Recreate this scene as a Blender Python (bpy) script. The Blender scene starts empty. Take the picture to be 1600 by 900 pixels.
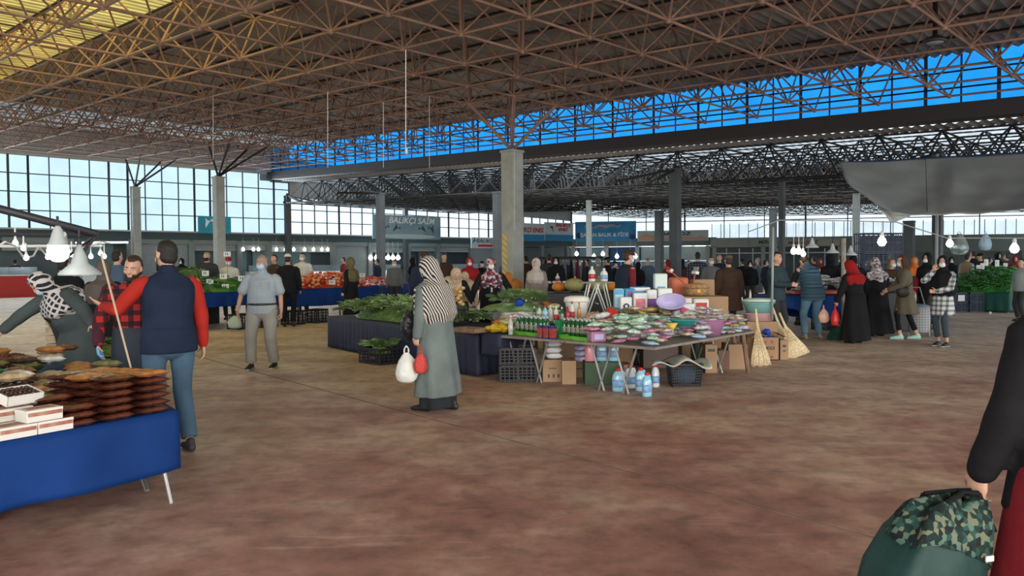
import bpy, bmesh, math, random
from mathutils import Vector, Matrix, noise
random.seed(7)
C = bpy.context.scene.collection
S = bpy.context.scene
R_ = math.radians
# ------------------------------------------------------------------ camera
F = 1253.0
XA = Vector((0.9999756, -0.00021162, -0.00697805))
RM = Matrix(((0.9999756307, 0.00698126, 0.0), (-0.0002116197, 0.0303118, 0.9995404694), (-0.0069780522, 0.9995161113, -0.0303125397)))  # photo axes -> world
EYE = 1.55
cam_data = bpy.data.cameras.new('camera'); cam = bpy.data.objects.new('camera', cam_data); C.objects.link(cam)
cam_data.sensor_width = 36.0; cam_data.lens = F / 1600 * 36.0; cam_data.clip_end = 400; cam_data.clip_start = 0.05
_c = [RM @ Vector(v) for v in ((1, 0, 0), (0, 1, 0), (0, 0, -1))]
cam.matrix_world = Matrix(((_c[0].x, _c[1].x, _c[2].x, 0), (_c[0].y, _c[1].y, _c[2].y, 0), (_c[0].z, _c[1].z, _c[2].z, EYE), (0, 0, 0, 1)))
S.camera = cam
# ------------------------------------------------------------------ light
S.view_settings.view_transform = 'Standard'; S.view_settings.look = 'None'
S.view_settings.gamma = 1.0; S.view_settings.use_curve_mapping = False
S.view_settings.exposure = 0.14
W = bpy.data.worlds.new('sky'); S.world = W; W.use_nodes = True
nt = W.node_tree; bg = nt.nodes['Background']
tc = nt.nodes.new('ShaderNodeTexCoord'); sp = nt.nodes.new('ShaderNodeSeparateXYZ'); rp = nt.nodes.new('ShaderNodeValToRGB')
nt.links.new(tc.outputs['Generated'], sp.inputs[0]); nt.links.new(sp.outputs['Z'], rp.inputs[0]); nt.links.new(rp.outputs[0], bg.inputs[0])
e = rp.color_ramp.elements; e[0].position = 0.0; e[0].color = (0.84, 0.92, 1.0, 1); e[1].position = 0.6; e[1].color = (0.72, 0.86, 1.0, 1)
bg.inputs[1].default_value = 1.42
S.cycles.max_bounces = 6; S.cycles.diffuse_bounces = 3; S.cycles.glossy_bounces = 2; S.cycles.transparent_max_bounces = 24; S.cycles.transmission_bounces = 4
S.cycles.caustics_reflective = False; S.cycles.caustics_refractive = False; S.cycles.sample_clamp_indirect = 4.0
def area(name, loc, target, sx, sy, power, col=(1, 1, 1)):
    l = bpy.data.lights.new(name, 'AREA'); l.shape = 'RECTANGLE'; l.size = sx; l.size_y = sy; l.energy = power; l.color = col
    o = bpy.data.objects.new(name, l); C.objects.link(o); o.location = loc
    o.rotation_euler = (Vector(target) - Vector(loc)).to_track_quat('-Z', 'Y').to_euler(); return o
# unseen fill lamps added behind the camera and off to the right
area('open_front_daylight', (4, -13, 4.5), (0, 14, 0.5), 30, 7, 4700, (1.0, 0.95, 0.88))  # added fill for the hall and floor, from behind the camera
area('roof_underside_fill', (0, -5, 0.4), (-1, 4, 7.5), 30, 5, 1500, (1.0, 0.88, 0.72))  # added low lamp that brightens the near roof tubes from below
area('left_window_daylight', (-15.9, 51.4, 5.4), (-9.2, 43.9, 6.4), 40, 3.5, 2200, (0.80, 0.92, 1.0))
area('open_side_daylight', (34, 6, 4.0), (6, 18, 2.0), 24, 6, 3600, (0.86, 0.93, 1.0))  # added fill from beyond the right edge of the view
area('low_roof_skylight', (6, 38, 5.9), (6, 38.01, 0), 26, 8, 1300, (0.92, 0.97, 1.0))
area('yellow_sheet_daylight', (-11.5, 20.5, 8.2), (-11.5, 20.6, 0), 11, 5, 260, (1.0, 0.78, 0.22))
# ------------------------------------------------------------------ picture helpers
def hor(x): return 412 - 0.00698 * (x - 800)
def ray(px, py): return RM @ Vector(((px - 800) / F, (450 - py) / F, 1))
def gp(px, py, z=0.0):
    d = ray(px, py); t = (z - EYE) / d.z; return Vector((d.x * t, d.y * t, z))
def pd(px, py, Y):
    d = ray(px, py); t = Y / d.y; return Vector((d.x * t, Y, EYE + d.z * t))
# ------------------------------------------------------------------ materials
MATS = {}
def mat(name, col, rough=0.7, metal=0.0, var=0.0, vscale=8.0, bump=0.0, bscale=40.0, emit=0.0, spec=0.4, var_col=None, trans=0.0):
    if name in MATS: return MATS[name]
    m = bpy.data.materials.new(name); m.use_nodes = True; n = m.node_tree; b = n.nodes['Principled BSDF']
    b.inputs['Base Color'].default_value = (*col, 1); b.inputs['Roughness'].default_value = rough; b.inputs['Metallic'].default_value = metal
    b.inputs['Specular IOR Level'].default_value = spec
    m.diffuse_color = (*col, 1)
    if trans: b.inputs['Transmission Weight'].default_value = trans
    if emit: b.inputs['Emission Color'].default_value = (*col, 1); b.inputs['Emission Strength'].default_value = emit
    if var or bump:
        t = n.nodes.new('ShaderNodeTexCoord')
    if var:
        no = n.nodes.new('ShaderNodeTexNoise'); no.inputs['Scale'].default_value = vscale; no.inputs['Detail'].default_value = 6
        n.links.new(t.outputs['Object'], no.inputs[0])
        r = n.nodes.new('ShaderNodeValToRGB'); c2 = var_col or tuple(max(0, c * (1 - var)) for c in col); c1 = tuple(min(1, c * (1 + var * .6)) for c in col)
        r.color_ramp.elements[0].position = .32; r.color_ramp.elements[1].position = .68
        r.color_ramp.elements[0].color = (*c2, 1); r.color_ramp.elements[1].color = (*c1, 1)
        n.links.new(no.outputs[0], r.inputs[0]); n.links.new(r.outputs[0], b.inputs['Base Color'])
    if bump:
        nb = n.nodes.new('ShaderNodeTexNoise'); nb.inputs['Scale'].default_value = bscale; nb.inputs['Detail'].default_value = 4
        bu = n.nodes.new('ShaderNodeBump'); bu.inputs['Strength'].default_value = bump; bu.inputs['Distance'].default_value = .02
        n.links.new(t.outputs['Object'], nb.inputs[0]); n.links.new(nb.outputs[0], bu.inputs['Height']); n.links.new(bu.outputs[0], b.inputs['Normal'])
    MATS[name] = m; return m
def sheet_mat(name, tint, rib=0.0, rot=0.0, cover=0.12, blotch=0.25):
    """translucent plastic sheet: lets the sky through, tinted, with faint blotches / ribs"""
    if name in MATS: return MATS[name]
    m = bpy.data.materials.new(name); m.use_nodes = True; n = m.node_tree; n.nodes.clear()
    out = n.nodes.new('ShaderNodeOutputMaterial'); mx = n.nodes.new('ShaderNodeMixShader'); tr = n.nodes.new('ShaderNodeBsdfTransparent'); tl = n.nodes.new('ShaderNodeBsdfTranslucent')
    t = n.nodes.new('ShaderNodeTexCoord'); no = n.nodes.new('ShaderNodeTexNoise'); no.inputs['Scale'].default_value = 0.9; no.inputs['Detail'].default_value = 5
    mp = n.nodes.new('ShaderNodeMapping'); n.links.new(t.outputs['Object'], mp.inputs[0]); mp.inputs['Rotation'].default_value = (0, 0, rot)
    n.links.new(mp.outputs[0], no.inputs[0])
    r = n.nodes.new('ShaderNodeValToRGB'); r.color_ramp.elements[0].position = .3; r.color_ramp.elements[1].position = .7
    r.color_ramp.elements[0].color = (*[c * (1 - blotch) for c in tint], 1); r.color_ramp.elements[1].color = (*tint, 1)
    n.links.new(no.outputs[0], r.inputs[0]); col = r.outputs[0]
    if rib:
        wv = n.nodes.new('ShaderNodeTexWave'); wv.inputs['Scale'].default_value = rib; wv.inputs['Distortion'].default_value = 0.0; n.links.new(mp.outputs[0], wv.inputs[0])
        mr = n.nodes.new('ShaderNodeMapRange'); mr.inputs['To Min'].default_value = .72; mr.inputs['To Max'].default_value = 1.0; n.links.new(wv.outputs['Fac'], mr.inputs[0])
        vm = n.nodes.new('ShaderNodeVectorMath'); vm.operation = 'SCALE'; n.links.new(col, vm.inputs[0]); n.links.new(mr.outputs[0], vm.inputs['Scale']); col = vm.outputs[0]
    n.links.new(col, tr.inputs[0]); n.links.new(col, tl.inputs[0])
    mx.inputs[0].default_value = cover; n.links.new(tr.outputs[0], mx.inputs[1]); n.links.new(tl.outputs[0], mx.inputs[2]); n.links.new(mx.outputs[0], out.inputs[0])
    MATS[name] = m; return m
def pattern_mat(name, kind, cols, scale=10.0, rough=.85, rot=(0, 0, 0), dist=0.0):
    """kind: stripes | plaid | check | floral"""
    if name in MATS: return MATS[name]
    m = bpy.data.materials.new(name); m.use_nodes = True; n = m.node_tree; b = n.nodes['Principled BSDF']; b.inputs['Roughness'].default_value = rough; b.inputs['Specular IOR Level'].default_value = .2
    t = n.nodes.new('ShaderNodeTexCoord'); mp = n.nodes.new('ShaderNodeMapping'); mp.inputs['Rotation'].default_value = rot; n.links.new(t.outputs['Object'], mp.inputs[0])
    def wave(direction, sc, w):
        v = n.nodes.new('ShaderNodeTexWave'); v.bands_direction = direction; v.inputs['Scale'].default_value = sc; v.inputs['Distortion'].default_value = dist; v.inputs['Detail Scale'].default_value = .6
        n.links.new(mp.outputs[0], v.inputs[0]); r = n.nodes.new('ShaderNodeValToRGB'); r.color_ramp.interpolation = 'CONSTANT'
        r.color_ramp.elements[0].color = (0, 0, 0, 1); r.color_ramp.elements[1].position = 1 - w; r.color_ramp.elements[1].color = (1, 1, 1, 1); n.links.new(v.outputs['Fac'], r.inputs[0]); return r.outputs[0]
    def mixc(fac, a, b_):
        x = n.nodes.new('ShaderNodeMix'); x.data_type = 'RGBA'; n.links.new(fac, x.inputs[0])
        for k, q in ((6, a), (7, b_)):
            if isinstance(q, tuple): x.inputs[k].default_value = (*q, 1)
            else: n.links.new(q, x.inputs[k])
        return x.outputs[2]
    if kind == 'stripes': c = mixc(wave('X', scale, .5), cols[0], cols[1])
    elif kind == 'plaid':
        c = mixc(wave('Z', scale, .42), cols[0], cols[1]); c = mixc(wave('X', scale, .42), c, mixc(wave('Z', scale, .42), cols[1], cols[2]))
    elif kind == 'check':
        c = mixc(wave('X', scale, .3), cols[0], cols[1]); c = mixc(wave('Z', scale, .3), c, cols[1])
    else:
        v = n.nodes.new('ShaderNodeTexVoronoi'); v.inputs['Scale'].default_value = scale; n.links.new(mp.outputs[0], v.inputs[0])
        r = n.nodes.new('ShaderNodeValToRGB'); r.color_ramp.interpolation = 'CONSTANT'; sp_ = n.nodes.new('ShaderNodeSeparateColor'); n.links.new(v.outputs['Color'], sp_.inputs[0]); n.links.new(sp_.outputs[0], r.inputs[0])
        k = len(cols); r.color_ramp.elements[0].color = (*cols[0], 1); r.color_ramp.elements[1].color = (*cols[1], 1); r.color_ramp.elements[1].position = 1 / k
        for q in range(2, k): el = r.color_ramp.elements.new(q / k); el.color = (*cols[q], 1)
        c = r.outputs[0]
    n.links.new(c, b.inputs['Base Color']); MATS[name] = m; return m
# ------------------------------------------------------------------ mesh builder
class MB:
    def __init__(s): s.v = []; s.f = []
    def add(s, vs, fs):
        k = len(s.v); s.v += [tuple(v) for v in vs]; s.f += [tuple(i + k for i in f) for f in fs]; return s
    def box(s, c, size, rz=0.0, rot=None):
        x, y, z = (q / 2 for q in size); m = rot or Matrix.Rotation(rz, 3, 'Z'); c = Vector(c)
        vs = [c + m @ Vector((a * x, b * y, d * z)) for a in (-1, 1) for b in (-1, 1) for d in (-1, 1)]
        return s.add(vs, [(0, 1, 3, 2), (4, 6, 7, 5), (0, 4, 5, 1), (2, 3, 7, 6), (0, 2, 6, 4), (1, 5, 7, 3)])
    def tube(s, a, b, r, n=6, r2=None, cap=True):
        a = Vector(a); b = Vector(b); d = b - a
        if d.length < 1e-6: return s
        d.normalize(); u = d.orthogonal().normalized(); w = d.cross(u); r2 = r if r2 is None else r2
        vs = []
        for p, q in ((a, r), (b, r2)):
            for i in range(n):
                t = 2 * math.pi * i / n; vs.append(p + (u * math.cos(t) + w * math.sin(t)) * q)
        fs = [(i, (i + 1) % n, n + (i + 1) % n, n + i) for i in range(n)]
        if cap: fs += [tuple(range(n - 1, -1, -1)), tuple(range(n, 2 * n))]
        return s.add(vs, fs)
    def path(s, pts, r, n=6):
        for a, b in zip(pts, pts[1:]): s.tube(a, b, r, n)
        return s
    def lathe(s, prof, n=16, c=(0, 0, 0), sx=1.0, sy=1.0, rot=None):
        c = Vector(c); vs = []; m = rot or Matrix.Identity(3)
        for r, z in prof:
            for i in range(n):
                t = 2 * math.pi * i / n; vs.append(c + m @ Vector((r * sx * math.cos(t), r * sy * math.sin(t), z)))
        fs = []
        for k in range(len(prof) - 1):
            for i in range(n): fs.append((k * n + i, k * n + (i + 1) % n, (k + 1) * n + (i + 1) % n, (k + 1) * n + i))
        if prof[0][0] > 1e-5: fs.append(tuple(range(n - 1, -1, -1)))
        if prof[-1][0] > 1e-5: fs.append(tuple((len(prof) - 1) * n + i for i in range(n)))
        return s.add(vs, fs)
    def ell(s, c, rad, n=12, m=8, rot=None, fn=None):
        c = Vector(c); rot = rot or Matrix.Identity(3); vs = []; fs = []
        for j in range(1, m):
            ph = math.pi * j / m
            for i in range(n):
                t = 2 * math.pi * i / n; d = Vector((math.sin(ph) * math.cos(t), math.sin(ph) * math.sin(t), math.cos(ph)))
                k = fn(d) if fn else 1.0; vs.append(c + rot @ Vector((d.x * rad[0] * k, d.y * rad[1] * k, d.z * rad[2] * k)))
        kt = fn(Vector((0, 0, 1))) if fn else 1; kb = fn(Vector((0, 0, -1))) if fn else 1
        vs.append(c + rot @ Vector((0, 0, rad[2] * kt))); vs.append(c + rot @ Vector((0, 0, -rad[2] * kb))); T = (m - 1) * n
        for j in range(m - 2):
            for i in range(n): fs.append((j * n + i, (j + 1) * n + i, (j + 1) * n + (i + 1) % n, j * n + (i + 1) % n))
        for i in range(n): fs.append((T, i, (i + 1) % n)); fs.append((T + 1, (m - 2) * n + (i + 1) % n, (m - 2) * n + i))
        return s.add(vs, fs)
    def grid(s, rows, close=False):
        """rows: list of equal-length vertex lists"""
        n = len(rows[0]); vs = [p for r in rows for p in r]; fs = []
        for j in range(len(rows) - 1):
            for i in range(n if close else n - 1): fs.append((j * n + i, j * n + (i + 1) % n, (j + 1) * n + (i + 1) % n, (j + 1) * n + i))
        return s.add(vs, fs)
    def build(s, name, m=None, parent=None, smooth=False, bevel=0.0, solid=0.0, remesh=0.0, sm=3, xf=None):
        me = bpy.data.meshes.new(name); me.from_pydata(s.v, [], s.f); me.update()
        if xf: me.transform(xf)
        bm = bmesh.new(); bm.from_mesh(me); bmesh.ops.recalc_face_normals(bm, faces=bm.faces); bm.to_mesh(me); bm.free()
        o = bpy.data.objects.new(name, me); C.objects.link(o)
        if m: me.materials.append(m)
        if parent: o.parent = parent
        if solid: q = o.modifiers.new('solid', 'SOLIDIFY'); q.thickness = solid; q.offset = 0
        if bevel: q = o.modifiers.new('bevel', 'BEVEL'); q.width = bevel; q.segments = 2; q.limit_method = 'ANGLE'
        if remesh:
            q = o.modifiers.new('join', 'REMESH'); q.mode = 'VOXEL'; q.voxel_size = remesh; q.use_smooth_shade = True
            if sm: q = o.modifiers.new('soft', 'SMOOTH'); q.factor = .6; q.iterations = sm
        if smooth:
            for p in me.polygons: p.use_smooth = True
        return o
def tag(o, label=None, cat=None, group=None, kind=None):
    if label: o['label'] = label
    if cat: o['category'] = cat
    if group: o['group'] = group
    if kind: o['kind'] = kind
    return o
def thing(name, label, cat, loc=(0, 0, 0), rz=0.0, group=None):
    o = bpy.data.objects.new(name, None); C.objects.link(o); o.location = loc; o.rotation_euler = (0, 0, rz); o.empty_display_size = .1
    return tag(o, label, cat, group)
def dup(root, loc, rz=None, label=None, group=None, scale=None):
    r = root.copy(); C.objects.link(r); r.location = loc
    if rz is not None: r.rotation_euler = (0, 0, rz)
    if label: r['label'] = label
    if group: r['group'] = group
    if scale: r.scale = scale
    for ch in list(root.children):
        c = ch.copy(); C.objects.link(c); c.parent = r
        for g in ch.children:
            d = g.copy(); C.objects.link(d); d.parent = c
    return r
# ================================================================== the hall
U = Vector((1.45957, -1.37973, -0.06186)); V = Vector((1.36785, 1.44614, -0.00288)); O = Vector((-0.98353, 14.89, 6.5207))
def nd(i, j, dz=0.0): return O + U * i + V * j + Vector((0, 0, dz))
def ijof(p):
    d = p - O; det = U.x * V.y - U.y * V.x
    return ((d.x * V.y - d.y * V.x) / det, (U.x * d.y - U.y * d.x) / det)
def struct(o): o['kind'] = 'structure'; return o
# floor: worn red-brown painted concrete with tan dusty areas
fm = bpy.data.materials.new('painted_concrete'); fm.use_nodes = True; n = fm.node_tree; b = n.nodes['Principled BSDF']
t = n.nodes.new('ShaderNodeTexCoord')
def noise_n(sc, det, stretch=None, rot=0.0):
    no = n.nodes.new('ShaderNodeTexNoise'); no.inputs['Scale'].default_value = sc; no.inputs['Detail'].default_value = det; no.inputs['Roughness'].default_value = .62
    if stretch:
        mp = n.nodes.new('ShaderNodeMapping'); mp.inputs['Scale'].default_value = stretch; mp.inputs['Rotation'].default_value = (0, 0, rot); n.links.new(t.outputs['Object'], mp.inputs[0]); n.links.new(mp.outputs[0], no.inputs[0])
    else: n.links.new(t.outputs['Object'], no.inputs[0])
    return no.outputs[0]
def ramp(src, stops):
    r = n.nodes.new('ShaderNodeValToRGB'); n.links.new(src, r.inputs[0])
    r.color_ramp.elements[0].position = stops[0][0]; r.color_ramp.elements[0].color = (*stops[0][1], 1); r.color_ramp.elements[1].position = stops[-1][0]; r.color_ramp.elements[1].color = (*stops[-1][1], 1)
    for p, c in stops[1:-1]: el = r.color_ramp.elements.new(p); el.color = (*c, 1)
    return r.outputs[0]
def mixn(fac, a, b_, blend='MIX'):
    x = n.nodes.new('ShaderNodeMix'); x.data_type = 'RGBA'; x.blend_type = blend
    if isinstance(fac, float): x.inputs[0].default_value = fac
    else: n.links.new(fac, x.inputs[0])
    for k, q in ((6, a), (7, b_)):
        if isinstance(q, tuple): x.inputs[k].default_value = (*q, 1)
        else: n.links.new(q, x.inputs[k])
    return x.outputs[2]
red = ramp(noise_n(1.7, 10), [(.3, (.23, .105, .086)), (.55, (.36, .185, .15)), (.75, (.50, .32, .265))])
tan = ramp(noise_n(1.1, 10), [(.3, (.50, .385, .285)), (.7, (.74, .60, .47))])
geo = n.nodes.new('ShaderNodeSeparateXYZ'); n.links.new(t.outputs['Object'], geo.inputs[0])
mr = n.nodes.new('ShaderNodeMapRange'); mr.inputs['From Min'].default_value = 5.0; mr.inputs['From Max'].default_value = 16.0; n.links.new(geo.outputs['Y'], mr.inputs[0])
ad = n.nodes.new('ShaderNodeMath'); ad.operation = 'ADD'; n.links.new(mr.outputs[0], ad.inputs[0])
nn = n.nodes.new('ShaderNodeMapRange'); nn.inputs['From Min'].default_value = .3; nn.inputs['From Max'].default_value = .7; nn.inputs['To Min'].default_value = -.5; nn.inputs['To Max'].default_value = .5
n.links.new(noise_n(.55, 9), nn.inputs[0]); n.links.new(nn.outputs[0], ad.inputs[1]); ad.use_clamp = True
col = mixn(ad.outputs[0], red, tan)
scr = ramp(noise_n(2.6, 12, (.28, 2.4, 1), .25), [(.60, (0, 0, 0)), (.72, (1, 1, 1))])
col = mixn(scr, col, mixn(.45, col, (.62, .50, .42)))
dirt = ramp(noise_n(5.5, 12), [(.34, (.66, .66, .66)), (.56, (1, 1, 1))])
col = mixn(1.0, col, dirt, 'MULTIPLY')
n.links.new(col, b.inputs['Base Color'])
rr = n.nodes.new('ShaderNodeMapRange'); rr.inputs['To Min'].default_value = .45; rr.inputs['To Max'].default_value = .75; n.links.new(noise_n(1.3, 6), rr.inputs[0]); n.links.new(rr.outputs[0], b.inputs['Roughness'])
bu = n.nodes.new('ShaderNodeBump'); bu.inputs['Strength'].default_value = .25; bu.inputs['Distance'].default_value = .01; n.links.new(noise_n(9, 10), bu.inputs['Height']); n.links.new(bu.outputs[0], b.inputs['Normal'])
b.inputs['Specular IOR Level'].default_value = .38
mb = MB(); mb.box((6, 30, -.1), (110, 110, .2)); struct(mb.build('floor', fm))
# expansion joints: thin grooves filled with dark dirt, slightly proud line of dust
jm = mat('joint_filler', (.20, .14, .11), .9, var=.5, vscale=3)
def joint(a, b_, w=.018):
    a = Vector((*a, .001)); b_ = Vector((*b_, .001)); c = (a + b_) / 2; d = b_ - a
    mb = MB(); mb.box((c.x, c.y, .0015), (d.length, w, .003), math.atan2(d.y, d.x)); struct(mb.build('floor_joint', jm))
p0 = gp(640, 646); p1 = gp(1430, 858); dj = (p1 - p0).xy
joint(p0.xy - dj * 2.0, p0.xy + dj * 1.6)
pj = gp(1260, 520); joint(pj.xy - dj * 3, pj.xy + dj * 2)
# roof decks --------------------------------------------------------
TD = 1.40
deck_grey = mat('grey_corrugated_deck', (.30, .30, .30), .6, var=.25, vscale=.7)
def corrug(mb, i0, i1, j0, j1, dz, pitch=.16, amp=.04, along='j'):
    """corrugated sheet; ribs run along U or V"""
    if along == 'i':
        L = V.length * (j1 - j0); k = max(2, int(L / pitch)); rows = [[], []]
        for q in range(k + 1):
            j = j0 + (j1 - j0) * q / k; a = amp * (1 if q % 2 else -1)
            rows[0].append(nd(i0, j, dz + a)); rows[1].append(nd(i1, j, dz + a))
    else:
        L = U.length * (i1 - i0); k = max(2, int(L / pitch)); rows = [[], []]
        for q in range(k + 1):
            i = i0 + (i1 - i0) * q / k; a = amp * (1 if q % 2 else -1)
            rows[0].append(nd(i, j0, dz + a)); rows[1].append(nd(i, j1, dz + a))
    mb.grid(rows)
I0, I1 = -18.7, 13.0
yel = sheet_mat('yellow_translucent_sheet', (.95, .70, .20), rib=2.6, rot=.8, cover=.35, blotch=.45)
wht = sheet_mat('white_translucent_sheet', (.62, .66, .66), cover=.3, blotch=.5)
blu = sheet_mat('blue_translucent_sheet', (.020, .32, .85), rib=0, cover=.06, blotch=.25)
def deck(name, m, i0, i1, j0, j1, dz, along='j'):
    mb = MB(); corrug(mb, i0, i1, j0, j1, dz, along=along); return struct(mb.build(name, m))
ztop = TD + .12
JY1 = -0.4   # yellow strip along U
deck('ceiling', deck_grey, -14.8, I1, JY1, 8.7, ztop)
deck('ceiling', deck_grey, I0, -16.8, JY1, 8.7, ztop)
deck('ceiling', wht, -16.8, -14.8, JY1, 8.7, ztop)
deck('ceiling', yel, I0, I1, JY1 - 2.2, JY1, ztop)
deck('ceiling', deck_grey, I0, I1, -11, JY1 - 2.2, ztop)
# space frames ------------------------------------------------------
steel = mat('red_oxide_steel_tube', (.27, .16, .115), .58, var=.35, vscale=1.2, metal=.0)
steel_dark = mat('dark_painted_steel_tube', (.014, .013, .013), .6)
steel_pale = mat('pale_grey_steel_tube', (.42, .40, .38), .6)
def frame(name, i0, i1, j0, j1, m, dz0=0.0, r=.034, off=(0, 0), td=TD, node=True, lim=None):
    mb = MB(); ni = int(round(i1 - i0)); nj = int(round(j1 - j0))
    B = lambda a, c: nd(i0 + a, j0 + c, dz0); T = lambda a, c: nd(i0 + a + .5, j0 + c + .5, dz0 + td)
    vis = lambda p: (lim is None or lim(p))
    def tb(p, q, rr):
        if vis((p + q) / 2): mb.tube(p, q, rr, 5, cap=False)
    for a in range(ni + 1):
        for c in range(nj + 1):
            p = B(a, c)
            if a < ni: tb(p, B(a + 1, c), r)
            if c < nj: tb(p, B(a, c + 1), r)
            if a < ni and c < nj:
                q = T(a, c)
                for x, y in ((0, 0), (1, 0), (0, 1), (1, 1)): tb(q, B(a + x, c + y), r * .8)
                if a < ni - 1: tb(q, T(a + 1, c), r * .9)
                if c < nj - 1: tb(q, T(a, c + 1), r * .9)
            if node and vis(p): mb.ell(p, (.075, .075, .075), 6, 4)
    return struct(mb.build(name, m, smooth=True))
front = lambda p: p.y > -1.0
frame('roof_space_frame', -18, 12, -6, 8, steel, lim=front)
# purlins under the deck
mb = MB()
for j in [q * 1.0 + .5 for q in range(-6, 8)]:
    mb.tube(nd(I0, j, TD + .07), nd(9, j, TD + .07), .035, 4)
struct(mb.build('roof_purlins', steel_dark))
# blue clerestory between the high and the low roof -----------------
JB = 8.7
mb = MB(); k = 300; rows = [[], []]
for q in range(k + 1):
    i = I0 + (I1 - I0) * q / k; dd = V.normalized() * (.03 if q % 2 else -.03)
    rows[0].append(nd(i, JB, -.02) + dd); rows[1].append(nd(i, JB, ztop + .03) + dd)
mb.grid(rows); struct(mb.build('window_1', blu))
mb = MB()
for q in range(int(I1 - I0) * 2):
    i = I0 + q * .5 + .2; mb.tube(nd(i, JB - .08, -.05), nd(i, JB - .08, ztop), .03 if q % 2 else .055, 4)
for z in (.45, .95): mb.tube(nd(I0, JB - .1, z), nd(I1, JB - .1, z), .03, 4)
struct(mb.build('window_frame', steel_dark))
gut = mat('dark_brown_gutter_beam', (.028, .022, .022), .6)
mb = MB(); rows = []
for d, z in ((-.3, -.02), (.5, -.02), (.5, -.50), (-.3, -.50), (-.3, -.02)):
    rows.append([nd(I0, JB + d / 2, z), nd(I1, JB + d / 2, z)])
mb.grid(rows); struct(mb.build('roof_gutter_beam', gut))
# low roof (second bay)
D2 = -1.85 - .12
deck2 = sheet_mat('milky_translucent_roof', (.78, .80, .80), cover=.25, blotch=.45)
mb = MB()
deck('ceiling', deck_grey, I0, I1, JB + .2, JB + .9, D2 + TD + .05)
deck('ceiling', deck2, I0, I1, JB + .9, JB + 5.0, D2 + TD + .05)
deck('ceiling', deck_grey, I0, I1, JB + 5.0, JB + 9, D2 + TD + .05)
frame('low_roof_space_frame', -18, 12, 9, 17, steel_dark, dz0=D2, r=.042, node=False)
frame('low_roof_bracing', -17.5, 11.5, 9.5, 13.5, steel_dark, dz0=D2 + .02, r=.032, node=False)
# third bay, lower and farther
D3 = -1.45
frame('far_roof_space_frame', -18, 10, 18, 29, steel_pale, dz0=D3, r=.03, node=False, td=1.1)
deck('ceiling', mat('far_grey_deck', (.30, .30, .30), .8, var=.2, vscale=.6), I0, I1, JB + 9, 31, D3 + 1.25)
# columns -----------------------------------------------------------
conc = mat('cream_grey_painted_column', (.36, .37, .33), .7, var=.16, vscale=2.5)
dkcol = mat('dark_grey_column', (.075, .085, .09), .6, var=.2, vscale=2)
pale = mat('pale_grey_column', (.30, .33, .32), .7, var=.1)
yb = pattern_mat('yellow_black_warning_stripes', 'stripes', [(.02, .02, .02), (.75, .50, .05)], 5.0, rot=(0, .8, 0.0))
def column(px, py, z, w, m, label, branches=True, bm_=None, rz=None, pipe=None, stripes=False, grp=None):
    p = gp(px, py, z); p.z = 0; rz = math.atan2(V.y, V.x) if rz is None else rz
    t_ = thing('column', label, 'column', p, rz)
    mb = MB(); mb.box((0, 0, z / 2), (w, w, z)); mb.box((0, 0, z - .04), (w * 1.12, w * 1.12, .08)); mb.box((0, 0, .12), (w * 1.06, w * 1.06, .24)); mb.build('shaft', m, t_, bevel=.012)
    if branches:
        fi, fj = ijof(Vector((p.x, p.y, 6))); iv = Matrix.Translation(p) @ Matrix.Rotation(rz, 4, 'Z'); iv.invert()
        dz = 0.0 if branches is True else branches
        mb = MB()
        for a in (math.floor(fi), math.floor(fi) + 1):
            for c in (math.floor(fj), math.floor(fj) + 1):
                if a > -19: mb.tube(iv @ Vector((p.x, p.y, z)), iv @ nd(a, c, dz), .055, 8)
        mb.lathe([(.18, 0), (.18, .03), (.09, .06), (.07, .16)], 10, (0, 0, z)); mb.build('branch_strut', bm_ or steel, t_)
    if pipe:
        mb = MB(); mb.tube((-w / 2 - .07, -w / 2 + .1, 0), (-w / 2 - .07, -w / 2 + .1, z), .05, 8); mb.build('drain_pipe', pipe, t_, smooth=True)
    if stripes:
        mb = MB()
        for q in range(7):
            zz = 1.1 + q * .2
            mb.add([(-w / 2 - .004, w * .02, zz), (-w / 2 - .004, w * .42, zz + .16), (-w / 2 - .004, w * .42, zz + .27), (-w / 2 - .004, w * .02, zz + .11)], [(0, 1, 2, 3)])
        mb.build('warning_stripe', mat('yellow_warning_paint', (.72, .48, .06), .6), t_, solid=.004)
    return t_
column(800, 235, 5.28, .52, conc, 'tall cream concrete column with yellow and black warning stripes in the centre of the hall', stripes=True)
column(341, 276, 5.85, .43, conc, 'cream concrete column behind the vegetable table with four dark branching struts', bm_=steel_dark)
column(211, 292, 6.05, .43, conc, 'grey column in front of the left window wall with a lit gap above it', bm_=steel_dark, pipe=pale)
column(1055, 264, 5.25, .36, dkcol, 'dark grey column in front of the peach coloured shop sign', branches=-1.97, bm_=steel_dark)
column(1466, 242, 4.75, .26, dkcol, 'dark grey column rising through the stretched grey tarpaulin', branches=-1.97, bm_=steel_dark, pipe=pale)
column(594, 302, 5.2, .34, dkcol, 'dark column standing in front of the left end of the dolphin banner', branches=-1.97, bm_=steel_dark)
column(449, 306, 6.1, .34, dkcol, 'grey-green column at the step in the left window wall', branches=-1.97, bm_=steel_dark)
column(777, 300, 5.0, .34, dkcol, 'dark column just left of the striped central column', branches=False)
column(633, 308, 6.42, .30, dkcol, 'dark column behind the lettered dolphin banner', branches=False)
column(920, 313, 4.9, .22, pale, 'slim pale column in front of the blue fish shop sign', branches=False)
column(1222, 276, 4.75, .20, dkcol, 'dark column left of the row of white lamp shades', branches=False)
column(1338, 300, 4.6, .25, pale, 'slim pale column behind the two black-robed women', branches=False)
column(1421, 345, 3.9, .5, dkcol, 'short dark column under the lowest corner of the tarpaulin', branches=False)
column(1208, 325, 4.3, .3, dkcol, 'dark wall column left of the white lettered fascia', branches=False)
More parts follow.
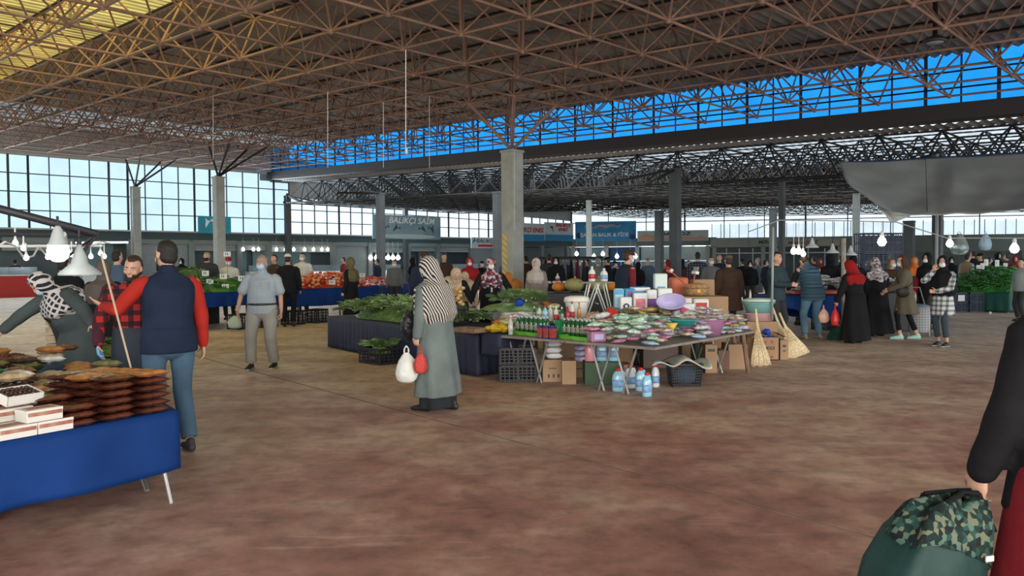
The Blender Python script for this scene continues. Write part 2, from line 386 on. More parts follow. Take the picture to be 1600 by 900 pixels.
column(1030, 330, 4.6, .4, dkcol, 'dark wall column above the peach coloured sign', branches=False)
# ================================================================== left window wall, far wall
A0 = gp(200, 361, 3.6); A1 = gp(772, 373, 3.6); wd = (A1 - A0).normalized(); wd.z = 0; wd.normalize()
wn = Vector((wd.y, -wd.x, 0))        # towards the hall
if wn.dot(-A0) < 0: wn = -wn
def wp(s, z, off=0.0): p = A0 + wd * s + wn * off; return Vector((p.x, p.y, z))
def ws(px, py=360):                   # distance along the left wall seen at a picture column
    d = ray(px, py); k = (A0.x * wd.y - A0.y * wd.x) / (d.x * wd.y - d.y * wd.x); q = Vector((d.x * k, d.y * k, 0)) - A0; return q.x * wd.x + q.y * wd.y
frost = sheet_mat('frosted_polycarbonate', (.60, .74, .80), cover=.12, blotch=.10)
frost2 = sheet_mat('white_frosted_polycarbonate', (.84, .90, .92), cover=.12, blotch=.08)
wallm = mat('grey_green_wall_panel', (.20, .23, .22), .7, var=.15, vscale=1)
shutter = mat('grey_roller_shutter', (.27, .31, .31), .5, var=.1)
mull = mat('dark_window_mullion', (.035, .05, .055), .6)
beamm = mat('dark_teal_beam', (.055, .085, .09), .7)
S0, SE = ws(-120), ws(892)
def roofz(s):
    p = wp(s, 0); i, j = ijof(p); return 6.5207 - .06186 * i - .00288 * j
sst = ws(452)
WN = [1]
def window_run(s0, s1, zb, ztf, rows_, step, m, heavy=()):
    WN[0] += 1
    mb = MB(); mb.grid([[wp(s0, zb, -.03), wp(s1, zb, -.03)], [wp(s0, ztf(s0), -.03), wp(s1, ztf(s1), -.03)]])
    w = struct(mb.build('window_%d' % WN[0], m)); mb = MB()
    k = max(1, int(round((s1 - s0) / step)))
    for q in range(k + 1):
        s = s0 + (s1 - s0) * q / k; mb.box((wp(s, (zb + ztf(s)) / 2)), (.05 if q % 4 else .11, .08, ztf(s) - zb), math.atan2(wd.y, wd.x))
    for r in range(rows_ + 1):
        f = r / rows_; a = wp(s0, zb + (ztf(s0) - zb) * f); c = wp(s1, zb + (ztf(s1) - zb) * f); mb.tube(a, c, .035, 4)
    struct(mb.build('window_frame', mull)); return w
s211, s341, s450 = ws(211), ws(341), ws(446)
zt1 = lambda s: roofz(s) - .12
zt2 = lambda s: 6.05 if s < ws(690) else 6.05 - (s - ws(690)) * .05
stepA = (ws(200) - ws(50)) / 5
window_run(S0, ws(46), 3.62, zt1, 4, stepA, frost); window_run(ws(46), ws(201), 3.62, zt1, 4, stepA, frost); window_run(ws(201), ws(329), 3.62, zt1, 4, stepA, frost)
window_run(ws(329), sst, 3.62, zt1, 4, stepA, frost)
window_run(sst, ws(530), 3.62, zt2, 3, stepA, frost2); window_run(ws(530), ws(633), 3.62, zt2, 3, stepA, frost2); window_run(ws(633), ws(778), 3.62, zt2, 3, stepA, frost2); window_run(ws(778), SE, 3.62, zt2, 3, stepA, frost2)
mb = MB(); mb.grid([[wp(S0, zt1(S0) - .03), wp(sst, zt1(sst) - .03)], [wp(S0, zt1(S0) + 2.0), wp(sst, zt1(sst) + 2.0)]]); struct(mb.build('wall_left', mat('pale_gable_cladding', (.42, .42, .40), .8, var=.1, vscale=.7), solid=.06))
# solid wall above the lower windows and between the frames
mb = MB(); mb.grid([[wp(sst, zt2(sst)), wp(SE, zt2(SE))], [wp(sst, 8.6), wp(SE, 7.2)]]); struct(mb.build('wall_left', mat('pale_gable_cladding', (.42, .42, .40), .8, var=.1, vscale=.7), solid=.06))
rzw = math.atan2(wd.y, wd.x)
def wbox(name, s0, s1, z0, z1, m, off=0.0, th=.2, parent=None, bevel=0):
    c = wp((s0 + s1) / 2, (z0 + z1) / 2, off); mb = MB(); mb.box(c, (s1 - s0, th, z1 - z0), rzw); return mb.build(name, m, parent, bevel=bevel)
struct(wbox('wall_left', S0, SE, 3.05, 3.62, beamm, 0, .3))
struct(wbox('trim_1', S0, SE, 3.56, 3.64, mat('pale_metal_flashing', (.40, .42, .40), .5), .25, .5))
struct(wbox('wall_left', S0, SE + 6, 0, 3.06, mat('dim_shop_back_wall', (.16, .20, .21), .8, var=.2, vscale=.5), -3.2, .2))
struct(wbox('ceiling', S0, SE, 3.0, 3.06, wallm, -1.6, 3.4))
# shop units along the left wall: piers, shutters, counters
def pier(px, w=.35):
    s = ws(px); struct(wbox('wall_left', s - w / 2, s + w / 2, 0, 3.1, wallm, .05, .35))
for px in (-60, 108, 203, 297, 372, 418, 520, 576, 636, 682, 735, 790, 845, 885): pier(px)
def shut(px0, px1, z0, cat_label):
    s0, s1 = ws(px0), ws(px1); t_ = thing('roller_shutter', cat_label, 'shutter', wp((s0 + s1) / 2, 0, .02), rzw)
    L = s1 - s0; mb = MB(); k = int((3.05 - z0) / .11); rows = []
    for q in range(k + 1):
        z = z0 + (3.05 - z0) * q / k
        for dy, dz in ((-.012, 0), (.012, .03)): rows.append([(-L / 2, dy, z + dz), (L / 2, dy, z + dz)])
    mb.grid(rows); mb.build('slat_curtain', shutter, t_, solid=.01)
    mb = MB(); mb.box((0, 0, 3.0), (L, .34, .28)); mb.build('shutter_box', wallm, t_, bevel=.02); mb = MB(); mb.box((0, 0, z0 - .03), (L, .05, .08)); mb.build('bottom_rail', pale, t_)
for i_, (a, c, z) in enumerate(((2, 100, 2.5), (206, 260, .1), (264, 295, .1), (300, 368, 2.55), (374, 416, 2.6), (422, 516, 2.5), (522, 572, .1), (580, 634, 2.5), (638, 680, 2.6), (686, 732, 2.55), (738, 770, .1))):
    nm = ['raised grey shutter above the red counter at far left', 'closed grey roller shutter beside the grey window column', 'closed grey roller shutter left of the cream column', 'raised shutter box behind the vegetable seller', 'raised shutter at the fish stall left of the tomatoes', 'raised shutter above the brightly lit fish counter', 'closed grey shutter left of the dolphin banner', 'raised shutter under the left half of the dolphin banner', 'raised shutter under the right half of the dolphin banner', 'raised shutter above the glowing white counter', 'closed shutter just left of the striped column'][i_]
    shut(a, c, z, nm)

# far wall ----------------------------------------------------------
B0 = gp(893, 375.5, 3.6); B1 = gp(1600, 366, 3.6); fd = (B1 - B0); fd.z = 0; fd.normalize(); fn_ = Vector((fd.y, -fd.x, 0))
if fn_.dot(-B0) < 0: fn_ = -fn_
def fp(s, z, off=0.0): p = B0 + fd * s + fn_ * off; return Vector((p.x, p.y, z))
def fs(px, off=0.0):
    b0 = B0 + fn_ * off; d = ray(px, 380); k = (b0.x * fd.y - b0.y * fd.x) / (d.x * fd.y - d.y * fd.x); q = Vector((d.x * k, d.y * k, 0)) - b0; return q.x * fd.x + q.y * fd.y
rzf = math.atan2(fd.y, fd.x)
def fz(px, py, off=0.0):               # height on the far wall seen at a picture point
    p = fp(fs(px, off), 0, off); return EYE + (p.y / ray(px, py).y) * ray(px, py).z
def fbox(name, px0, px1, z0, z1, m, off=0.0, th=.2, parent=None, loc=False):
    s0, s1 = fs(px0), fs(px1); mb = MB(); mb.box(fp((s0 + s1) / 2, (z0 + z1) / 2, off), (s1 - s0, th, z1 - z0), rzf); return mb.build(name, m, parent)
F0, F1 = fs(893), fs(1760)
zwt = 7.2
mb = MB(); mb.grid([[fp(F0, 3.6, -.03), fp(F1, 3.6, -.03)], [fp(F0, zwt, -.03), fp(F1, zwt, -.03)]]); struct(mb.build('window_20', frost2))
mb = MB(); q = 0
s = F0
while s < F1:
    mb.box(fp(s, (3.6 + zwt) / 2), (.07 if q % 3 else .14, .08, zwt - 3.6), rzf); s += 3.3; q += 1
for z in (3.6, 5.1): mb.tube(fp(F0, z), fp(F1, z), .05, 4)
struct(mb.build('window_frame', mull))
# ribbed translucent band in front, right part
rib = sheet_mat('ribbed_white_sheet', (.92, .95, .96), cover=.1, blotch=.15)
for (a, c) in ((1112, 1196), (1228, 1760)):
    mb = MB(); rows = [[], []]; s = fs(a)
    k = 0
    while s < fs(c):
        rows[0].append(fp(s, fz(1400, 369), .5 + (.06 if k % 2 else -.06))); rows[1].append(fp(s, fz(1400, 347), .5 + (.06 if k % 2 else -.06))); s += .17; k += 1
    mb.grid(rows); struct(mb.build('window_21', rib))
    mb = MB(); s = fs(a)
    while s < fs(c): mb.box(fp(s, fz(1400, 358), .44), (.05, .05, 1.35), rzf); s += .75
    struct(mb.build('window_frame', mat('grey_sheet_ribs', (.25, .27, .28), .7)))
fascia = mat('olive_cream_fascia', (.33, .35, .29), .7, var=.1)
greyw = mat('grey_green_far_wall', (.17, .20, .18), .8, var=.1, vscale=.6)
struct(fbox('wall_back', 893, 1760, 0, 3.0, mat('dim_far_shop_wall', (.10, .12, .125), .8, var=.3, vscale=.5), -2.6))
struct(fbox('wall_back', 893, 1120, 3.0, 3.7, greyw)); struct(fbox('wall_back', 1110, 1312, fz(1200, 386), fz(1200, 371), fascia, .3, .3))
struct(fbox('wall_back', 1312, 1760, fz(1400, 394), fz(1400, 369), greyw, .3, .3))
struct(fbox('wall_back', 1390, 1760, 0, fz(1400, 394), mat('dull_green_back_panels', (.13, .155, .14), .8, var=.2, vscale=.8), -.4, .3))
for px in (896, 948, 996, 1106, 1116, 1192, 1312, 1388, 1600): struct(fbox('wall_back', px - 3, px + 3, 0, fz(px, 384), fascia if px > 1100 else pale, .25, .4))
# white door and window frames of the office front
for px in (1135, 1155, 1176, 1214, 1240, 1262, 1288): struct(fbox('door_frame', px - .7, px + .7, 0, fz(px, 388), mat('white_frame', (.62, .65, .63), .5), .3, .1))
struct(fbox('door_frame', 1114, 1310, fz(1200, 396), fz(1200, 394.5), MATS['white_frame'], .32, .1))
# --------------------------------------------------------------- signs
FONT_CACHE = {}
def text_mesh(name, body, size, m, parent, loc, ext=.01, shear=0.0, width=None, z_rot=0.0, bold=0.0, tilt=0.0):
    cu = bpy.data.curves.new(name, 'FONT'); cu.body = body; cu.size = size; cu.extrude = ext; cu.align_x = 'CENTER'; cu.align_y = 'CENTER'; cu.shear = shear; cu.offset = bold
    o = bpy.data.objects.new(name, cu); C.objects.link(o); dg = bpy.context.evaluated_depsgraph_get(); dg.update()
    me = bpy.data.meshes.new_from_object(o.evaluated_get(dg)); bpy.data.objects.remove(o); me.name = name
    if width and len(me.vertices):
        xs = [v.co.x for v in me.vertices]; k = width / (max(xs) - min(xs))
        for v in me.vertices: v.co.x *= k
    me.materials.clear(); me.materials.append(m); ob = bpy.data.objects.new(name, me); C.objects.link(ob); ob.parent = parent
    ob.location = loc; ob.rotation_euler = (R_(90), tilt, z_rot); return ob
def sign(label, P0, P1, z0, z1, m, th=.12, grp=None, name='shop_sign'):
    """P0,P1 ground positions of left/right ends"""
    c = (P0 + P1) / 2; c.z = 0; d = P1 - P0; t_ = thing(name, label, 'sign', Vector((c.x, c.y, z0)), math.atan2(d.y, d.x), grp)
    mb = MB(); mb.box((0, 0, (z1 - z0) / 2), ((P1 - P0).xy.length, th, z1 - z0)); mb.build('board', m, t_, bevel=.02)
    t_['w'] = (P1 - P0).xy.length; t_['h'] = z1 - z0; return t_
def fsign(label, x0, x1, y0, y1, m, off=.5):
    return sign(label, fp(fs(x0, off), 0, off), fp(fs(x1, off), 0, off), fz((x0 + x1) / 2, y1, off), fz((x0 + x1) / 2, y0, off), m)
redp = mat('red_lettering', (.50, .02, .03), .5); whp = mat('white_lettering', (.80, .84, .86), .5); navyp = mat('navy_lettering', (.02, .04, .10), .5); dkp = mat('dark_lettering', (.03, .035, .035), .5)
seablue = mat('sea_blue_sign', (.02, .13, .36), .5, var=.6, vscale=.7, var_col=(.04, .36, .55))
whb = mat('white_sign_board', (.62, .68, .70), .5, var=.08); blb = mat('blue_sign_band', (.03, .25, .50), .5)
def lsign(label, x0, x1, y0, y1, m=None, off=1.2, name='shop_sign'):
    s0, s1 = ws(x0), ws(x1); P0, P1 = wp(s0, 0, 0), wp(s1, 0, 0)
    # move along the sight line towards the hall
    def on(px):
        a = A0 + wn * off; d = ray(px, 380); k = (a.x * wd.y - a.y * wd.x) / (d.x * wd.y - d.y * wd.x); return Vector((d.x * k, d.y * k, 0))
    P0, P1 = on(x0), on(x1); Yc = (P0.y + P1.y) / 2; z = lambda y: pd((x0 + x1) / 2, y, Yc).z
    return sign(label, P0, P1, z(y1), z(y0), m, name=name)
def dolphin(mb, c, s, flip=1, rot=0.0):
    pts = []; prof = [(0, .02), (.12, .10), (.3, .17), (.5, .19), (.7, .13), (.88, .05), (1.0, .03)]
    top = []; bot = []
    for x, w in prof:
        y = .35 * math.sin(x * 2.6); top.append((x - .5, y + w)); bot.append((x - .5, y - w))
    tail = [(.62, .42), (.70, .12), (.52, -.02)]
    poly = top + tail + bot[::-1]; cr, sr = math.cos(rot), math.sin(rot)
    vs = [(c[0] + flip * s * (x * cr - y * sr), c[1], c[2] + s * (x * sr + y * cr)) for x, y in poly]
    mb.add(vs, [tuple(range(len(vs)))]); mb.add([(c[0] + flip * s * (a * cr - b * sr), c[1], c[2] + s * (a * sr + b * cr)) for a, b in ((-.05, .5), (.18, .85), (.2, .45))], [(0, 1, 2)])
t_ = lsign('large blue-grey fish shop banner with jumping dolphins and white lettering', 582, 688, 337, 374, off=1.9, m=mat('misty_blue_banner', (.10, .17, .22), .6, var=.6, vscale=.5, var_col=(.30, .42, .45)))
w, h = t_['w'], t_['h']
text_mesh('lettering', 'BALIKÇI SAİM', h * .36, whp, t_, (w * .06, -.075, h * .78), shear=.2, width=w * .68, bold=.008)
mb = MB()
for x, f, r in ((-.32, 1, .6), (-.17, 1, .2), (.22, -1, .2), (.35, -1, .6)): mb = MB(); dolphin(mb, (w * x, -.068, h * .36), h * .34, f, r); mb.build('dolphin_picture', mat('slate_dolphin', (.05, .08, .10), .5), t_, solid=.01)
mb = MB(); mb.ell((0, -.062, h * .12), (w * .42, .01, h * .10), 20, 6); mb.build('wave_picture', mat('foam_white', (.45, .55, .56), .6), t_)
t_ = lsign('small turquoise sign with a white fish behind the cream column', 310, 361, 338, 365, mat('turquoise_sign', (.03, .33, .42), .5, var=.3, vscale=.8), off=.6)
mb = MB(); dolphin(mb, (-t_['w'] * .18, -.068, t_['h'] * .5), t_['h'] * .5, 1, .7); mb.build('fish_picture', whp, t_, solid=.01)
t_ = lsign('small white and red fish shop sign left of the striped column', 736, 776, 371, 388, whb, off=2.0); text_mesh('lettering', 'BALIKÇI', t_['h'] * .5, navyp, t_, (.1, -.07, t_['h'] * .66), width=t_['w'] * .7, shear=.2)
mb = MB(); mb.box((.15, -.065, t_['h'] * .24), (t_['w'] * .62, .02, t_['h'] * .2)); mb.build('red_band', redp, t_); mb = MB(); dolphin(mb, (-t_['w'] * .38, -.07, t_['h'] * .5), t_['h'] * .6, 1, .3); mb.build('fish_picture', blb, t_, solid=.01)
t_ = lsign('white shop sign with red slanted lettering over a blue band, beside the striped column', 805, 850, 349, 377, whb, off=1.0); w, h = t_['w'], t_['h']
text_mesh('lettering', 'BALIKÇI ENES', h * .36, redp, t_, (-w * .05, -.07, h * .62), shear=.25, width=w * 1.0, bold=.010); mb = MB(); mb.box((0, -.065, h * .19), (w, .02, h * .38)); q = mb.build('blue_band', blb, t_); text_mesh('band_lettering', 'LOKANTASI', h * .26, whp, q, (-w * .1, -.03, h * .19), width=w * .7, bold=.008)
t_ = lsign('white shop sign with red two-line lettering and a small fish over a blue band', 851, 895, 348, 376.5, whb, off=1.0); w, h = t_['w'], t_['h']
text_mesh('lettering', 'BALIKÇI\nENES', h * .24, redp, t_, (w * .12, -.07, h * .74), shear=.2, width=w * .52, bold=.010); mb = MB(); mb.box((0, -.065, h * .17), (w, .02, h * .34)); q = mb.build('blue_band', blb, t_); text_mesh('band_lettering', 'BALIK LOKANTASI', h * .24, whp, q, (-w * .06, -.03, h * .17), width=w * .82, bold=.008)
mb = MB(); dolphin(mb, (-w * .3, -.07, h * .66), h * .3, 1, -.9); mb.build('fish_picture', dkp, t_, solid=.01)
t_ = fsign('bright blue fish shop sign with a white wave and white lettering', 899, 994, 346, 377, seablue); w, h = t_['w'], t_['h']
text_mesh('lettering', 'ŞABAN BALIK & FİDE', h * .25, whp, t_, (-w * .02, -.075, h * .32), width=w * .80, bold=.010)
mb = MB()
for k_ in range(5):
    pts = [(w * (.02 + .05 * k_) * math.cos(a), -.07, h * .62 + h * (.07 + .035 * k_) * math.sin(a)) for a in [q * .25 for q in range(2, 14)]]; mb.path(pts, .02, 4)
mb.build('wave_picture', mat('pale_sea_foam', (.35, .60, .70), .6), t_)
mb = MB(); mb.path([(-w * .34 + w * .06 * q, -.07, h * (.74 + .08 * math.sin(q * 1.9)) + h * .05 * q / 10) for q in range(11)], .05, 4); mb.build('script_lettering', mat('pink_script', (.75, .35, .38), .5), t_)
mb = MB(); mb.ell((w * .44, -.07, h * .2), (h * .15, .01, h * .13), 12, 6); mb.build('fish_picture', navyp, t_); mb = MB(); mb.ell((-w * .44, -.07, h * .3), (h * .13, .01, h * .16), 12, 6); mb.build('fish_picture', navyp, t_)
t_ = fsign('pale shop sign with peach mountains and dark lettering', 996, 1107, 360, 376.5, mat('pale_mint_sign', (.48, .58, .54), .6)); w, h = t_['w'], t_['h']
text_mesh('lettering', 'ADA KOZ', h * .42, dkp, t_, (0, -.085, h * .66), width=w * .52, bold=.010)
mb = MB(); vs = [(-w * .48, -.07, h * .04)] + [(-w * .48 + w * .96 * q / 12, -.07, h * (.22 + .26 * abs(math.sin(q * 1.3)) + (.25 if q < 3 else 0))) for q in range(13)] + [(w * .48, -.07, h * .04)]; mb.add(vs, [tuple(range(len(vs)))]); mb.build('mountain_picture', mat('peach_print', (.62, .36, .25), .6), t_, solid=.01)
t_ = fsign('cream fascia sign with black slanted lettering', 1172, 1212, 373, 384, fascia, .62); text_mesh('lettering', 'MERİÇ', t_['h'] * .7, dkp, t_, (t_['w'] * .1, -.08, t_['h'] * .5), width=t_['w'] * .6, shear=.3, bold=.010)
t_ = fsign('cream fascia sign with brown and red eatery lettering', 1226, 1312, 374, 384, mat('cream_sign', (.42, .40, .34), .7), .62); text_mesh('lettering', 'Mert AŞEVİ', t_['h'] * .7, mat('brown_lettering', (.22, .05, .02), .5), t_, (-t_['w'] * .18, -.08, t_['h'] * .5), width=t_['w'] * .56, shear=.3, bold=.010)
# ================================================================== shop lights, counters, lamps, tarpaulin
glow = mat('lit_lamp_glass', (1.0, .97, .92), .3, emit=4.0)
glow_soft = mat('lit_cool_tube', (.75, .93, 1.0), .3, emit=2.5)
glow_blue = mat('lit_blue_panel', (.22, .30, 1.0), .3, emit=.7)
black_wire = mat('black_cable', (.02, .02, .02), .6); white_wire = mat('white_cable', (.6, .62, .6), .6)
enam = mat('white_enamel', (.36, .40, .40), .45)
def tube_lamp(p, q, label, g='fluorescent tubes in the shop fronts', m=None):
    c = (p + q) / 2; d = q - p; t_ = thing('tube_lamp', label, 'lamp', c, math.atan2(d.y, d.x), g); L = d.length
    mb = MB(); mb.tube((-L / 2, 0, 0), (L / 2, 0, 0), .05, 6); mb.build('tube', m or glow_soft, t_); mb = MB(); mb.box((0, 0, .07), (L, .12, .04)); mb.build('fitting', enam, t_)
for k_, (a, c, y) in enumerate(((118, 200, 379), (378, 414, 388), (425, 470, 388), (472, 515, 388))):
    Y = wp(ws((a + c) / 2), 0, -1.0).y; tube_lamp(pd(a, y, Y), pd(c, y, Y), ['long pale blue tube lamp under the left shop shelter', 'tube lamp in the fish stall behind the cap man', 'tube lamp over the left half of the bright fish counter', 'tube lamp over the right half of the bright fish counter'][k_])
for k_, (a, c, y) in enumerate(((1003, 1022, 384), (1030, 1046, 384), (1068, 1080, 384), (1086, 1102, 384))):
    Y = fp(fs(a), 0, -1.2).y; tube_lamp(pd(a, y, Y), pd(c, y, Y), ['tube lamp at the left end under the peach shop sign', 'second tube lamp under the peach sign, left of the dark column', 'tube lamp just right of the dark column in the white shop', 'tube lamp at the right end of the white shop'][k_], m=glow)
# pale back walls of the lit shops, counters in front
tealw = mat('pale_teal_shop_tiles', (.25, .40, .42), .5, var=.1)
for a, c in ((118, 200), (376, 414), (424, 516), (688, 732)):
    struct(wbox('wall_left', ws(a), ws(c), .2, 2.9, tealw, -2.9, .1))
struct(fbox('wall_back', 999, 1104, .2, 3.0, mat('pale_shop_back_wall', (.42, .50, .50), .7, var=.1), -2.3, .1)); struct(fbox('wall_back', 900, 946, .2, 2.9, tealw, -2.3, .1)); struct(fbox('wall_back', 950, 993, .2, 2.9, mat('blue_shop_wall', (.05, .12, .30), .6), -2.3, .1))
def lcounter(px0, px1, label, m, m2, h=1.1, off=.9):
    s0, s1 = ws(px0), ws(px1); t_ = thing('shop_counter', label, 'counter', wp((s0 + s1) / 2, 0, off), rzw); L = s1 - s0
    mb = MB(); mb.box((0, 0, h / 2), (L, .7, h)); mb.build('cabinet', m, t_, bevel=.02); mb = MB(); mb.box((0, 0, h + .03), (L + .06, .8, .06)); mb.build('counter_top', m2, t_, bevel=.01)
    mb = MB(); mb.box((0, -.2, h + .25), (L, .02, .4)); mb.build('glass_guard', mat('counter_glass', (.5, .7, .75), .1, trans=.8), t_); return t_
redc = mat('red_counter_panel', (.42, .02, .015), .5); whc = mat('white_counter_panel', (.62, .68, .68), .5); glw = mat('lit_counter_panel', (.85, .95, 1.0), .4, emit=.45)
lcounter(-100, 44, 'long red counter with a white top at the far left', redc, whc, off=1.6)
lcounter(118, 188, 'pale lit counter behind the navy vest man', whc, whc)
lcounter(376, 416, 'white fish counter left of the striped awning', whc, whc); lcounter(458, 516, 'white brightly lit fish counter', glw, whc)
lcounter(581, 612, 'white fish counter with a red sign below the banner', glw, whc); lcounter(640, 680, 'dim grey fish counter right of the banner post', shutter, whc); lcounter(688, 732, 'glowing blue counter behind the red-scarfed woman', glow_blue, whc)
def fcounter(px0, px1, label, m):
    s0, s1 = fs(px0), fs(px1); t_ = thing('shop_counter', label, 'counter', fp((s0 + s1) / 2, 0, .9), rzf); L = s1 - s0
    mb = MB(); mb.box((0, 0, .55), (L, .7, 1.1)); mb.build('cabinet', m, t_, bevel=.02); mb = MB(); mb.box((0, 0, 1.13), (L + .06, .8, .06)); mb.build('counter_top', whc, t_, bevel=.01)
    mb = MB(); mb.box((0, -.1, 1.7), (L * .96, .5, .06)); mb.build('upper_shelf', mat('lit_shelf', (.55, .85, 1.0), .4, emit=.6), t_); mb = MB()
    for x in (-.45, 0, .45): mb.tube((L * x, -.1, 1.14), (L * x, -.1, 1.7), .03, 6)
    mb.build('shelf_post', whc, t_)
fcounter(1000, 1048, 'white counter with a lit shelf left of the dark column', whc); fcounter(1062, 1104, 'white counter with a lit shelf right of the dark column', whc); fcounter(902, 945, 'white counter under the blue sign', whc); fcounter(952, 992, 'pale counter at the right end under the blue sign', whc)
def bulb(p, label, r=.05, drop=.35, g=None, m=None, name='light_bulb'):
    t_ = thing(name, label, 'lamp', p, 0, g); mb = MB()
    mb.lathe([(0, -r), (r * .6, -r * .8), (r, -r * .1), (r * .8, r * .6), (r * .4, r * 1.2), (r * .35, r * 1.5)], 10); mb.build('bulb', m or glow, t_, smooth=True)
    mb = MB(); mb.lathe([(r * .42, r * 1.3), (r * .42, r * 2.1), (r * .2, r * 2.4)], 8); mb.tube((0, 0, r * 2.2), (0, 0, r * 2.2 + drop), max(.006, r * .08), 4); mb.build('socket', white_wire, t_); return t_
# row of pear bulbs hanging in the fish stall under the banner
Yb = wp(ws(600), 0, 1.6).y
for k_, px in enumerate((579, 588, 600, 606.5, 614, 622)):
    bulb(pd(px, 403, Yb), 'pear-shaped lit bulb hanging in the fish stall under the dolphin banner', r=.16, drop=.8, g='bulbs under the dolphin banner')
for k_, px in enumerate((901, 928, 942, 964, 985, 993)):
    Y = fp(fs(px), 0, 1.5).y; bulb(pd(px, 401 if k_ % 2 else 397, Y), 'round lit bulb hanging before the shops under the blue sign', r=.18, drop=.9, g='bulbs under the blue sign')
for k_, px in enumerate((380, 396, 404, 432, 446, 459, 476, 490, 503, 512)):
    Y = wp(ws(px), 0, .4).y; bulb(pd(px, 390, Y), 'round lit bulb along the front of the fish counters', r=.11, drop=.5, g='bulbs of the left fish counters')
# left stall lamps ---------------------------------------------------
def shade_lamp(p, label, r=.2, g=None, cord=1.2, deco=True):
    t_ = thing('pendant_lamp', label, 'lamp', p, 0, g); mb = MB()
    mb.lathe([(r, 0), (r * 1.0, .012), (r * .62, r * .42), (r * .40, r * .60), (r * .30, r * 1.0), (r * .16, r * 1.35), (r * .10, r * 1.6)], 24); mb.build('lamp_shade', enam, t_, smooth=True, solid=.004)
    mb = MB(); mb.lathe([(r * .12, r * 1.55), (r * .12, r * 1.9), (r * .05, r * 2.0)], 10); mb.tube((0, 0, r * 1.9), (0, 0, r * 1.9 + cord), .007, 5); mb.build('cord', black_wire, t_)
    mb = MB(); mb.ell((0, 0, r * .3), (r * .28, r * .28, r * .28), 12, 8); mb.build('bulb', enam, t_, smooth=True); return t_
Yl = 5.2
p = pd(125, 430, Yl); shade_lamp(p, 'white ribbed pendant lamp shade hanging above the date stall', r=.125, cord=.06)
p = pd(91, 393, 5.0); t_ = thing('pendant_lamp', 'big round glowing bulb with a white cone fitting above the date stall', 'lamp', p)
mb = MB(); mb.lathe([(0, -.066), (.03, -.062), (.055, -.04), (.066, 0), (.058, .035), (.035, .06), (.02, .075)], 18); mb.build('bulb', glow, t_, smooth=True)
mb = MB(); mb.lathe([(.058, .04), (.05, .06), (.032, .12), (.02, .15), (.012, .16)], 16); mb.build('cone_fitting', enam, t_, smooth=True); mb = MB(); mb.tube((0, 0, .15), (0, 0, .22), .008, 6); mb.build('cord', black_wire, t_)
# dark slanting canopy pole and its rail
bk = mat('black_steel_tube', (.02, .02, .025), .5)
t_ = thing('canopy_pole', 'dark slanting canopy pole over the date stall at upper left', 'pole', pd(20, 333, 5.0)); o = Vector(t_.location)
mb = MB(); mb.tube(pd(-90, 303, 5.0) - o, pd(152, 366, 5.3) - o, .026, 10); mb.build('pole', bk, t_, smooth=True)
mb = MB(); mb.tube(pd(-60, 365, 5.1) - o, pd(152, 367, 5.3) - o, .012, 8); mb.tube(pd(152, 367, 5.3) - o, pd(125, 398, 5.2) - o, .012, 8); mb.tube(pd(152, 366, 5.3) - o, pd(100, 405, 6.0) - o, .010, 8); mb.tube(pd(92, 362, 5.0) - o, pd(91, 376, 5.0) - o, .02, 8); mb.build('rail', bk, t_)
mb = MB(); a = pd(98, 366, 5.0) - o; mb.tube(a, pd(103, 400, 5.2) - o, .022, 8); mb.build('clamp', enam, t_)
# string of small bulbs
pts = [(-30, 372, 6), (-12, 390, 6), (8, 378, 6), (24, 384, 6.2), (38, 404, 6.4), (52, 400, 6.6), (60, 386, 6.8), (72, 398, 7), (112, 396, 7.2), (125, 388, 7.4), (160, 378, 7.6), (172, 380, 7.8)]
mb = MB(); mb.path([pd(*q) for q in pts], .008, 5); mb.path([pd(-40, 385, 7.0), pd(160, 384, 7.6)], .012, 5); tag(mb.build('light_cable', white_wire), 'white cable looping between small bulbs above the date stall', 'cable')
for k_, (x, y, Y) in enumerate(((24, 380, 6.2), (41, 403, 6.4), (75, 402, 7.0), (112, 398, 7.2), (142, 401, 7.6), (157, 396, 7.7), (163, 401, 7.8), (37, 388, 6.5))):
    bulb(pd(x, y, Y), 'small lit bulb on the white cable above the date stall', r=.022, drop=.07, g='small bulbs on the white cable')
mb = MB(); a, c = pd(158, 397, 5.1), gp(209, 592, .78); mb.tube(a, c, .007, 6); tag(mb.build('beige_cord', mat('beige_rope', (.42, .33, .23), .8)), 'beige cord stretched from the lamps down to the date stall', 'rope')
# far right lamps
def railpy(x):
    L = ((1170, 362), (1218, 344), (1318, 345), (1400, 347), (1480, 372), (1600, 372))
    for (a, b_), (c, d) in zip(L, L[1:]):
        if a <= x <= c: return b_ + (d - b_) * (x - a) / (c - a)
    return 360
for k_, (x, y) in enumerate(((1269, 387), (1301, 395.5), (1329, 399))):
    Y = 16.2; shade_lamp(pd(x, y, Y), ['white cone lamp shade, leftmost over the blue table', 'white cone lamp shade, middle of three over the blue table', 'white cone lamp shade, rightmost next to the pale column'][k_], r=.125, cord=max(.02, (y - railpy(x)) * 16.2 / 1253 - .24))
mb = MB(); mb.path([pd(1170, 362, 16), pd(1218, 344, 16.2), pd(1318, 345, 16.2), pd(1400, 347, 16.2), pd(1480, 372, 16.2), pd(1600, 372, 16.2)], .011, 6)
tag(mb.build('lamp_rail', mat('grey_tube', (.25, .27, .27), .5)), 'thin grey rail carrying the white lamp shades', 'rail')
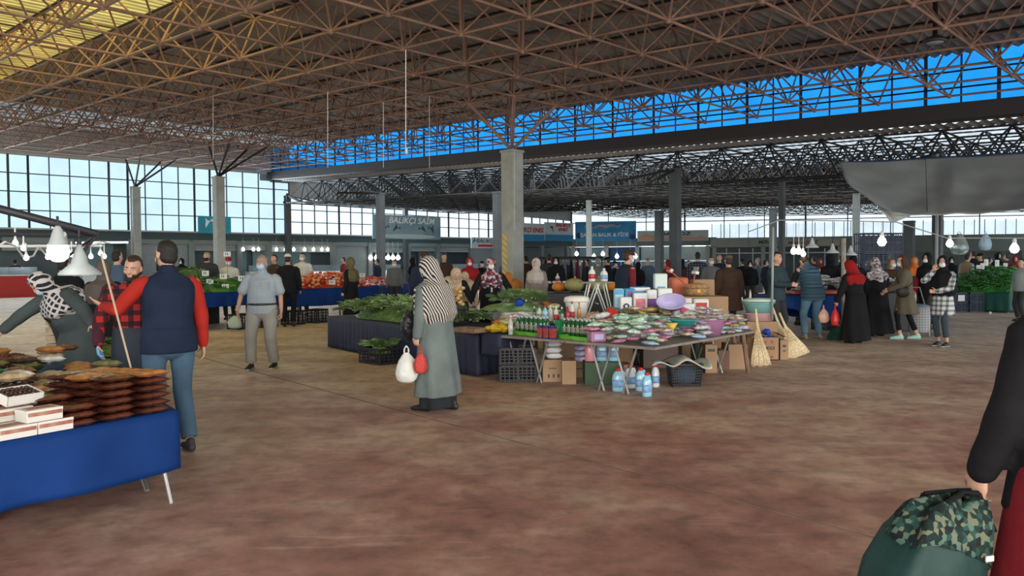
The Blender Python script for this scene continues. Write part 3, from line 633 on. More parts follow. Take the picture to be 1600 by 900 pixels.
for k_, (x, y, r) in enumerate(((1378, 378, .10), (1484, 381, .08), (1585, 389, .10), (1240, 393, .07), (1248, 393, .07), (1255, 397, .06))):
    bulb(pd(x, y, 16.2), ['large round lit bulb beside the stacked blue crates', 'warm lit bulb beside the clear plastic bag', 'large lit bulb at the right edge above the peppers', 'left of two close lit bulbs over the blue-vested man', 'right of two close lit bulbs over the blue-vested man', 'small square-looking lit bulb below the first lamp shade'][k_], r=r * .9, drop=max(.02, (y - railpy(x)) * 16.2 / 1253 - r * 2.1))
# hanging pole lines -------------------------------------------------
def stick(x, y0, y1, Y, r, m, label, nm='post', cat='post', x1=None):
    mb = MB(); mb.tube(pd(x, y0, Y), pd(x1 or x, y1, Y), r, 8); return tag(mb.build(nm, m, smooth=True), label, cat)
stick(1208, 355, 500, 13.0, .02, MATS['grey_tube'], 'thin grey post at the left edge of the blue table', x1=1206)
stick(1318, 372, 529, 16.12, .05, mat('weathered_wood_post', (.28, .26, .22), .8, var=.3), 'weathered wooden post right of the lamp shades')
mb = MB(); a = nd(-2, 1, 0); mb.tube(pd(634, 78, 16.0), pd(634, 232, 16.0), .010, 5); mb.ell(pd(635, 236, 16.0), (.03, .03, .07), 8, 6); tag(mb.build('hanging_cord', white_wire), 'white cord hanging from the bright roof node', 'cord')
for k_, (x, y0, y1, Y) in enumerate(((512, 143, 262, 20.5), (599, 160, 262, 22), (804, 235, 360, 25.0), (671, 150, 262, 24), (333, 130, 250, 26))):
    mb = MB(); mb.tube(pd(x, y0, Y), pd(x, y1, Y), .009, 4); tag(mb.build('hanging_cord', white_wire), ['thin cord hanging from the roof left of the centre, before the blue strip', 'thin cord hanging left of the bright white cord', 'pale cord hanging in front of the striped column', 'thin cord hanging right of the bright white cord', 'thin cord hanging above the cream column'][k_], 'cord')
# roof lamps
for k_, (x, y, Y, lb) in enumerate(((1461, 64, 17.5, 'round roof lamp under the deck near the blue strip'), (110, 33, 24, 'round roof lamp under the yellow roof sheet'))):
    t_ = thing('roof_lamp', lb, 'lamp', pd(x, y, Y)); mb = MB(); mb.lathe([(.22, -.04), (.24, .0), (.15, .08), (.05, .12), (.05, 1.0)], 16); mb.build('housing', bk, t_, smooth=True); mb = MB(); mb.lathe([(0, -.05), (.16, -.045), (.2, -.03)], 16); mb.build('diffuser', enam, t_, smooth=True)
# --------------------------------------------------------------- tarpaulin
tarp = mat('grey_tarpaulin', (.30, .315, .29), .75, var=.12, vscale=1.2)
top = [(1311, 252, 22), (1385, 250, 22), (1464, 245, 22), (1530, 242, 21.5), (1600, 238, 21), (1700, 232, 20)]
bot = [(1330, 292, 18.5), (1392, 336, 17.0), (1462, 336, 17.5), (1530, 334, 17.0), (1600, 327, 16.5), (1700, 318, 16)]
mb = MB(); rows = []
nr, ncx = 26, 60
def lerp_list(L, t):
    f = t * (len(L) - 1); k = min(int(f), len(L) - 2); f -= k; return tuple(L[k][q] * (1 - f) + L[k + 1][q] * f for q in range(3))
for r in range(nr + 1):
    v = r / nr; row = []
    for q in range(ncx + 1):
        u_ = q / ncx; a = pd(*lerp_list(top, u_)); c = pd(*lerp_list(bot, u_)); p = a.lerp(c, v)
        sag = math.sin(math.pi * v) * .25; p.z -= sag * (.5 + .5 * abs(math.sin(u_ * 6.6)))
        p.z += .04 * math.sin(u_ * 26 + v * 5) * v * (1 - v) * 2 + .03 * v * noise.noise((u_ * 9, v * 5, 0)); p.y += .10 * noise.noise((u_ * 6, v * 4, 3))
        row.append(p)
    rows.append(row)
mb.grid(rows)
# pointed lower corner
a, c, d_ = pd(1380, 330, 17.05), pd(1392, 349, 16.9), pd(1422, 338, 17.3)
mb.grid([[pd(1372, 322, 17.2), pd(1392, 330, 17.1), pd(1425, 335, 17.35)], [a, pd(1395, 342, 17.0), d_], [c, c + Vector((.05, 0, .02)), c + Vector((.12, 0, .04))]])
o = tag(mb.build('tarpaulin', tarp, smooth=True, solid=.006), 'large grey tarpaulin stretched overhead around the dark column', 'tarpaulin')
mb = MB(); mb.tube(pd(1446, 246, 22), pd(1449, 336, 17.6), .008, 4); tag(mb.build('tarpaulin_rope', black_wire), 'dark rope hanging across the tarpaulin', 'rope')
# ================================================================== people
def loft(mb, pts, n=12, cap=True, side=None):
    """pts: (centre, rx, ry[, fold]) ; rings perpendicular to the path, wide axis along 'side'"""
    P = [Vector(p[0]) for p in pts]; rings = []; side = Vector(side or (1, 0, 0))
    dirs = []
    for k in range(len(P)):
        a = P[max(0, k - 1)]; b_ = P[min(len(P) - 1, k + 1)]; d = (b_ - a); dirs.append(d.normalized() if d.length > 1e-6 else Vector((0, 0, 1)))
    for k, p in enumerate(pts):
        d = dirs[k]; u = side - d * side.dot(d)
        if u.length < .05: u = d.orthogonal()
        u.normalize(); w = d.cross(u); fo = p[3] if len(p) > 3 else None; ring = []
        for i in range(n):
            t_ = 2 * math.pi * i / n; f = 1 + (fo * math.sin(t_ * 7 + k * .25) * (1 if n > 16 else .6) if fo else 0)
            ring.append(P[k] + u * math.cos(t_) * p[1] * f + w * math.sin(t_) * p[2] * f)
        rings.append(ring)
    if cap:
        for end, k, s_ in ((0, 0, -1), (1, len(P) - 1, 1)):
            r = min(pts[k][1], pts[k][2]); extra = []
            for q, (sc, adv) in enumerate(((.72, .6), (.3, .92))):
                extra.append([P[k] + (v - P[k]) * sc + dirs[k] * s_ * r * adv * .8 for v in rings[k if end == 0 else -1]] if end == 0 else [P[k] + (v - P[k]) * sc + dirs[k] * s_ * r * adv * .8 for v in rings[len(extra) * 0 + len(P) - 1 + (len(rings) - len(rings))]])
            if end == 0: first = extra[::-1]
            else: last = extra
        rings = first + rings + last
    base = len(mb.v); mb.grid(rings, close=True)
    m_ = len(rings); mb.f.append(tuple(base + i for i in range(n - 1, -1, -1))); mb.f.append(tuple(base + (m_ - 1) * n + i for i in range(n)))
    return mb
def ik(a, b_, l1, l2, hint):
    a = Vector(a); b_ = Vector(b_); d = b_ - a; L = d.length
    if L > (l1 + l2) * .995: b_ = a + d.normalized() * (l1 + l2) * .995; d = b_ - a; L = d.length
    L = max(L, abs(l1 - l2) + .02); dn = d.normalized(); x = (l1 * l1 - l2 * l2 + L * L) / (2 * L); h = math.sqrt(max(0, l1 * l1 - x * x))
    hv = Vector(hint); hv = hv - dn * hv.dot(dn)
    hv = hv.normalized() if hv.length > 1e-4 else dn.orthogonal().normalized()
    return a + dn * x + hv * h, b_
def hand(mb, wrist, d, palm, s=1.0, curl=.4, spread=.12, side=1):
    """d: direction of the hand; palm: direction the palm faces; side +1: thumb on the d x palm side"""
    d = Vector(d).normalized(); palm = Vector(palm); palm = (palm - d * palm.dot(d)).normalized(); th = d.cross(palm) * side; W = Vector(wrist)
    loft(mb, [(W - d * .02, .026 * s, .020 * s), (W + d * .02 * s, .034 * s, .017 * s), (W + d * .055 * s, .042 * s, .017 * s), (W + d * .088 * s, .041 * s, .014 * s)], 10, side=th)
    for k, (o_, L) in enumerate(((.030, .072), (.010, .080), (-.011, .075), (-.031, .058))):
        b0 = W + d * (.085 - abs(o_) * .25) * s + th * o_ * s; dd = (d + th * spread * (o_ / .03)).normalized(); p = b0; ang = curl * .5; pts = [(p, .0092 * s, .0092 * s)]
        for seg in range(3):
            v = dd * math.cos(ang) + palm * math.sin(ang); p = p + v * L * s * (.42, .33, .25)[seg]; pts.append((p, (.0088, .008, .0068)[seg] * s, (.0088, .008, .0068)[seg] * s)); ang += curl * .8
        loft(mb, pts, 6, side=th)
    p0 = W + d * .03 * s + th * .028 * s; v = (d * .55 + th * .8 + palm * .3).normalized(); p1 = p0 + v * .035 * s; v2 = (d * .85 + th * .35 + palm * (.3 + curl * .4)).normalized(); p2 = p1 + v2 * .03 * s; p3 = p2 + v2 * .022 * s
    loft(mb, [(p0, .013 * s, .013 * s), (p1, .011 * s, .011 * s), (p2, .0098 * s, .0098 * s), (p3, .008 * s, .008 * s)], 6, side=palm)
SKIN = mat('fair_skin', (.50, .29, .20), .5, var=.08, vscale=9); SKIN2 = mat('tan_skin', (.40, .22, .145), .5, var=.08, vscale=9)
HAIRB = mat('black_hair', (.012, .010, .009), .5, bump=.5, bscale=120); HAIRD = mat('dark_brown_hair', (.035, .018, .010), .5, bump=.5, bscale=120); HAIRG = mat('grey_hair', (.20, .19, .18), .6, bump=.5, bscale=120)
EYEW = mat('eye_white', (.65, .63, .60), .3); EYED = mat('dark_iris', (.02, .012, .008), .2)
MASKW = mat('white_face_mask', (.62, .68, .70), .8); MASKB = mat('pale_blue_face_mask', (.38, .52, .62), .8); MASKK = mat('black_face_mask', (.012, .012, .014), .8)
def cloth(name, col, b_=.35, var=.15, rough=.85): return mat(name, col, rough, var=var, vscale=3, bump=b_, bscale=14, spec=.15)
BLK = cloth('black_fabric', (.010, .010, .012)); DNIM = cloth('blue_denim', (.06, .11, .165), .3, .3); DKG = cloth('charcoal_fabric', (.035, .037, .040)); SHOEB = mat('black_shoe_leather', (.015, .014, .014), .5)
COUNT = [0]
class Person:
    def __init__(s, label, loc, face, height=1.7, res=.02, lean=0.0, lean_side=0.0, head_pitch=0.0, head_yaw=0.0, girth=1.0, lh=None, rh=None, lf=None, rf=None, hip=None, skin=None, lhd=None, rhd=None, lpalm=None, rpalm=None, curl=.5, lcurl=None, rcurl=None, elbow=(0, -1, -.3), group=None, fingers=True, hipback=0.0, nohands=False, twist=0.0, head_roll=0.0):
        s.t = thing('person', label, 'person', (loc[0], loc[1], 0), R_(face), group); s.res = res; k = height / 1.75; s.k = k; s.g = girth; g = girth
        s.skin = skin or SKIN
        hz = (hip or .95) * k; H = Vector((0, -hipback, hz)); s.H = H
        la = R_(lean); ls = R_(lean_side)
        def up(a): return Vector((math.sin(ls) * math.cos(a), math.sin(a), math.cos(a) * math.cos(ls)))
        s.up1 = up(la * .85); s.up2 = up(la * 1.1); s.chest = H + s.up1 * .30 * k; s.neck = s.chest + s.up2 * .235 * k
        tw = R_(twist); rx = Vector((math.cos(tw) * math.cos(ls), math.sin(tw), -math.sin(ls))).normalized(); s.rx = rx
        s.shL = s.neck - s.up2 * .082 * k - rx * .185 * k * (g * .5 + .5); s.shR = s.neck - s.up2 * .082 * k + rx * .185 * k * (g * .5 + .5)
        hp = R_(lean * .6 + head_pitch); s.hu = Vector((math.sin(ls * .6 + R_(head_roll)), math.sin(hp), math.cos(hp))).normalized(); hy = R_(head_yaw)
        f0 = Vector((-math.sin(hy), math.cos(hy), 0)); f0 = (f0 - s.hu * f0.dot(s.hu)).normalized()
        s.hf = f0; s.hr = s.hf.cross(s.hu)
        s.hc = s.neck + s.up2 * .022 * k + s.hu * .122 * k + s.hf * .015 * k
        # limbs
        def arm(sh, tgt, sd):
            T = Vector(tgt) * 1.0 if tgt else sh + Vector((sd * .07 * k, .06 * k, -.52 * k))
            e_, w = ik(sh, T, .285 * k, .255 * k, (sd * .45 + elbow[0] * sd, elbow[1], elbow[2])); return e_, w
        s.elL, s.wrL = arm(s.shL, lh, -1); s.elR, s.wrR = arm(s.shR, rh, 1)
        hipL = H + Vector((-.092 * k * g, 0, -.03 * k)); hipR = H + Vector((.092 * k * g, 0, -.03 * k)); s.hipL, s.hipR = hipL, hipR
        fL = Vector(lf) if lf else Vector((-.11 * k, 0.02, 0)); fR = Vector(rf) if rf else Vector((.11 * k, 0.0, 0)); s.fL, s.fR = fL, fR
        s.anL = fL + Vector((0, -.02, .085 * k)); s.anR = fR + Vector((0, -.02, .085 * k))
        s.knL, s.anL = ik(hipL, s.anL, .44 * k, .43 * k, (0, 1, 0)); s.knR, s.anR = ik(hipR, s.anR, .44 * k, .43 * k, (0, 1, 0))
        # ---- body: one continuous surface
        mb = MB(); g2 = g
        s.torso(mb, 0.0); 
        for sh, el, wr in ((s.shL, s.elL, s.wrL), (s.shR, s.elR, s.wrR)):
            loft(mb, [(sh, .055 * k * g2, .052 * k * g2), (sh.lerp(el, .5), .046 * k * g2, .046 * k * g2), (el, .038 * k, .038 * k), (el.lerp(wr, .35), .037 * k, .036 * k), (wr, .025 * k, .021 * k)], 10)
        for hi, kn, an, f_ in ((hipL, s.knL, s.anL, fL), (hipR, s.knR, s.anR, fR)):
            loft(mb, [(hi, .088 * k * g2, .09 * k * g2), (hi.lerp(kn, .5), .072 * k * g2, .075 * k * g2), (kn, .052 * k, .055 * k), (kn.lerp(an, .35), .052 * k, .056 * k), (an, .033 * k, .036 * k)], 10)
            loft(mb, [(Vector((f_.x, f_.y - .055 * k, .035 * k)), .03 * k, .03 * k), (Vector((f_.x, f_.y + .05 * k, .035 * k)), .036 * k, .028 * k), (Vector((f_.x, f_.y + .15 * k, .022 * k)), .034 * k, .016 * k)], 8)
        loft(mb, [(s.neck - s.up2 * .03 * k, .062 * k, .058 * k), (s.neck + s.up2 * .04 * k, .054 * k, .055 * k), (s.hc - s.hu * .055 * k - s.hf * .015 * k, .05 * k, .055 * k)], 10)
        s.head(mb)
        if not nohands:
            for wr, el, dd, pl, sd, cu_ in ((s.wrL, s.elL, lhd, lpalm, -1, lcurl), (s.wrR, s.elR, rhd, rpalm, 1, rcurl)):
                d = Vector(dd) if dd else (wr - el).normalized(); p = Vector(pl) if pl else Vector((-sd, .15, 0))
                if abs(d.normalized().dot(p.normalized())) > .95: p = Vector((0, 1, .2))
                th = d.cross(p); want = Vector((-sd * .25, 1, .2)); hand(mb, wr, d, p, k, curl if cu_ is None else cu_, side=1 if th.dot(want) > 0 else -1)
        s.body = mb.build('body', s.skin, s.t, remesh=res if res > .012 else .0075, sm=2)
    def torso(s, mb, pad, g=None, low=0.0, cap=True):
        k = s.k; g = (g or s.g); H = s.H; bel = Vector((0, .02 * (g - 1) * 8 * k, 0)); r = s.rx
        loft(mb, [(H - s.up1 * (.04 + low) * k, .158 * k * g + pad, .115 * k * g + pad), (H + s.up1 * .06 * k + bel * .6, .155 * k * g + pad, .115 * k * g + pad), (H + s.up1 * .17 * k + bel, .142 * k * g + pad, .112 * k * g ** 1.4 + pad),
            (s.chest, .158 * k * g ** .7 + pad, .118 * k * g + pad), (s.chest + s.up2 * .11 * k, .172 * k * g ** .5 + pad, .112 * k * g ** .6 + pad), (s.neck - s.up2 * .085 * k, .176 * k * g ** .5 + pad * .8, .090 * k + pad), (s.neck - s.up2 * .045 * k, .150 * k * g ** .5 + pad * .5, .074 * k + pad * .8), (s.neck - s.up2 * .012 * k, .100 * k + pad * .4, .062 * k + pad * .8), (s.neck + s.up2 * .008 * k, .066 * k + pad * .4, .056 * k + pad * .6)], 20, side=r, cap=cap)
    def hp(s, r, f, u): return s.hc + (s.hr * r + s.hf * f + s.hu * u) * s.k
    def rot(s): return Matrix((s.hr, s.hf, s.hu)).transposed()
    def head(s, mb):
        k = s.k; R = s.rot()
        mb.ell(s.hp(0, -.012, .03), (.076 * k, .095 * k, .088 * k), 16, 12, R)
        mb.ell(s.hp(0, .018, -.03), (.064 * k, .072 * k, .082 * k), 14, 10, R)
        mb.ell(s.hp(0, .058, -.092), (.026 * k, .022 * k, .020 * k), 10, 6, R)
        mb.ell(s.hp(0, .070, .030), (.052 * k, .018 * k, .014 * k), 10, 6, R)
        loft(mb, [(s.hp(0, .082, .022), .008 * k, .008 * k), (s.hp(0, .098, -.008), .011 * k, .010 * k), (s.hp(0, .105, -.025), .015 * k, .011 * k), (s.hp(0, .088, -.034), .016 * k, .008 * k)], 8)
        mb.ell(s.hp(0, .082, -.056), (.024 * k, .012 * k, .006 * k), 10, 6, R); mb.ell(s.hp(0, .080, -.067), (.021 * k, .012 * k, .007 * k), 10, 6, R)
        for q in (-1, 1):
            mb.ell(s.hp(q * .045, .055, -.022), (.024 * k, .022 * k, .024 * k), 8, 6, R); mb.ell(s.hp(q * .078, -.008, -.004), (.010 * k, .018 * k, .032 * k), 8, 6, R)
    def eyes(s):
        k = s.k; R = s.rot()
        for q in (-1, 1):
            mb = MB(); mb.ell(s.hp(q * .031, .074, .008), (.0135 * k, .011 * k, .009 * k), 10, 6, R); e_ = mb.build('eye', EYEW, s.t, smooth=True)
            mb = MB(); mb.ell(s.hp(q * .031, .083, .008), (.006 * k, .004 * k, .006 * k), 8, 6, R); mb.build('iris', EYED, e_)
            mb = MB(); loft(mb, [(s.hp(q * .014, .087, .026), .004 * k, .003 * k), (s.hp(q * .032, .087, .032), .005 * k, .004 * k), (s.hp(q * .050, .072, .027), .003 * k, .003 * k)], 6); mb.build('eyebrow', s.hairm if hasattr(s, 'hairm') else HAIRD, s.t)
        return s
    def _b(s, mb, name, m, res=None, sm=3): return mb.build(name, m, s.t, remesh=res or s.res, sm=sm)
    def hair(s, m, style='short', length=.0):
        s.hairm = m; k = s.k; R = s.rot(); mb = MB()
        def fn(d):
            # d in head axes: x right, y front, z up ; hairline
            if d.y > .15 and d.z < .52 + .15 * abs(d.x): return .80
            if d.z < -.62 and style == 'short': return .78
            if d.y > -.25 and d.z < -.02 and style == 'short': return .80
            return 1.0
        mb.ell(s.hp(0, -.014, .034), (.085 * k, .105 * k, .100 * k), 28, 20, R, fn)
        if style == 'short': mb.ell(s.hp(0, -.045, -.012), (.074 * k, .064 * k, .074 * k), 16, 10, R)
        if style == 'long':
            loft(mb, [(s.hp(0, -.06, .03), .075 * k, .05 * k), (s.hp(0, -.075, -.08), .085 * k, .045 * k), (s.hp(0, -.085, -.20), .09 * k, .04 * k, .08), (s.hp(0, -.09, -.20 - length), .06 * k, .025 * k, .1)], 20, side=s.hr)
            for q in (-1, 1): loft(mb, [(s.hp(q * .07, -.01, .03), .022 * k, .04 * k), (s.hp(q * .085, -.02, -.10), .022 * k, .04 * k), (s.hp(q * .085, -.02, -.24), .015 * k, .03 * k)], 10, side=s.hr)
        s._b(mb, 'hair', m, min(s.res, .010) if s.res < .015 else None, 2); return s
    def beard(s, m):
        k = s.k; R = s.rot(); mb = MB()
        def fn(d): return 1.0 if (d.z < -.05 and d.y > -.35) and not (abs(d.x) < .38 and d.y > .6 and d.z > -.55) else .86
        mb.ell(s.hp(0, .016, -.034), (.070 * k, .080 * k, .086 * k), 24, 18, R, fn); mb.ell(s.hp(0, .060, -.096), (.032 * k, .028 * k, .024 * k), 10, 6, R); s._b(mb, 'beard', m, .008 if s.res < .015 else None, 1); return s
    def cap(s, m, brim=True):
        k = s.k; R = s.rot(); mb = MB(); mb.ell(s.hp(0, -.006, .058), (.094 * k, .112 * k, .082 * k), 20, 12, R, lambda d: 1.0 if d.z > -.25 else .85)
        if brim: loft(mb, [(s.hp(0, .07, .055), .075 * k, .010 * k), (s.hp(0, .145, .040), .060 * k, .008 * k)], 12, side=s.hr)
        s._b(mb, 'cap', m, None, 2); return s
    def mask(s, m, chin=False):
        k = s.k; R = s.rot(); mb = MB(); dz = -.045 if chin else 0
        def fn(d): return 1.0 if d.y > .05 else .75
        mb.ell(s.hp(0, .034 - (.012 if chin else 0), -.048 + dz), (.068 * k, .076 * k, (.046 if chin else .060) * k), 20, 14, R, fn)
        for q in (-1, 1):
            for z0 in (-.03, -.075): mb.tube(s.hp(q * .062, .045, z0 + dz), s.hp(q * .086, -.012, -.01 + dz * .3), .0035 * k, 5)
        mb.build('face_mask', m, s.t, smooth=True); return s
    def scarf(s, m, drape=.22, wide=1.0, face=.62, back=.0, m2=None):
        """headscarf: hood with a face opening, wrapped under the chin and over the shoulders"""
        k = s.k; R = s.rot(); mb = MB(); pp_ = getattr(s, 'pad', .02)
        def fn(d):
            f = Vector((d.x / .58, 0, (d.z + .12) / .82))
            return .62 if (d.y > .28 and f.length < 1.0) else 1.0 + .02 * math.sin(d.z * 22 + d.x * 9)
        mb.ell(s.hp(0, -.012, .004), (.104 * k * wide, .122 * k, .140 * k), 36, 26, R, fn)
        loft(mb, [(s.hp(0, -.005, -.085), .088 * k * wide, .094 * k), (s.hp(0, -.008, -.125), .085 * k * wide, .088 * k, .03), (s.neck - s.up2 * .015 * k + s.hf * .01 * k, .125 * k * wide, .098 * k, .03), (s.neck - s.up2 * .075 * k, .185 * k * wide * s.g ** .5 + pp_ + .012, .105 * k + pp_ + .03, .04), (s.neck - s.up2 * (.09 + drape) * k, .180 * k * s.g ** .5 * wide + pp_ + .035, .122 * k * s.g + pp_ + .040, .06)], 32, side=s.rx)
        if back: loft(mb, [(s.hp(0, -.09, .02), .07 * k, .04 * k), (s.neck - s.hf * .12 * k - s.up2 * .1 * k, .10 * k, .035 * k, .05), (s.neck - s.hf * .17 * k - s.up2 * (.1 + back) * k, .06 * k, .02 * k, .05)], 18, side=s.rx)
        s._b(mb, 'headscarf', m, min(s.res, .013), 2); return s
    def top(s, m, name='shirt', sleeve='long', hem=.0, pad=.016, flare=0.0, sm=None, fold=.05, slim=1.0, collar=False, g=None):
        """upper garment: hem = metres below the hips (coat length); sleeve long/short/none"""
        k = s.k; s.pad = max(getattr(s, 'pad', 0), pad); mb = MB(); s.torso(mb, pad, low=hem if hem <= .06 else .02, g=g, cap=False)
        if hem > .06:
            z1 = max(.05, s.H.z - hem * k); c0 = s.H.copy(); mid = (s.fL + s.fR) / 2; pts = [(c0 + Vector((0, 0, .08 * k)), .158 * k * s.g + pad, .118 * k * s.g + pad)]
            nn = max(2, int(hem / .09))
            for q in range(nn + 1):
                f = q / nn; z = c0.z - .02 * k + (z1 - c0.z) * f; c = c0.lerp(Vector((mid.x, mid.y, 0)), f * hem * k / c0.z); pts.append((Vector((c.x, c.y, z)), (.168 * k * s.g + pad) * (1 + flare * f), (.130 * k * s.g + pad) * (1 + flare * 1.1 * f), fold * (.25 + .75 * f)))
            loft(mb, pts, 36, cap=False, side=s.rx)
        if sleeve != 'none':
            for sh, el, wr in ((s.shL, s.elL, s.wrL), (s.shR, s.elR, s.wrR)):
                if sleeve == 'long':
                    P = [(sh + (s.neck - sh) * .12, .050, .050), (sh + (el - sh).normalized() * .03, .061, .061), (sh.lerp(el, .3), .060, .060), (sh.lerp(el, .55), .054, .055), (sh.lerp(el, .8), .053, .054), (el, .052, .052), (el.lerp(wr, .25), .049, .049), (el.lerp(wr, .5), .044, .044), (el.lerp(wr, .75), .041, .041), (wr + (wr - el).normalized() * .005, .035, .034)]
                else: P = [(sh + (s.neck - sh) * .12, .050, .050), (sh + (el - sh).normalized() * .03, .060, .060), (sh.lerp(el, .35), .060, .060), (sh.lerp(el, .78), .062, .062)]
                gg = (s.g - 1) * .5 + 1
                P = [(p, (r1 * k * gg + pad * .45) * (1 + .045 * math.sin(q * 2.6)), (r2 * k * gg + pad * .45) * (1 + .045 * math.cos(q * 2.2))) for q, (p, r1, r2) in enumerate(P)]
                loft(mb, P, 14, cap=True)
        if collar:
            loft(mb, [(s.neck - s.up2 * .03 * k, .085 * k, .082 * k), (s.neck + s.up2 * .035 * k, .070 * k, .070 * k)], 14, side=s.rx)
        s._b(mb, name, m, sm=sm or 3); return s
    def trousers(s, m, wide=1.0, name='trousers', hem=.03):
        k = s.k; mb = MB(); g = s.g
        loft(mb, [(s.H + s.up1 * .09 * k + Vector((0, .02 * (g - 1) * 5 * k, 0)), .150 * k * g + .008, .115 * k * g + .010), (s.H, .166 * k * g + .010, .130 * k * g + .008), (s.H - Vector((0, 0, .07 * k)), .165 * k * g + .008, .128 * k * g + .008)], 18, side=s.rx)
        for hi, kn, an in ((s.hipL, s.knL, s.anL), (s.hipR, s.knR, s.anR)):
            e_ = an + (kn - an).normalized() * hem; P = [(hi, .094 * g, .098 * g), (hi.lerp(kn, .35), .088 * g, .092 * g), (hi.lerp(kn, .7), .072 * wide, .075 * wide), (kn, .068 * wide, .069 * wide), (kn.lerp(e_, .3), .067 * wide, .067 * wide), (kn.lerp(e_, .6), .062 * wide, .062 * wide), (kn.lerp(e_, .85), .060 * wide, .064 * wide), (e_, .060 * wide, .066 * wide)]
            loft(mb, [(p, a * k * (1 + .03 * math.sin(q * 3.1)), b_ * k * (1 + .03 * math.cos(q * 2.3))) for q, (p, a, b_) in enumerate(P)], 14, cap=False)
        s._b(mb, name, m); return s
    def skirt(s, m, hem=.05, flare=.5, name='skirt', fold=.05, top=.1):
        k = s.k; mb = MB(); mid = (s.fL + s.fR) / 2; c0 = s.H; pts = []; nn = 9
        for q in range(nn + 1):
            f = q / nn; z = c0.z + top * k + (hem - c0.z - top * k) * f; ff = max(0, (c0.z - z) / c0.z); c = c0.lerp(Vector((mid.x, mid.y, 0)), ff); pts.append((Vector((c.x, c.y, z)), (.150 + .022 * min(1, q)) * k * s.g * (1 + flare * f) + .008, .125 * k * s.g * (1 + flare * 1.2 * f) + .008, fold * f))
        loft(mb, pts, 40, cap=False, side=s.rx); s._b(mb, name, m); return s
    def shoes(s, m, sole=None):
        k = s.k
        for f_, an in ((s.fL, s.anL), (s.fR, s.anR)):
            mb = MB(); x, y = f_.x, f_.y
            loft(mb, [(Vector((x, y - .07 * k, .042)), .034 * k, .040), (Vector((x, y, .045)), .040 * k, .043), (Vector((x, y + .09 * k, .036)), .047 * k, .033), (Vector((x, y + .16 * k, .028)), .040 * k, .022)], 12, side=(1, 0, 0))
            loft(mb, [(Vector((x, y - .035 * k, .05)), .036 * k, .044 * k), (Vector((x, y - .03 * k, .10)), .036 * k, .042 * k)], 10)
            sh = mb.build('shoe', m, s.t, remesh=min(s.res, .012), sm=2)
            if sole: mb = MB(); loft(mb, [(Vector((x, y - .08 * k, .012)), .040 * k, .012), (Vector((x, y + .06 * k, .012)), .048 * k, .012), (Vector((x, y + .17 * k, .012)), .042 * k, .012)], 12, cap=True, side=(1, 0, 0)); mb.build('sole', sole, sh)
        return s
    def part(s, name, mb, m, **k): return mb.build(name, m, s.t, **k)
    def w2l(s, p):
        M = Matrix.Translation(s.t.location) @ Matrix.Rotation(s.t.rotation_euler.z, 4, 'Z'); return M.inverted() @ Vector(p)
def at(px, Y): p = pd(px, 420, Y); return (p.x, p.y)
# ------------------------------------------------------------------ foreground people
NEAR = .011
# short-sleeved man walking towards the camera
g = gp(412, 576)
P = Person('stout bald man in a grey checked short-sleeved shirt and blue mask walking forward', (g.x, g.y), 178, 1.70, NEAR, girth=1.32, lf=(-.14, -.06, 0), rf=(.16, .10, 0), lh=(-.30, .04, .80), rh=(.36, .08, .86), rhd=(-.3, .35, -.9), lhd=(0, .1, -1), lpalm=(1, 0, 0), skin=SKIN2, curl=.9, rcurl=.3, elbow=(.8, -.4, 0))
P.hair(HAIRG); P.body; P.eyes(); P.mask(MASKB)
P.top(pattern_mat('grey_blue_fine_check', 'check', [(.17, .21, .24), (.34, .39, .42)], 22), 'shirt', 'short', hem=.02, pad=.022, collar=True)
P.trousers(cloth('grey_trousers', (.26, .25, .22)), 1.35); P.shoes(SHOEB, mat('pale_sole', (.4, .38, .34), .6))
k = P.k; mb = MB(); loft(mb, [(P.H + Vector((0, .03, .035)), .158 * k * 1.32 + .022, .122 * k * 1.32 + .030), (P.H + Vector((0, .03, .07)), .156 * k * 1.32 + .024, .120 * k * 1.32 + .030)], 24, cap=False, side=(1, 0, 0)); P.part('belt', mb, mat('black_leather', (.015, .012, .01), .4), remesh=.011)
mb = MB(); mb.box(P.chest + Vector((-.09, .172, .03)), (.11, .012, .12)); P.part('shirt_pocket', mb, MATS['grey_blue_fine_check'], bevel=.005)
mb = MB(); mb.tube(P.wrR + Vector((0, 0, .015)), P.wrR + Vector((0, 0, .035)), .034, 12); P.part('wrist_watch', mb, pale)
def bag_mesh(w, h, dpt=.6, handles=True, seed=0, lump=.12):
    """soft carrier bag hanging from its handles; origin at the handle top"""
    random.seed(seed); mb = MB(); top = -.07
    prof = [(.12, 0), (.22, -.10), (.36, -.25), (.48, -.45), (.52, -.68), (.46, -.88), (.28, -.98), (0.02, -1.0)]
    rows = []
    for q, (r, z) in enumerate(prof):
        row = []
        for i in range(28):
            t_ = 2 * math.pi * i / 28; f = 1 + lump * noise.noise((math.cos(t_) * 1.7 + seed, math.sin(t_) * 1.7, z * 3)) * 2 + .05 * math.sin(t_ * 9 + seed) * (1 - abs(z))
            row.append(Vector((math.cos(t_) * r * w * f, math.sin(t_) * r * w * dpt * f, top + z * h)))
        rows.append(row)
    mb.grid(rows, close=True)
    if handles:
        for q in (-1, 1):
            mb.path([(q * w * .10, .012 * q, top - h * .04), (q * w * .09, .012 * q, top * .4), (0, 0, .0), (-q * .0, 0, .0)], .008, 6)
    return mb
def carrier(label, p, w, h, m, seed=0, rz=0, cat='bag', name='carrier_bag', goods=None, n=6, gr=.035, mg=None):
    t_ = thing(name, label, cat, p, rz); bag_mesh(w, h, seed=seed).build('bag', m, t_, smooth=True)
    return t_
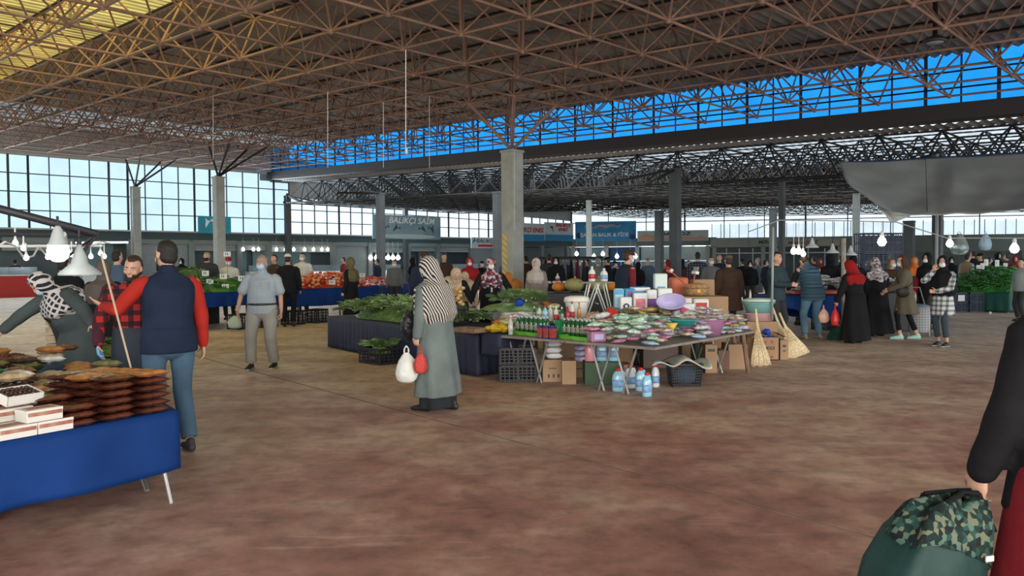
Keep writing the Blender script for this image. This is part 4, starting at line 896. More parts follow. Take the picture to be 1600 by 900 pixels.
poly = mat('thin_white_plastic', (.62, .63, .60), .35, spec=.5, bump=.6, bscale=18); polyr = mat('thin_red_plastic', (.55, .03, .03), .35, bump=.6, bscale=18); polyp = mat('thin_pale_plastic', (.42, .44, .40), .35, bump=.6, bscale=18)
q = P.t.matrix_world; hw = Matrix.Translation(P.t.location) @ Matrix.Rotation(P.t.rotation_euler.z, 4, 'Z')
# woman in the long grey-green coat with the striped scarf
g = gp(683, 642)
coatg = cloth('grey_green_coat', (.135, .165, .160), .45, .22)
P = Person('woman in a long grey-green coat and a black and white striped headscarf carrying bags', (g.x, g.y), 60, 1.63, NEAR, girth=1.12, lean=5, head_pitch=14, lf=(-.10, .10, 0), rf=(.12, -.10, 0), lh=(-.27, .06, .74), lhd=(0, .25, -1), lpalm=(1, 0, 0), rh=(.16, .26, .86), rhd=(0, .3, -1), curl=1.1, elbow=(.2, -.8, 0))
P.top(coatg, 'coat', 'long', hem=.74, pad=.034, flare=.34, fold=.075); P.skirt(cloth('black_pleated_skirt', (.02, .022, .025)), .05, .25, fold=.07)
P.scarf(pattern_mat('black_white_stripes', 'stripes', [(.015, .014, .016), (.50, .46, .42)], 11.5, dist=2.5, rot=(0, .5, .4)), drape=.30, wide=1.12, back=.25); P.eyes(); P.mask(MASKB); P.shoes(SHOEB)
mb = MB(); c = P.H + Vector((-.10, .26, .02)); mb.ell(c, (.13, .09, .16), 18, 12, fn=lambda d: 1 + .10 * math.sin(d.z * 12 + d.y * 8)); mb.path([c + Vector((0, 0, .12)), P.chest + Vector((-.12, .14, .1)), P.neck + Vector((.10, .03, -.01)), P.neck + Vector((.12, -.09, -.06)), P.chest + Vector((-.10, -.15, .0)), c + Vector((0, -.08, .1))], .012, 8); P.part('shoulder_bag', mb, mat('black_bag_leather', (.012, .013, .014), .4, bump=.6, bscale=20), remesh=.012)
M4 = Matrix.Translation(P.t.location) @ Matrix.Rotation(P.t.rotation_euler.z, 4, 'Z')
hR = M4 @ (P.wrL + Vector((-.01, .03, -.09)))
carrier('white carrier bag hanging from the hand of the striped-scarf woman', hR + Vector((-.07, -.10, .0)), .23, .31, poly, 3, R_(10))
t_ = carrier('red net bag of onions hanging from the same hand as the white bag', hR + Vector((.08, -.14, .0)), .15, .21, mat('red_net', (.50, .05, .04), .6, bump=.8, bscale=60), 9, R_(40), name='net_bag')
# woman in the dark floral scarf and black coat behind the dark-clothed table
g = pd(767, 420, 15.2)
P = Person('woman in a long open black coat and dark floral headscarf facing the camera', (g.x, g.y), 186, 1.66, .014, girth=1.08, lh=(-.42, .22, .86), rh=(.38, .16, .88), curl=.6, elbow=(.9, -.3, .3))
P.top(BLK, 'coat', 'long', hem=.62, pad=.03, flare=.2); P.skirt(cloth('grey_dress', (.22, .23, .24)), .05, .22)
flor = pattern_mat('dark_floral_print', 'floral', [(.03, .02, .03), (.25, .04, .05), (.05, .05, .09), (.42, .36, .36)], 26)
P.scarf(flor, drape=.16); P.eyes(); P.mask(MASKW); P.shoes(SHOEB)
mb = MB(); loft(mb, [(P.chest + Vector((0, .135, .08)), .045, .02), (P.H + Vector((0, .150, .12)), .02, .012)], 12, side=(1, 0, 0)); P.part('pale_blouse', mb, cloth('pale_blouse', (.45, .46, .46)))
for w_ in (P.wrL, P.wrR):
    mb = MB(); mb.ell(w_ + (w_ - (P.elL if w_ is P.wrL else P.elR)).normalized() * .08, (.045, .045, .075), 10, 8); P.part('plastic_glove', mb, poly, smooth=True)
# navy vest man, left foreground, back turned
vestn = cloth('navy_quilted_vest', (.012, .020, .042), .5, .2); redk = cloth('red_knit_sweater', (.34, .022, .015), .4, .15)
g = gp(281, 706)
P = Person('tall man in a navy vest over a red sweater seen from behind, hand out', (g.x - .07, g.y), 38, 1.76, NEAR, girth=1.12, lf=(-.12, .04, 0), rf=(.13, -.06, 0), lh=(-.42, .34, 1.22), lhd=(-.5, .6, .35), lpalm=(.5, .3, 1), lcurl=.15, rh=(.30, .06, .82), head_pitch=10, head_yaw=14, elbow=(.2, -.3, -1))
P.top(redk, 'sweater', 'long', hem=.0, pad=.012); P.top(vestn, 'vest', 'none', hem=.10, pad=.036, collar=True, fold=.0)
P.trousers(DNIM, 1.12); P.hair(HAIRB); P.eyes(); P.mask(MASKK, chin=True); P.shoes(mat('dark_grey_boots', (.03, .03, .032), .6))
# plaid shirt man
plaid = pattern_mat('red_black_plaid', 'plaid', [(.34, .02, .02), (.06, .012, .015), (.012, .012, .016)], 3.2)
g = pd(207, 420, 7.4)
P = Person('bearded man in a red and black plaid shirt and dark apron', (g.x, g.y), 215, 1.65, NEAR, girth=1.12, head_pitch=12, head_yaw=-30, lh=(-.18, .34, 1.02), rh=(.32, .16, .86), rhd=(0, .3, -1), lean=3, curl=.7)
P.top(plaid, 'shirt', 'long', hem=.02, pad=.02); P.trousers(DKG, 1.1); P.hair(HAIRD); P.beard(HAIRD); P.eyes(); P.mask(MASKK, chin=True); P.shoes(SHOEB)
mb = MB(); loft(mb, [(P.H + Vector((0, .015, .10)), .182, .150), (P.H + Vector((0, .015, -.1)), .195, .165), (P.H + Vector((0, .03, -.45)), .21, .18, .04)], 24, cap=False, side=(1, 0, 0)); P.part('apron', mb, cloth('dark_blue_grey_apron', (.035, .045, .06)), remesh=.014)
mb = MB(); loft(mb, [(P.shR + Vector((.0, -.05, .02)), .07, .07), (P.elR + Vector((.01, -.02, 0)), .066, .066), (P.wrR + Vector((.0, 0, .02)), .05, .05)], 14); P.part('maroon_sleeve', mb, cloth('maroon_knit', (.055, .015, .025)), remesh=.012)
mb = MB(); d = (P.wrR - P.elR).normalized(); 
hand(mb, P.wrR, (0, .3, -1), (-1, .15, 0), P.k * 1.12, .7, side=-1); P.part('blue_glove', mb, mat('blue_nitrile', (.14, .36, .62), .4), remesh=.008)
# woman bending over the date stall
coat2 = cloth('dark_green_grey_coat', (.055, .072, .072), .45, .2)
g = pd(86, 420, 8.5)
P = Person('woman in a dark grey-green coat and checked headscarf leaning over the date stall', (g.x + .1, g.y), 150, 1.66, NEAR, girth=1.25, lean=36, hipback=.18, head_pitch=28, head_yaw=-10, lh=(-.60, .06, .93), rh=(.42, .74, .68), curl=.5, hip=.93, elbow=(.6, -.2, .4), lean_side=8)
P.top(coat2, 'coat', 'long', hem=.66, pad=.036, flare=.25); P.skirt(cloth('dark_grey_skirt', (.03, .036, .04)), .06, .2)
P.scarf(pattern_mat('black_white_check_scarf', 'check', [(.02, .02, .025), (.50, .48, .46)], 5.5, rot=(.4, .5, .3)), drape=.10, wide=1.12); P.eyes(); P.mask(MASKB); P.shoes(SHOEB)
# right: plaid-shirt young woman
g = gp(1472, 541)
P = Person('young woman in a long white and grey plaid shirt, hand at her mask', (g.x, g.y), 128, 1.63, .012, girth=.95, lf=(-.10, .06, 0), rf=(.09, -.04, 0), rh=(.07, .20, 1.36), rhd=(-.2, .1, 1), rpalm=(0, -1, .1), lh=(-.02, .26, 1.0), lhd=(1, .3, 0), curl=.7, elbow=(.6, -.3, -1), head_yaw=15)
P.top(pattern_mat('white_grey_plaid', 'plaid', [(.52, .53, .50), (.22, .24, .26), (.07, .08, .10)], 3.6), 'plaid_shirt', 'long', hem=.33, pad=.03, flare=.18, fold=.05)
P.trousers(cloth('dark_blue_grey_jeans', (.04, .06, .075), .3), .92, hem=.10); P.scarf(BLK, drape=.34); P.eyes(); P.mask(MASKW); P.shoes(SHOEB, mat('white_sole', (.5, .5, .5), .5))
# olive coat woman
g = gp(1408, 530)
P = Person('woman with long brown hair in a flared olive-brown coat walking away to the left', (g.x + .08, g.y), 68, 1.66, .013, girth=1.0, lf=(-.09, .12, 0), rf=(.09, -.20, 0), lh=(-.16, .30, .98), rh=(.12, .34, .95), lean=4, head_pitch=6)
P.top(cloth('olive_brown_coat', (.125, .105, .075), .45), 'coat', 'long', hem=.40, pad=.032, flare=.42, fold=.07); P.trousers(BLK, .85, hem=.10); P.hair(cloth('brown_hair', (.07, .035, .02), .6), 'long', .14); P.eyes(); P.mask(MASKW); P.shoes(mat('mint_trainers', (.30, .55, .48), .5), mat('white_sole', (.5, .5, .5), .5))
mb = MB(); c = P.H + Vector((-.22, .06, .05)); mb.ell(c, (.05, .13, .12), 14, 10); mb.path([c + Vector((0, .05, .1)), P.chest + Vector((-.03, .16, .06)), P.neck + Vector((.12, .03, 0)), P.neck + Vector((.13, -.08, -.05)), P.chest + Vector((-.05, -.17, -.04)), c + Vector((0, -.08, .08))], .011, 8); P.part('crossbody_bag', mb, SHOEB, remesh=.012)
# two black-robed women
g = gp(1347, 536)
P = Person('woman in a long black robe and red headscarf holding a red carrier bag', (g.x - .15, g.y - .05), 30, 1.58, .013, girth=1.12, lean=10, head_pitch=16, head_yaw=18, rh=(.10, .3, 1.0), lh=(-.34, .18, .74), lhd=(0, .2, -1), curl=1.0)
P.top(BLK, 'robe', 'long', hem=.86, pad=.04, flare=.45, fold=.06); P.scarf(cloth('dark_red_scarf', (.26, .012, .012), .4), drape=.08, back=.20); P.shoes(SHOEB)
M4 = Matrix.Translation(P.t.location) @ Matrix.Rotation(P.t.rotation_euler.z, 4, 'Z'); hL = M4 @ (P.wrL + Vector((0, .03, -.08)))
hL += Vector((-.03, -.05, 0)); carrier('red carrier bag held by the woman in the red headscarf', hL, .24, .32, polyr, 5, R_(60)); carrier('pale brown carrier bag held next to the red bag', hL + Vector((-.20, .04, .0)), .22, .27, mat('thin_tan_plastic', (.48, .28, .20), .4, bump=.6, bscale=18), 6, R_(20))
g = gp(1383, 529)
P = Person('woman in a flowing black robe and grey-white floral headscarf seen from behind', (g.x + .06, g.y + .50), 10, 1.62, .014, girth=1.15, lean=6, head_pitch=8)
P.top(BLK, 'robe', 'long', hem=.86, pad=.045, flare=.55, fold=.07); P.scarf(pattern_mat('grey_white_floral', 'floral', [(.40, .36, .36), (.12, .08, .09), (.52, .50, .50), (.25, .22, .23)], 24), drape=.07, back=.20); P.shoes(SHOEB)
# blue vest man bent over the table
g = gp(1268, 530)
P = Person('man in a teal-blue quilted vest and faded jeans bent over the white goods', (g.x, g.y), 12, 1.76, .013, girth=1.2, lean=24, hipback=.05, head_pitch=35, lf=(-.14, .02, 0), rf=(.16, -.02, 0), lh=(-.22, .52, .98), rh=(.30, .50, .95))
P.top(cloth('black_sweater', (.02, .021, .025)), 'sweater', 'long', hem=.03, pad=.014)
qv = mat('teal_quilted_vest', (.035, .085, .125), .6, bump=.3); n_ = qv.node_tree; wv = n_.nodes.new('ShaderNodeTexWave'); wv.bands_direction = 'Z'; wv.inputs['Scale'].default_value = 4.2; wv.inputs['Distortion'].default_value = .4; tq = n_.nodes.new('ShaderNodeTexCoord'); n_.links.new(tq.outputs['Object'], wv.inputs[0]); bq = n_.nodes.new('ShaderNodeBump'); bq.inputs['Strength'].default_value = .9; bq.inputs['Distance'].default_value = .03; n_.links.new(wv.outputs['Fac'], bq.inputs['Height']); n_.links.new(bq.outputs[0], n_.nodes['Principled BSDF'].inputs['Normal'])
P.top(qv, 'quilted_vest', 'none', hem=.14, pad=.04, collar=True, fold=0); P.trousers(cloth('faded_blue_jeans', (.10, .19, .27), .3, .3), 1.1); P.hair(HAIRD); P.shoes(mat('tan_shoes', (.25, .19, .14), .6))
# bag carrier at the right edge
g = gp(1640, 1010)
gY = 2.6; p = pd(1650, 420, gY)
P = Person('person at the right edge in a black sweater and dark red skirt', (p.x + .07, p.y), 20, 1.66, NEAR, girth=1.1, lh=(-.24, .16, .80), lhd=(-.1, .2, -1), lpalm=(1, 0, 0), rh=(.3, .1, .8), curl=1.2, lf=(-.1, .12, 0), rf=(.1, -.1, 0))
P.top(BLK, 'sweater', 'long', hem=.16, pad=.03, flare=.1); P.skirt(cloth('dark_red_skirt', (.16, .012, .018)), .06, .80, fold=.05); P.scarf(BLK, drape=.2); P.eyes(); P.shoes(SHOEB)
M4 = Matrix.Translation(P.t.location) @ Matrix.Rotation(P.t.rotation_euler.z, 4, 'Z'); HB = M4 @ (P.wrL + Vector((0, .02, -.07)))
# ================================================================== stalls
legm = mat('bare_steel_leg', (.35, .35, .35), .35, metal=.7); woodm = mat('worn_wood', (.22, .13, .08), .8, var=.35, vscale=6); ply = mat('grey_table_board', (.22, .19, .17), .8, var=.2)
blue_cl = mat('royal_blue_tarp_cloth', (.006, .034, .155), .65, var=.2, vscale=2, bump=.7, bscale=4, spec=.12); navy_cl = mat('dark_navy_cloth', (.016, .020, .045), .7, var=.25, vscale=3, bump=.6, bscale=8)
def table(lab, quad, z, leg='x', th=.03, legs=True, m=None, group=None):
    c = sum((Vector((q[0], q[1], 0)) for q in quad), Vector()) / 4; t_ = thing('market_table', lab, 'table', c, 0, group); L = [Vector((q[0], q[1], 0)) - c for q in quad]
    mb = MB(); mb.add([p + Vector((0, 0, z - th)) for p in L] + [p + Vector((0, 0, z)) for p in L], [(3, 2, 1, 0), (4, 5, 6, 7), (0, 1, 5, 4), (1, 2, 6, 5), (2, 3, 7, 6), (3, 0, 4, 7)]); mb.build('tabletop', m or ply, t_)
    if legs:
        ins = [p * .86 for p in L]
        if leg == 'x':
            for a, b_ in ((ins[0], ins[3]), (ins[1], ins[2])):
                for p, q in ((a, b_), (b_, a)):
                    mb = MB(); mb.tube(p.lerp(q, .02), p.lerp(q, .75) + Vector((0, 0, z - th)), .016, 8); mb.build('leg', legm, t_)
        elif leg == 'fx':
            for a, b_ in ((ins[0], ins[1]), (ins[2], ins[3])):
                m_ = [a.lerp(b_, .30), a.lerp(b_, .62)]
                for c_ in m_:
                    d = (b_ - a).normalized() * .16
                    for s_ in (-1, 1): mb = MB(); mb.tube(c_ - d * s_ * .25, c_ + d * s_ + Vector((0, 0, z - th)), .014, 8); mb.build('leg', legm, t_)
        else:
            for p in ins:
                mb = MB(); mb.tube(p + p.normalized() * .1, p + Vector((0, 0, z - th)), .03, 6); mb.build('leg', woodm, t_)
    return t_
def tablecloth(lab, quad, z, hem, m, fold=.02, seed=0, over=.02, group=None, sides=(0, 1, 2, 3), lens=.16):
    random.seed(seed); Q = [Vector((q[0], q[1], 0)) for q in quad]; c = sum(Q, Vector()) / 4; per = []; t_acc = 0
    for k in range(4):
        a, b_ = Q[k], Q[(k + 1) % 4]; L = (b_ - a).length; n_ = max(3, int(L / .045)); nrm = Vector(((b_ - a).y, -(b_ - a).x, 0)).normalized()
        if nrm.dot(a - c) < 0: nrm = -nrm
        for i in range(n_): per.append((a.lerp(b_, i / n_), nrm, t_acc + L * i / n_, k, i / n_))
        t_acc += L
    # soften normals round the corners
    N = len(per); nr = []
    for i in range(N):
        v = sum((per[(i + o) % N][1] for o in range(-2, 3)), Vector()).normalized(); nr.append(v)
    rows = []; nz = 9
    rows.append([p[0] + (c - p[0]) * .02 + Vector((0, 0, z + .006)) for p in per]); rows.append([p[0] + nr[i] * over * .6 + Vector((0, 0, z + .003)) for i, p in enumerate(per)])
    for r in range(1, nz + 1):
        f = r / nz; row = []
        for i, p in enumerate(per):
            hk = hem if not callable(hem) else hem(p[3], p[4]); hh = hk + .02 * noise.noise((p[2] * 1.7, seed, 0)); w_ = math.sin(p[2] / lens * 2 * math.pi + 2.2 * noise.noise((p[2] * .8, seed, 5)) * 3) * fold * f + .8 * fold * f * noise.noise((p[2] * 5, f * 2, seed))
            row.append(p[0] + nr[i] * (over + w_ + .01 * f) + Vector((0, 0, z - (z - hh) * f)))
        rows.append(row)
    mb = MB(); mb.grid(rows, close=True); mb.f.append(tuple(range(N))); return tag(mb.build('tablecloth', m, smooth=True, solid=.004), lab, 'tablecloth', group)
def xy(px, py, z): p = gp(px, py, z); return (p.x, p.y)
def P3(x, y, z): return Vector((x, y, z))
# ---------------------------------------------------------------- product prototypes (built once, then copied)
def proto(name, cat, parts):
    """parts: list of (part name, MB, material, kwargs); first thing placed moves the prototype itself"""
    t_ = bpy.data.objects.new(name, None); C.objects.link(t_); t_['category'] = cat; t_.empty_display_size = .05
    objs = {}
    for nm, mb, m, kw in parts:
        par = objs.get(kw.pop('under', None), t_); objs[nm] = mb.build(nm, m, par, **kw)
    t_['used'] = 0; return t_
def put(pr, p, rz, label, group=None, sc=None, rot=None):
    if pr['used'] == 0: o = pr; o['used'] = 1; o.location = p; o['label'] = label
    else: o = dup(pr, p, rz, label)
    if group: o['group'] = group
    elif 'group' in o: del o['group']
    o.rotation_euler = rot if rot else (0, 0, rz)
    if sc: o.scale = (sc, sc, sc) if isinstance(sc, (int, float)) else sc
    return o
def puts(mesh_o, p, rz, label, group, cat, used, sc=None, rot=None):
    """single-mesh things: first call uses the mesh object itself"""
    o = mesh_o if not used[0] else mesh_o.copy()
    if used[0]: C.objects.link(o)
    used[0] = 1; o.location = p; o.rotation_euler = rot or (0, 0, rz); o['label'] = label; o['category'] = cat
    if group: o['group'] = group
    if sc: o.scale = (sc, sc, sc) if isinstance(sc, (int, float)) else sc
    return o
def pillow(w, d, h, n=10, crimp=True, wr=.08, seed=0):
    mb = MB(); rows = []
    top, bot = [], []
    for j in range(n + 1):
        a, b_ = [], []
        for i in range(n + 1):
            x = -1 + 2 * i / n; y = -1 + 2 * j / n; e_ = max(0, (1 - abs(x) ** 3.2) * (1 - abs(y) ** 3.2)); zz = h * .5 * e_ ** .38 * (1 + wr * 2 * noise.noise((x * 2.2 + seed, y * 2.2, seed)))
            a.append((x * w / 2, y * d / 2, h * .5 + zz)); b_.append((x * w / 2, y * d / 2, max(0, h * .5 - zz)))
        top.append(a); bot.append(b_)
    mb.grid(top); mb.grid([r[::-1] for r in bot]); return mb
def wallbox(w, d, h, t=.006, floor=True):
    mb = MB()
    if floor: mb.box((0, 0, t / 2), (w, d, t))
    for s_ in (-1, 1): mb.box((s_ * (w / 2 - t / 2), 0, h / 2), (t, d, h)); mb.box((0, s_ * (d / 2 - t / 2), h / 2), (w, t, h))
    return mb
brownpk = mat('brown_date_paste', (.10, .030, .016), .22, var=.45, vscale=9, bump=.5, bscale=20, spec=.6, var_col=(.035, .010, .008)); orangepk = mat('orange_dried_fruit', (.38, .15, .05), .3, var=.4, vscale=12, bump=.5, bscale=25)
datem = mat('dark_dates', (.045, .016, .010), .3, var=.4, vscale=30, bump=.6, bscale=60, spec=.6); redberry = mat('dark_red_dates', (.14, .025, .015), .3, var=.5, vscale=40, bump=.6, bscale=60)
boxw = mat('white_card_box', (.62, .60, .55), .6); boxr = mat('maroon_printed_card', (.22, .05, .045), .6, var=.5, vscale=12, var_col=(.42, .28, .18)); clearp = mat('clear_plastic_film', (.55, .58, .58), .15, spec=.8, trans=.55)
cardb = mat('brown_cardboard', (.34, .22, .13), .85, var=.12, vscale=3); cardg = mat('dark_green_carton', (.045, .085, .045), .7, var=.2); blackpl = mat('black_crate_plastic', (.014, .014, .016), .5)
# date box: white base, printed lid band
mb0 = MB(); mb0.box((0, 0, .028), (.20, .13, .056)); mb1 = MB(); mb1.box((0, 0, .060), (.204, .134, .018)); mb2 = MB(); mb2.box((0, -.0665, .044), (.19, .002, .022)); mb3 = MB(); mb3.box((0, 0, .0700), (.15, .09, .002))
date_box = proto('date_box', 'box', [('box_base', mb0, boxw, dict(bevel=.002)), ('lid', mb1, boxw, dict(bevel=.002)), ('printed_band', mb2, boxr, {}), ('printed_picture', mb3, boxr, dict(under='lid'))])
# open tray with dates
mbT = wallbox(.22, .15, .06); mbD = MB()
random.seed(3)
for i in range(7):
    for j in range(4): mbD.ell((-.085 + i * .028, -.05 + j * .033, .05 + random.random() * .006), (.011, .017, .010), 7, 5, Matrix.Rotation(random.uniform(-.4, .4), 3, 'Z'))
tray = proto('date_tray', 'tray', [('tray', mbT, boxw, {}), ('dates', mbD, datem, dict(smooth=True))]); tray.children[1 if tray.children[1].name.startswith('dates') else 0]['kind'] = 'stuff'
pack = pillow(.235, .155, .05, 10, wr=.25).build('date_packet', brownpk, smooth=True); pk_used = [0]
# ---------------------------------------------------------------- date stall, left foreground
B = Vector(xy(275, 641, .6)); A = Vector(xy(-70, 704, .6)); Cc = Vector(xy(178, 583, .6)); D = Vector(xy(-130, 541, .6))
quad = [tuple(A), tuple(B), tuple(Cc), tuple(D)]
table('long low market table under the royal blue cloth at lower left', [(A + (B - A) * -.0 + ((D - A) * .02)), B + (A - B) * .02 + (Cc - B) * .02, Cc + (B - Cc) * .02, D], .585, leg='x')
tablecloth('royal blue cloth hanging to the shins of the date stall', quad, .59, .215, blue_cl, .012, 1, lens=.5)
eu = (A - B).normalized(); ev = Vector((-eu.y, eu.x)); ev = ev if ev.dot(Cc - B) > 0 else -ev; rzb = math.atan2(-eu.y, -eu.x)
def SL(u, v, z=.602): p = B + eu * u + ev * v; return Vector((p.x, p.y, z))
mb = MB(); mb.tube(SL(.06, .02, 0) + Vector((.03, -.02, 0)), SL(.12, .06, .5), .013, 8); tag(mb.build('trestle_leg', legm), 'bare steel leg showing under the right corner of the blue cloth', 'table leg')
# brown packets: two columns, five layers, rows to the back
random.seed(11)
for v in range(4):
    for u in range(3):
        for l in range(6 if v < 3 else 4):
            if u == 2 and l > 2 + (v == 1): continue
            gx = .14 + u * .248 + v * .045; top = l == (5 if v < 3 else 3)
            o = puts(pack, SL(gx, .09 + v * .172, .6005 + l * .0475), rzb, 'brown vacuum packet in the pile at the right corner of the date stall', 'brown packets stacked on the date stall', 'packet', pk_used, rot=(0, 0, rzb + random.uniform(-.03, .03)), sc=(1, 1, .80))
            if top: o.material_slots[0].link = 'OBJECT'; o.material_slots[0].material = orangepk if random.random() < .55 else brownpk
# date boxes in rows
k_ = 0
for r, (v, z0, us) in enumerate(((.075, .602, [.78 + q * .207 for q in range(7)]), (.075, .6745, [.84, 1.28, 1.49, 1.92]), (.225, .602, [.86 + q * .21 for q in range(6)]), (.24, .6745, [.92, 1.36, 1.57, 1.78]), (.40, .602, [.95, 1.17, 1.40, 1.62]), (.75, .602, [1.0 + .21 * q for q in range(5)]), (.75, .6745, [1.05, 1.27, 1.5]))):
    for u in us:
        put(date_box, SL(u, v, z0), rzb + random.uniform(-.015, .015), ['white date box with a maroon band in the front row of the stall', 'white date box on the second layer at the front of the stall', 'white date box in the second row of the stall', 'white date box on top of the second row', 'white date box in the third row of the stall', 'white date box in the back row of the stall', 'white date box topmost in the back row'][r], 'date boxes row %d' % (r + 1) if len(us) > 1 else None)
for k_, (u, v, z, rr) in enumerate(((.86, .27, .772, .12), (1.05, .56, .702, -.2), (1.62, .28, .772, .1))):
    put(tray, SL(u, v, z), rzb + rr, ['open tray of dark dates nearest the brown packets', 'open tray of dark dates behind the front boxes', 'open tray of dark dates near the left edge of the picture'][k_]).rotation_euler[0] = .25
# stack boxes under the raised trays so they rest on something
put(date_box, SL(1.05, .56, .602), rzb, 'white date box under the middle open tray'); 
# back half: clear packets, bowls, dried fruit
mbp = pillow(.20, .14, .05, 10, wr=.3); clr = mbp.build('snack_packet', clearp, smooth=True); cu_ = [0]
cols = [mat('packet_beige', (.45, .33, .20), .35, var=.3, vscale=15, bump=.5), mat('packet_dark', (.05, .028, .022), .3, var=.5, vscale=15, bump=.5), mat('packet_white', (.60, .60, .56), .3, var=.2, vscale=15, bump=.5), orangepk, mat('packet_brown', (.16, .07, .035), .3, var=.5, vscale=15, bump=.5), mat('packet_olive', (.20, .19, .08), .35, var=.4, vscale=15, bump=.5)]
cn = ['beige', 'dark', 'white', 'orange', 'brown', 'olive']
random.seed(21)
for r in range(10):
    for q in range(16):
        u = -2.2 + q * .235 + (r % 2) * .11; v = .80 + r * .21
        if (r < 1 and .95 < u < 2.2) or (u > 1.3 and v > 1.2 and u < 2.0): continue
        p = SL(u, v, .6); i_, j_ = p.x, p.y
        # stay inside the table
        w_ = D - Cc; nrm = Vector((-w_.y, w_.x)).normalized(); nrm = nrm if nrm.dot(B - Cc) > 0 else -nrm; e2 = Cc - B; n2 = Vector((-e2.y, e2.x)).normalized(); n2 = n2 if n2.dot(A - B) > 0 else -n2
        if (Vector((i_, j_)) - Cc).dot(nrm) < .12 or (Vector((i_, j_)) - B).dot(n2) < .12: continue
        for l in range(random.choice((1, 2, 2, 3))):
            c_ = random.randrange(6); o = puts(clr, Vector((i_, j_, .602 + l * .045)), rzb, cn[c_] + ' food packet lying flat in the back half of the date stall', cn[c_] + ' packets at the back of the date stall', 'packet', cu_, rot=(random.uniform(-.06, .06), random.uniform(-.06, .06), rzb + random.uniform(-.3, .3)))
            o.material_slots[0].link = 'OBJECT'; o.material_slots[0].material = cols[c_]
p = gp(18, 585, .62); t_ = thing('date_bowl', 'wide green bowl heaped with dark red dates on the date stall', 'bowl', (p.x, p.y, .612)); mb = MB(); mb.lathe([(.16, 0), (.24, .05), (.27, .09), (.26, .09), (.22, .04), (0, .03)], 24); mb.build('bowl', mat('green_plastic', (.03, .16, .06), .5), t_, smooth=True)
mb = MB(); random.seed(5)
for q in range(190):
    a = random.uniform(0, 6.28); r = .24 * math.sqrt(random.random()); mb.ell((r * math.cos(a), r * math.sin(a), .085 + .10 * (1 - (r / .24) ** 2)), (.018, .013, .012), 6, 4, Matrix.Rotation(random.uniform(0, 3), 3, 'Z'))
mb.ell((0, 0, .11), (.22, .22, .07), 16, 8); mb.build('dates', redberry, t_, smooth=True)['kind'] = 'stuff'
# things under the date stall
mb = MB(); mb.box((0, 0, .07), (.5, .3, .14)); p = SL(1.0, .75, 0); o = mb.build('storage_box', cardb, bevel=.01); o.location = p; o.rotation_euler = (0, 0, rzb); tag(o, 'brown carton standing under the date stall', 'box'); o.scale = (.7, 1, 1)
mb = MB(); mb.box((0, 0, .12), (.7, .4, .24)); p = SL(1.75, .85, 0); o = mb.build('storage_box', blackpl, bevel=.01); o.location = p; o.rotation_euler = (0, 0, rzb); tag(o, 'black crate under the left part of the date stall', 'box')
# ---------------------------------------------------------------- green bag at the right edge
t_ = thing('shopping_bag', 'large dark green cloth bag with a patterned top held by its handles', 'bag', HB + Vector((-.07, -.05, -.02)), R_(14))
mb = MB(); rows = []
prof = [(0.0, .02, .03, 0), (-.02, .13, .07, -.06), (-.10, .17, .11, -.10), (-.22, .20, .13, -.15), (-.36, .225, .14, -.18), (-.46, .22, .13, -.19), (-.52, .18, .10, -.19), (-.54, .03, .02, -.19)]
for q, (z, rx_, ry_, ox) in enumerate(prof):
    row = []
    for i in range(40):
        a = 2 * math.pi * i / 40; cx_, sy_ = math.cos(a), math.sin(a); sq = 1 / max(abs(cx_), abs(sy_)) ** .75; f = 1 + .05 * math.sin(a * 5 + q) * (1 if 0 < q < 6 else 0)
        row.append((ox - .02 + cx_ * rx_ * sq * f, sy_ * ry_ * sq * f, z + .015 * math.sin(a * 3)))
    rows.append(row)
mb.grid(rows, close=True); mb.build('bag_body', mat('dark_green_cloth', (.008, .034, .030), .6, var=.4, vscale=3, bump=.5, bscale=7, spec=.3), t_, smooth=True)
mb = MB(); rows = []
for q, (z, rx_, ry_, ox) in enumerate([(.02, .03, .03, -.01), (.004, .14, .078, -.06), (-.08, .172, .118, -.095), (-.12, .18, .122, -.11)]):
    row = []
    for i in range(40):
        a = 2 * math.pi * i / 40; cx_, sy_ = math.cos(a), math.sin(a); sq = 1 / max(abs(cx_), abs(sy_)) ** .75; zz = z - (.14 * max(0, cx_) if q == 3 else 0)
        row.append((ox - .02 + cx_ * rx_ * sq * (1 + .06 * math.sin(a * 6 + q)), sy_ * ry_ * sq, zz + .015 * math.sin(a * 5)))
    rows.append(row)
mb.grid(rows, close=True); mb.build('patterned_top', pattern_mat('camouflage_print', 'floral', [(.010, .022, .022), (.02, .06, .05), (.08, .14, .11), (.010, .014, .014), (.012, .03, .026), (.13, .14, .09)], 55), t_, smooth=True, solid=.004)
for s_ in (-1, 1):
    mb = MB(); mb.path([(-.16, s_ * .09, -.08), (-.13, s_ * .06, .02), (-.02, s_ * .015, .035), (.05, s_ * .02, .03), (.08, s_ * .07, -.10)], .011, 8); mb.build('handle', BLK, t_)
mb = MB(); mb.box((.0, -.128, -.17), (.035, .006, .02)); mb.build('white_label', mat('white_cloth_label', (.6, .6, .58), .7), t_)
t_.scale = (.84, .84, .9)
